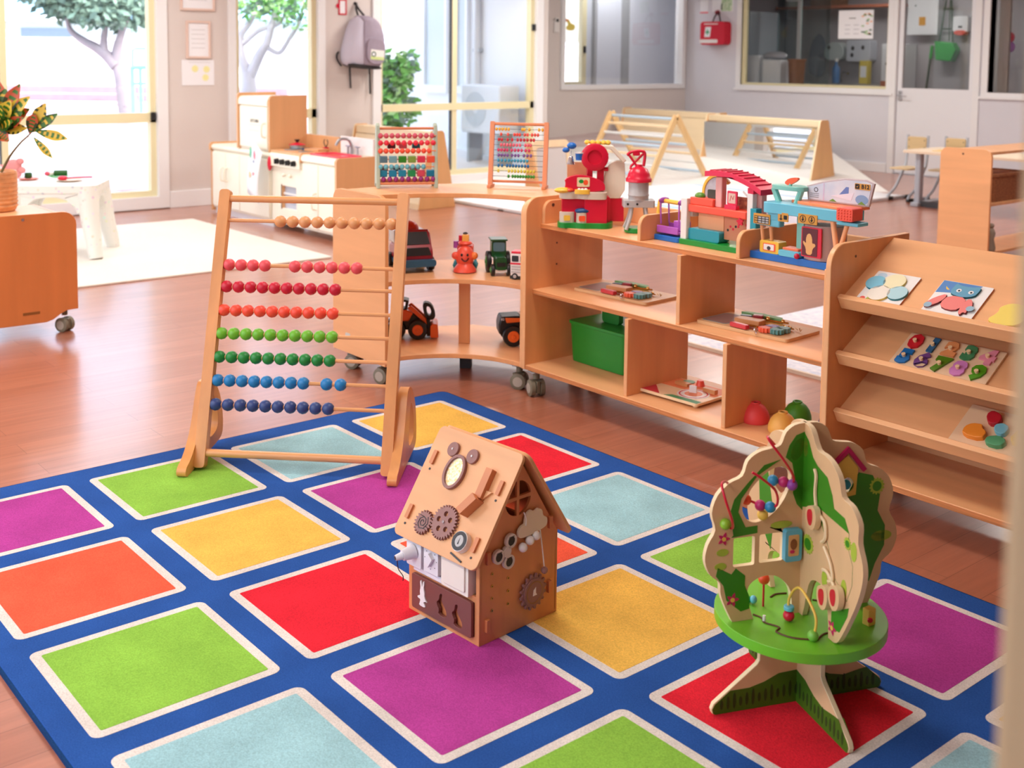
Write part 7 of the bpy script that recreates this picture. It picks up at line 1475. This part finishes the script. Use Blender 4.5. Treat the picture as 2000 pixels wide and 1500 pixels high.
# first aid bag
fa_ = thing('first_aid_bag', 'red first aid bag hanging on the right wall', 'first aid bag', (-10.74, YR - .005, 1.58)); RB = mat('bag_red', (206, 22, 52), .7, bump=.2, bscale=200)
m = MB(); m.prism(RB, rrect(-.20, 0, .24, .325, .05, 5), 0.005, .15, XZ); m.build('body', fa_, bev=.02, smooth=60)
m = MB(); m.prism(TOYWHITE, rrect(-.21, .025, .12, .075, .012, 3), .15, .153, XZ); m.build('white_band', fa_, 'white stripe', smooth=0); m = MB(); m.prism(TOYWHITE, rrect(-.13, .285, .12, .298, .004, 2), .15, .1525, XZ); m.build('white_band', fa_, 'white stripes', smooth=0)
m = MB(); m.prism(PAPER, [(-.12, .11), (-.02, .11), (.0, .25), (-.10, .25)], .15, .153, XZ); m.prism(mat('cross_green2', (60, 160, 110), .6), [(-.075, .14), (-.055, .14), (-.055, .165), (-.03, .165), (-.03, .19), (-.055, .19), (-.055, .22), (-.075, .22), (-.075, .19), (-.1, .19), (-.1, .165), (-.075, .165)], .153, .154, XZ); m.build('cross_label', fa_, 'white label with green cross', smooth=0)
m = MB(); m.tube(BDK, spline([(-.06, -.05, .32), (-.03, -.04, .40), (.02, -.03, .45), (.05, -.04, .41), (.08, -.05, .32)], 6), .009, 6); m.build('handle', fa_, 'black handle')
o = thing('red_wall_hook', 'red round hook above the first aid bag', 'hook', (-10.75, YR - .001, 2.035)); m = MB(); m.cyl(plastic('hook_red', (150, 20, 40)), (0, 0, 0), (0, -.04, 0), .028, seg=14); m.build('knob', o); m = MB(); m.cyl(plastic('hook_red', (150, 20, 40)), (0, 0, 0), (0, -.006, 0), .036, seg=14); m.build('plate', o)
def notice(x0, x1, z0, z1, label, marks):
    o = thing('wall_notice', label, 'notice', ((x0 + x1) / 2, YR - .001, (z0 + z1) / 2), 0, 'notices above the first aid bag'); w2, h2 = (x1 - x0) / 2, (z1 - z0) / 2
    m = MB(); m.prism(PAPER, [(-w2, -h2), (w2, -h2), (w2, h2), (-w2, h2)], 0, .004, XZ); m.build('sheet', o, smooth=0)
    for nm, mt, P in marks: m = MB(); m.prism(mt, [(a * w2, b_ * h2) for a, b_ in P], .004, .0046, XZ); m.build(nm, o, smooth=0)
notice(-11.08, -10.93, 2.03, 2.3, 'narrow white notice with pink foot edge, near the room corner', [('pink_edge', PINK, [(-1, -1), (1, -1), (1, -.85), (-1, -.85)])])
notice(-10.86, -10.48, 2.045, 2.35, 'white notice with green pictures above the first aid bag', [('green_picture', mat('notice_green', (140, 190, 130), .8, rgb2=(230, 240, 220), scale=30), [(-.1, -.95), (.9, -.95), (.9, .2), (-.1, .2)]), ('dark_marks', mat('notice_dark', (90, 120, 90), .8), [(-.15, -.8), (.0, -.8), (.0, -.3), (-.15, -.3)])])
o = thing('window_poster', 'white poster with leafy print stuck on the kitchen window', 'poster', (-8.535, YR + .048, 1.838)); m = MB(); m.prism(PAPER, [(-.255, -.18), (.255, -.18), (.255, .18), (-.255, .18)], 0, .003, XZ); m.build('sheet', o, smooth=0)
m = MB(); random.seed(5)
for k in range(22):
    x, z = .10 + .13 * random.random(), -.16 + .30 * random.random(); m.prism([mat('leaf_print_g', (150, 190, 130), .8), mat('leaf_print_o', (236, 180, 140), .8), mat('leaf_print_d', (90, 120, 100), .8)][k % 3], ell(x, z, .022, .010, 8, k), .003, .0036, XZ)
m.build('leaf_print', o, smooth=0)
m = MB(); m.text(INK, 'menu', FR((-.02, -.0035, .085), (1, 0, 0), (0, 0, 1)), .035, .0008) if False else None
g_ = mat('print_grey2', (190, 192, 200), .8); m.b2(INK, (-.10, -.0036, .075), (.0, -.003, .084))
for a in range(2):
    for b_ in range(3): m.b2(g_, (-.16 + a * .13, -.0036, -.12 + b_ * .055), (-.08 + a * .13, -.003, -.112 + b_ * .055))
m.build('printed_text', o, smooth=0)

# ================================================================== kitchen behind the glass
KW = mat('kitchen_wall', (176, 172, 178), .8); KD = mat('kitchen_dark', (120, 112, 108), .7)
KY1 = 14.9
m = MB(); m.b2(FLOOR, (-11.3, YR + .12, -.1), (-4.6, KY1 + .1, -.001)); struct(m, 'floor_kitchen')
m = MB(); m.b2(KW, (-11.3, KY1, 0), (-4.6, KY1 + .1, CEIL)); struct(m, 'wall_kitchen_back')
m = MB(); m.b2(KW, (-11.4, YR + .12, 0), (-11.3, KY1 + .1, CEIL)); struct(m, 'wall_kitchen_left')
m = MB(); m.b2(KW, (-4.7, YR + .12, 0), (-4.6, KY1 + .1, CEIL)); struct(m, 'wall_kitchen_right')
m = MB(); m.b2(WHITE, (-11.4, YR + .12, CEIL), (-4.6, KY1 + .1, CEIL + .1)); struct(m, 'ceiling_kitchen')
def kthing(name, label, cat, lo, hi, mt, extra=None, grp=None, bev=.006):
    c = Vector(((lo[0] + hi[0]) / 2, (lo[1] + hi[1]) / 2, lo[2])); o = thing(name, label, cat, c, 0, grp); m = MB(); m.b2(mt, Vector(lo) - c, Vector(hi) - c); m.build('body', o, bev=bev); return o, c
o, c = kthing('kitchen_bench', 'steel kitchen bench below the kitchen window', 'bench', (-11.2, 12.82, 0), (-8.1, 13.35, .98), KD)
m = MB(); m.b2(STEEL, (-1.56, -.27, .98), (1.56, .28, 1.01)); m.build('steel_top', o)
o, c = kthing('kitchen_bench', 'pale kitchen bench with sink along the back wall', 'bench', (-11.2, 14.3, 0), (-9.23, 14.88, 1.0), WHITE)
m = MB(); m.b2(mat('bench_top', (186, 180, 174), .4), (-.98, -.31, 1.0), (.98, .29, 1.04)); m.build('bench_top', o)
m = MB(); m.prism(STEEL, rrect(-.35, -.22, .65, .2, .04, 4), 1.04, 1.046); m.build('sink', o, 'steel sink')
m = MB(); m.tube(CHROME, spline([(.05, .22, 1.05), (.05, .22, 1.12), (.12, .14, 1.2), (.3, .02, 1.19)], 6), .016, 8); m.build('tap', o, 'chrome tap')
KWH = plastic('kitchen_white', (232, 234, 240), .4)
for lo, hi, lbl in (((-10.58, 12.95, 1.01), (-10.24, 13.25, 1.44), 'tall white box at the left end of the kitchen window'), ((-10.18, 12.95, 1.01), (-9.87, 13.25, 1.38), 'white box with foil on top in the kitchen window')):
    o, c = kthing('white_container', lbl, 'box', lo, hi, KWH, None, 'white boxes in the kitchen window')
    m = MB(); m.b2(PAPER, (-.13, -.152, .04), (.13, -.150, .36)); m.build('label_sheet', o, smooth=0)
o = thing('foil_packet', 'crumpled clear packet lying on the white boxes', 'packet', (-10.08, 13.1, 1.385)); m = MB(); m.sph(mat('foil', (206, 206, 214), .25, metal=.4, bump=.8, bscale=30), (0, 0, .055), (.2, .1, .055), 16, 10); m.build('packet', o)
o = thing('brown_basket', 'brown woven basket beside the white boxes', 'basket', (-9.71, 13.1, 1.01)); m = MB(); m.lathe(BK, [(.08, 0), (.10, .02), (.115, .36), (.12, .37)], (0, 0, 0), 20); m.build('body', o, smooth=60); m = MB(); m.lathe(BK, [(.118, .35), (.127, .36), (.127, .385), (.113, .385)], (0, 0, 0), 20); m.build('rim', o)
o = thing('glass_screen', 'upright glass screen with white edge in the kitchen', 'screen', (-10.0, 13.75, 0)); m = MB(); m.b2(glass_mat('screen_glass', (.80, .88, .88), .10), (-.55, -.006, .9), (.35, .006, 2.25)); m.build('glass_sheet', o, smooth=0); m = MB(); m.b2(WHITE, (-.19, -.02, .9), (-.14, .02, 2.25)); m.b2(WHITE, (-.40, -.015, 2.22), (-.14, .015, 2.25)); m.build('frame', o)
m = MB(); m.b2(STEEL, (-.55, -.1, 0), (.35, .1, .9)); m.build('stand', o)
o = thing('hanging_apron', 'blue-grey apron hanging behind the glass screen', 'apron', (-10.62, 14.86, 1.3)); m = MB(); m.prism(mat('apron_blue', (104, 120, 140), .9), smooth_loop([(-.16, -.15), (.14, -.2), (.16, .2), (.10, .46), (-.06, .46), (-.16, .2)], 2), 0, .04, XZ); m.build('cloth', o, bev=.01); m = MB(); m.cyl(CHROME, (.02, -.06, .47), (.02, .02, .47), .012, seg=8); m.build('hook', o)
o = thing('paper_towel_dispenser', 'rounded grey-white dispenser left of the box dispenser on the kitchen wall', 'dispenser', (-10.26, KY1 - .005, 1.38)); m = MB(); m.prism(plastic('disp_grey', (196, 206, 208), .4), smooth_loop([(-.16, 0), (.14, 0), (.18, .14), (.10, .27), (-.1, .27), (-.17, .16)], 2), 0, .16, XZ); m.build('cover', o, bev=.02); m = MB(); m.prism(DARK, ell(-.09, .19, .03, n=12), .16, .162, XZ); m.build('lock_window', o)
o = thing('towel_dispenser', 'square white dispenser with small pictures on the kitchen wall', 'dispenser', (-9.83, KY1 - .005, 1.37)); m = MB(); m.prism(plastic('disp_white', (206, 210, 222), .4), rrect(-.2, 0, .2, .31, .04, 5), 0, .18, XZ); m.build('cover', o, bev=.02)
m = MB()
for x, z in ((-.09, .19), (.08, .2), (-.10, .09)): m.prism(DARK, ell(x, z, .028, .034, 10), .18, .182, XZ)
m.build('pictograms', o, smooth=0)
o = thing('cleaning_bottle', 'blue capped bottle on the kitchen bench', 'bottle', (-10.08, 14.55, 1.0405)); m = MB(); m.lathe(plastic('bottle_blue', (70, 120, 176), .3), [(.05, 0), (.055, .02), (.055, .22), (.02, .28), (.02, .32)], (0, 0, 0), 16); m.build('bottle', o, smooth=60); m = MB(); m.cyl(TOYWHITE, (0, 0, .32), (0, 0, .37), .024, seg=12); m.build('cap', o)
o = thing('yellow_sponge_box', 'yellow box on the kitchen bench', 'box', (-9.62, 14.6, 1.0405)); m = MB(); m.b2(plastic('sponge_yellow', (220, 196, 90), .6), (-.07, -.05, 0), (.07, .05, .34)); m.build('box', o, bev=.006); m = MB(); m.b2(PAPER, (-.05, -.0515, .1), (.05, -.05, .26)); m.build('label', o, smooth=0)
o, c = kthing('kitchen_shelf', 'long shelf with orange edge on the kitchen wall', 'shelf', (-11.25, 14.6, 2.15), (-9.1, 14.89, 2.19), mat('shelf_orange', (200, 120, 92), .5))
for x in (-.9, .9): m = MB(); m.b2(STEEL, (x - .015, -.12, -.14), (x + .015, .14, 0)); m.build('bracket', o)
o = thing('shelf_planter', 'brown crate with green plant on the kitchen shelf', 'planter', (-10.38, 14.75, 2.1905)); m = MB(); m.b2(wood('crate_brown', (150, 110, 84)), (-.26, -.1, 0), (.26, .1, .12)); m.build('crate', o, bev=.004); m = MB(); random.seed(2)
for k in range(60): leaf(m, (random.uniform(-.22, .22), random.uniform(-.06, .06), .10), (random.uniform(-.26, .26), random.uniform(-.14, .08), random.uniform(.14, .30)), .025, (0, -1, .3), 0, .05)
m.build('foliage', o)
o = thing('shelf_tin', 'cream tin on the kitchen shelf', 'tin', (-11.05, 14.74, 2.1905)); m = MB(); m.cyl(plastic('tin_cream', (206, 200, 184), .5), (0, 0, 0), (0, 0, .24), .1, seg=20); m.build('tin', o, bev=.005); m = MB(); m.cyl(STEEL, (0, 0, .24), (0, 0, .255), .104, seg=20); m.build('lid', o)
o, c = kthing('tall_fridge', 'pale grey upright fridge at the left of the kitchen', 'fridge', (-11.28, 13.5, 0), (-10.86, 14.2, 2.08), plastic('fridge_grey', (178, 188, 198), .35))
m = MB(); m.b2(STEEL, (.15, -.385, 1.0), (.17, -.352, 1.6)); m.build('handle', o)
m = MB(); m.b2(plastic('fridge_grey', (178, 188, 198)), (-.2, -.36, 1.3), (.2, -.35, 2.05)); m.build('door', o, bev=.004)
# seen through the door glass
o = thing('notice_cupboard', 'white wall cabinet with amber sticker seen through the door glass', 'wall cabinet', (-8.85, KY1 - .005, 1.75)); m = MB(); m.prism(KWH, rrect(-.235, 0, .235, .75, .01, 2), 0, .12, XZ); m.build('cabinet', o, bev=.004); m = MB(); m.prism(SGN, rrect(-.05, .13, .05, .25, .004, 2), .12, .122, XZ); m.build('sticker', o, 'amber sticker', smooth=0); m = MB(); m.cyl(DARK, (-.11, -.12, .41), (-.11, -.125, .41), .012, seg=10); m.build('lock', o)
GP, GDK = plastic('pan_green', (30, 164, 56), .4), plastic('mop_dark_green', (20, 62, 34), .45)
o = thing('lobby_dustpan', 'bright green long-handled dustpan hung on the kitchen wall', 'dustpan', (-8.48, KY1 - .005, 1.38))
m = MB(); m.prism(GP, [(-.15, .28), (-.13, .02), (.10, .0), (.17, .16), (.11, .26)], 0.02, .16, XZ); m.build('pan', o, bev=.012)
for a, b_ in ((-.12, -.06), (.08, .02)): m = MB(); m.tube(GDK, [(a, -.08, .27), (b_, -.05, .85)], .012, 8); m.build('handle_rod', o, 'dark green handle rod')
for z in (.45, .72): m = MB(); m.tube(GDK, [(-.09, -.065, z), (.06, -.065, z)], .010, 8); m.build('cross_bar', o)
m = MB(); m.tube(GDK, [(.03, -.09, .28), (.0, -.05, .85)], .008, 6); m.build('brush_rod', o)
o = thing('broom', 'broom with bright green grip leaning on the kitchen wall', 'broom', (-8.80, KY1 - .12, 0)); m = MB(); m.tube(GDK, [(-.05, 0, .1), (.05, .08, 1.44)], .014, 8); m.build('stick', o, 'dark green stick'); m = MB(); m.tube(GP, [(.05, .08, 1.42), (.062, .09, 1.60)], .022, 10); m.build('grip', o, 'bright green grip'); m = MB(); m.b2(GDK, (-.18, -.05, 0), (.08, .05, .1)); m.build('brush_head', o)
o = thing('soap_dispenser', 'white soap dispenser with red base on the kitchen wall', 'dispenser', (-8.29, KY1 - .005, 1.74)); m = MB(); m.prism(KWH, rrect(-.11, .05, .11, .26, .02, 4), 0, .1, XZ); m.build('cover', o, bev=.012); m = MB(); m.prism(plastic('soap_red', (226, 84, 66), .4), smooth_loop([(-.09, .07), (.09, .07), (.08, 0), (-.08, 0)], 1), 0, .11, XZ); m.build('lever', o, 'red push lever', bev=.008); m = MB(); m.prism(DARK, rrect(-.03, .10, .03, .13, .006, 2), .1, .102, XZ); m.build('window', o, smooth=0)
o, c = kthing('kitchen_cupboard', 'pale cupboard at the left edge behind the door glass', 'cupboard', (-9.2, 14.35, 0), (-8.98, 14.88, 1.62), KWH)
m = MB(); m.b2(mat('shelf_orange', (200, 120, 92)), (-.112, -.27, 1.02), (.112, -.262, 1.1)); m.build('orange_edge', o); m = MB(); m.tube(DARK, [(-.03, -.27, 1.34), (.09, -.29, 1.36)], .02, 8); m.build('handle', o)
# right hand window: paper decorations hanging inside
for z, rgb, nm in ((1.67, (236, 70, 96), 'red'), (1.56, (180, 110, 200), 'violet')):
    o = thing('paper_decoration', nm + ' round paper decoration hanging behind the right-hand window', 'decoration', (-7.05 + (0 if nm == 'red' else .01) + .42, 12.95, z)); m = MB(); m.sph(mat('deco_' + nm, rgb, .8), (0, 0, 0), (.05, .03, .06), 14, 10); m.build('lantern', o); m = MB(); m.cyl(PAPER, (0, 0, .06), (0, 0, .4), .003, seg=6); m.build('string', o)
m = MB(); m.b2(mat('curtain_beige', (206, 190, 180), .9), (-6.72, 12.86, 1.0), (-6.6, 12.9, 2.3)); o = m.build('curtain', smooth=0); tag(o, 'narrow beige curtain behind the right-hand window', 'curtain')
# ================================================================== outside
def W(u, d, z=0.0): v = cdir(u, d); return Vector((v.x, v.y, z))
def uw(px): return (px - 1000) / 2249.25
PAVE = mat('pale_paving', (226, 222, 218), .9, var=.05, scale=.6); BED = mat('garden_mulch', (206, 186, 184), .95, var=.12, scale=3)
# ground outside, level by the wall then rising to the fence
m = MB(); m.b2(PAVE, (-15.5, -8, -.3), (XL - .16, YE - .12, -.06)); struct(m, 'ground_terrace')
m = MB(); g = []
for d_, z in ((11.5, -.07), (14.5, .26), (17.0, .50), (22.4, .62), (60, .9)):
    g.append([W(u, d_, z) for u in (-60, -20, -8, -4, 0, 4)])
V = [[m.bm.verts.new(p) for p in r] for r in g]
for i in range(len(V) - 1):
    for j in range(5):
        f = m.bm.faces.new([V[i][j], V[i][j + 1], V[i + 1][j + 1], V[i + 1][j]]); f.material_index = m.mi(BED if i in (1, 2) else PAVE)
gr = struct(m, 'ground_garden')
FEN = mat('fence_white', (236, 238, 240), .6)
fe = thing('garden_fence', 'white panel fence across the garden outside the left windows', 'fence', W(-6, 22.2, .4), CAMRZ)
for k in range(7):
    x = -8.6 + k * 2.4; m = MB(); m.b2(FEN, (x, -.02, .0), (x + 2.36, .02, 1.22)); m.build('fence_panel', fe, bev=.0); m = MB(); m.b2(FEN, (x - .05, -.05, 0), (x + .05, .05, 1.26)); m.build('fence_post', fe)
m = MB(); m.b2(FEN, (-8.6, -.05, 1.2), (8.2, .05, 1.26)); m.build('top_rail', fe)
SLP = mat('sleeper_mauve', (166, 142, 152), .8, var=.1)
sl = thing('sleeper_wall', 'low wall of mauve-brown sleepers in front of the fence', 'retaining wall', W(-6.2, 18.6, .45), CAMRZ + R(-2))
for z in (.0, .15, .28): m = MB(); m.b2(SLP, (-6, -.06 - .12 * (z < .1), z), (2.6, .06, z + .11)); m.build('sleeper', sl, bev=.01)
# neighbour house
hs_ = thing('neighbour_house', 'pale house with blue-grey roof behind the fence', 'house', W(-13.5, 30, .6), CAMRZ)
HWL, ROOFB = mat('house_wall', (186, 196, 196), .8), mat('house_roof_blue', (150, 190, 214), .6, var=.08, scale=8, stretch=(.1, 1, 8))
m = MB(); m.b2(HWL, (-8, 0, 0), (7, 6, 1.66)); m.build('wall', hs_)
m = MB(); m.prism(ROOFB, [(-.5, 1.62), (3.2, 3.6), (7, 1.62)], -3.2, 8.6, FR((0, 0, 0), (0, 1, 0), (0, 0, 1))); m.build('roof', hs_, 'blue-grey roof')
m = MB(); m.b2(WHITE, (-8.6, -.62, 1.56), (3.4, -.48, 1.70)); m.build('gutter', hs_, 'white gutter')
for x0, x1 in ((-.6, .55), (.75, 2.05)):
    m = MB(); m.b2(mat('house_window', (120, 138, 158), .3) if x0 > 0 else mat('house_blind', (206, 206, 214), .6), (x0, -.03, .3), (x1, 0, 1.38)); m.build('window', hs_)
# trees
BARK = mat('bark_grey', (150, 142, 148), .9, var=.12, scale=6); BARKP = mat('bark_pale', (206, 202, 206), .9, var=.08, scale=6)
LV1, LV2 = mat('tree_leaf', (112, 142, 126), .7), mat('tree_leaf_dark', (84, 112, 104), .7)
LV3, LV4 = mat('bright_leaf', (120, 190, 90), .6), mat('bright_leaf_pale', (176, 220, 150), .6)
def leaves(m, c, r, n, size, mts):
    for k in range(n):
        while True:
            p = Vector((random.uniform(-1, 1), random.uniform(-1, 1), random.uniform(-1, 1)))
            if .25 < p.length < 1: break
        q = Vector(c) + Vector((p.x * r[0], p.y * r[1], p.z * r[2])); s = size * random.uniform(.6, 1.3)
        a = Vector((random.uniform(-1, 1), random.uniform(-1, 1), random.uniform(-.8, .5))).normalized(); b_ = a.orthogonal().normalized()
        f = m.bm.faces.new([m.bm.verts.new(q), m.bm.verts.new(q + a * s * .5 + b_ * s * .28), m.bm.verts.new(q + a * s), m.bm.verts.new(q + a * s * .5 - b_ * s * .28)]); f.material_index = m.mi(mts[k % len(mts)])
D1 = 16.0
def tp(px, py, d=D1, base=None): return ((px - 1000) / 2249.25 * d, (98 + (px - 60) * .0104 - py) / 2249.25 * d + 1.4)
tb0 = W(tp(252, 212)[0], D1, tp(252, 212)[1])
t1 = thing('garden_tree', 'grey-barked forked tree outside the sliding window', 'tree', tb0, CAMRZ)
def L1(px, py, dy=0.0): u, z = tp(px, py); u0, z0 = tp(252, 212); return Vector((u - u0, dy, z - z0))
m = MB()
m.tube(BARK, spline([L1(254, 222), L1(246, 190), L1(237, 150), L1(226, 122)], 6), [.17 - .006 * k for k in range(19)], 10)
m.tube(BARK, spline([L1(228, 128), L1(210, 108), L1(188, 92), L1(160, 76), L1(140, 58), L1(132, 30)], 6), [.10 - .0025 * k for k in range(31)], 8)
m.tube(BARK, spline([L1(227, 126), L1(230, 95), L1(236, 72), L1(246, 45), L1(262, 10)], 6), [.085 - .0025 * k for k in range(25)], 8)
m.tube(BARK, spline([L1(205, 104), L1(204, 80), L1(207, 58), L1(212, 20)], 6), [.065 - .002 * k for k in range(19)], 8)
m.build('trunk', t1, smooth=60)
random.seed(21); m = MB()
for px, py, rx, rz, n in ((95, -10, .35, .18, 160), (130, 10, .4, .2, 260), (170, 15, .45, .22, 300), (215, 25, .42, .22, 300), (250, 30, .38, .2, 260), (190, -20, .7, .25, 300), (260, -10, .5, .25, 260), (120, -30, .5, .2, 200), (285, 15, .2, .2, 120), (150, -5, .5, .25, 260)):
    leaves(m, L1(px, py, random.uniform(-.3, .3)), (rx, .6, rz), n, .13, [LV1, LV2, LV1])
m.build('crown', t1, smooth=0)
D2 = 14.0
def tp2(px, py): return ((px - 1000) / 2249.25 * D2, (103 - py) / 2249.25 * D2 + 1.4)
u0, z0 = tp2(485, 215)
t2 = thing('garden_tree', 'pale slender branching tree outside the middle window', 'tree', W(u0, D2, z0), CAMRZ)
def L2(px, py, dy=0.0): u, z = tp2(px, py); return Vector((u - u0, dy, z - z0))
m = MB()
m.tube(BARKP, spline([L2(486, 260), L2(485, 180), L2(482, 140)], 6), [.13 - .004 * k for k in range(13)], 10)
m.tube(BARKP, spline([L2(487, 150), L2(505, 110), L2(522, 80), L2(535, 35), L2(555, -10)], 6), [.075 - .002 * k for k in range(25)], 8); m.tube(BARKP, spline([L2(484, 150), L2(472, 110), L2(470, 70), L2(490, 40), L2(510, -10)], 6), [.07 - .002 * k for k in range(25)], 8)
m.tube(BARKP, spline([L2(522, 92), L2(545, 102), L2(565, 75), L2(585, 42), L2(592, 10)], 6), [.035 - .0008 * k for k in range(25)], 8); m.tube(BARKP, spline([L2(475, 85), L2(505, 60), L2(545, 45), L2(560, 20)], 6), [.035 - .001 * k for k in range(19)], 8)
m.build('trunk', t2, smooth=60)
m = MB()
for px, py, n in ((490, 5, 160), (530, -5, 200), (575, 5, 160), (585, 35, 60), (510, 20, 80)): leaves(m, L2(px, py, random.uniform(-.2, .2)), (.28, .4, .16), n, .10, [LV4, LV3, LV1])
m.build('crown', t2, smooth=0)
# turquoise climbing frame beside the tree
TQ = mat('turquoise_paint', (126, 206, 218), .5); D3 = 15.0
def tp3(px, py): return ((px - 1000) / 2249.25 * D3, (101 - py) / 2249.25 * D3 + 1.4)
u0, z0 = tp3(258, 222); cf = thing('garden_climbing_frame', 'turquoise tube climbing frame outside beside the tree', 'climbing frame', W(u0, D3, z0), CAMRZ)
def L3(px, py, dy=0.0): u, z = tp3(px, py); return Vector((u - u0, dy, z - z0))
for nm, P, r in (('post', [L3(259, 222), L3(258, 130)], .028), ('post', [L3(275, 222), L3(274, 131)], .024), ('post', [L3(330, 222), L3(329, 130)], .028), ('rail', [L3(257, 131), L3(330, 130)], .03), ('rail', [L3(258, 163), L3(330, 162)], .018), ('hand_rail', [L3(259, 128), L3(260, 98), L3(266, 95), L3(330, 95)], .018)):
    m = MB(); m.tube(TQ, P, r, 8); m.build(nm, cf)
# hedge, lattice and roof beyond the right-hand sliding window
D4 = 13.2
def tp4(px, py): return ((px - 1000) / 2249.25 * D4, (106 - py) / 2249.25 * D4 + 1.4)
u0, z0 = tp4(758, 345); hg = thing('garden_shrub', 'bright green leafy shrub outside the right-hand sliding window', 'shrub', W(u0, D4 + .2, -.06), CAMRZ)
m = MB(); random.seed(4)
for px, py, r, n in ((745, 130, .16, 200), (770, 150, .18, 240), (750, 185, .2, 260), (785, 120, .12, 120), (775, 210, .2, 240), (745, 240, .2, 240), (770, 280, .2, 200), (750, 310, .2, 160)):
    u, z = tp4(px, py); leaves(m, (u - u0, 0, z + .06), (r, .3, r), n, .12, [LV3, LV4, LV3, LV1])
m.build('foliage', hg, smooth=0); m = MB(); m.tube(BARK, [(0, 0, 0), (.03, 0, .7), (0, 0, 1.1)], .03, 8); m.build('stem', hg)
D5 = 17.0
u0 = uw(760) * D5; lt_ = thing('lattice_screen', 'white lattice screen above the shrub, beyond the sliding window', 'lattice', W(u0, D5, .0), CAMRZ)
m = MB(); z0, z1 = 1.4 + (106 - 82) / 2249 * D5, 1.4 + (106 - 34) / 2249 * D5
hl = []
for a in range(9):
    for b_ in range(5): x = -.33 + a * .085; z = z0 + .03 + b_ * .07; hl.append(ell(x, z, .014, .02, 6))
m.prism(FEN, [(-.42, z0), (.42, z0), (.42, z1), (-.42, z1)], -.01, .01, XZ, hl); m.build('lattice_panel', lt_, smooth=0)
m = MB(); m.b2(FEN, (-.42, -.02, 0), (.42, .02, z0)); m.build('lower_panel', lt_)
rfh = thing('garden_shed', 'grey corrugated shed roof above the lattice screen', 'shed', W(uw(752) * 20, 20.5, .0), CAMRZ)
m = MB(); m.b2(HWL, (-.7, 0, 0), (.6, 1.5, 2.02)); m.build('wall', rfh); m = MB(); GR = mat('roof_grey', (160, 172, 178), .6, var=.15, scale=8, stretch=(.2, 1, 9)); m.prism(GR, [(-.2, 2.02), (1.5, 2.9), (1.6, 2.02)], -.8, .55, FR((0, 0, 0), (0, 1, 0), (0, 0, 1))); m.build('roof', rfh)
# annex wall details (outside face of the return wall)
yx = YE - .12
for k, (x0, x1) in enumerate(((-12.15, -11.62), (-11.48, -11.2))):
    m = MB(); m.prism(CLAD, [(x0, .92), (x1, .92), (x1, 2.5), (x0, 2.5)], 0.001, .05, FR((0, yx, 0), (1, 0, 0), (0, 0, 1)), [[(x0 + .05, 1.02), (x1 - .05, 1.02), (x1 - .05, 2.45), (x0 + .05, 2.45)]]); w_ = struct(m, 'window_%d' % (9 + k)); m = MB(); m.b2(mat('annex_glass', (214, 224, 228), .15), (x0 + .05, yx - .012, 1.02), (x1 - .05, yx - .004, 2.45)); m.build('pane', w_, smooth=0)
o = thing('downpipe', 'grey-white downpipe on the annex wall outside', 'downpipe', (-11.0, yx - .05, -.06)); m = MB(); m.cyl(mat('pipe_grey', (214, 216, 218), .5), (0, 0, 0), (0, 0, 2.7), .04, seg=12); m.build('pipe', o); m = MB(); m.b2(STEEL, (-.06, -.02, 1.5), (.06, .05, 1.54)); m.build('bracket', o)
ac = thing('outdoor_air_con_unit', 'white air conditioner box outside behind the right-hand sliding window', 'air conditioner', (-10.45, 8.32, .0)); m = MB(); m.b2(plastic('ac_white', (222, 228, 234), .5), (-.36, -.15, .5), (.36, .15, 1.06)); m.build('casing', ac, bev=.02)
m = MB(); m.prism(mat('ac_grille', (196, 206, 214), .5), ell(-.08, .78, .2, n=28), .15, .155, XZ, [ell(-.08, .78, .05, n=16)]); m.build('fan_grille', ac); m = MB(); m.b2(STEEL, (-.3, -.1, -.06), (-.26, .1, .5)); m.b2(STEEL, (.26, -.1, -.06), (.3, .1, .5)); m.build('stand', ac)
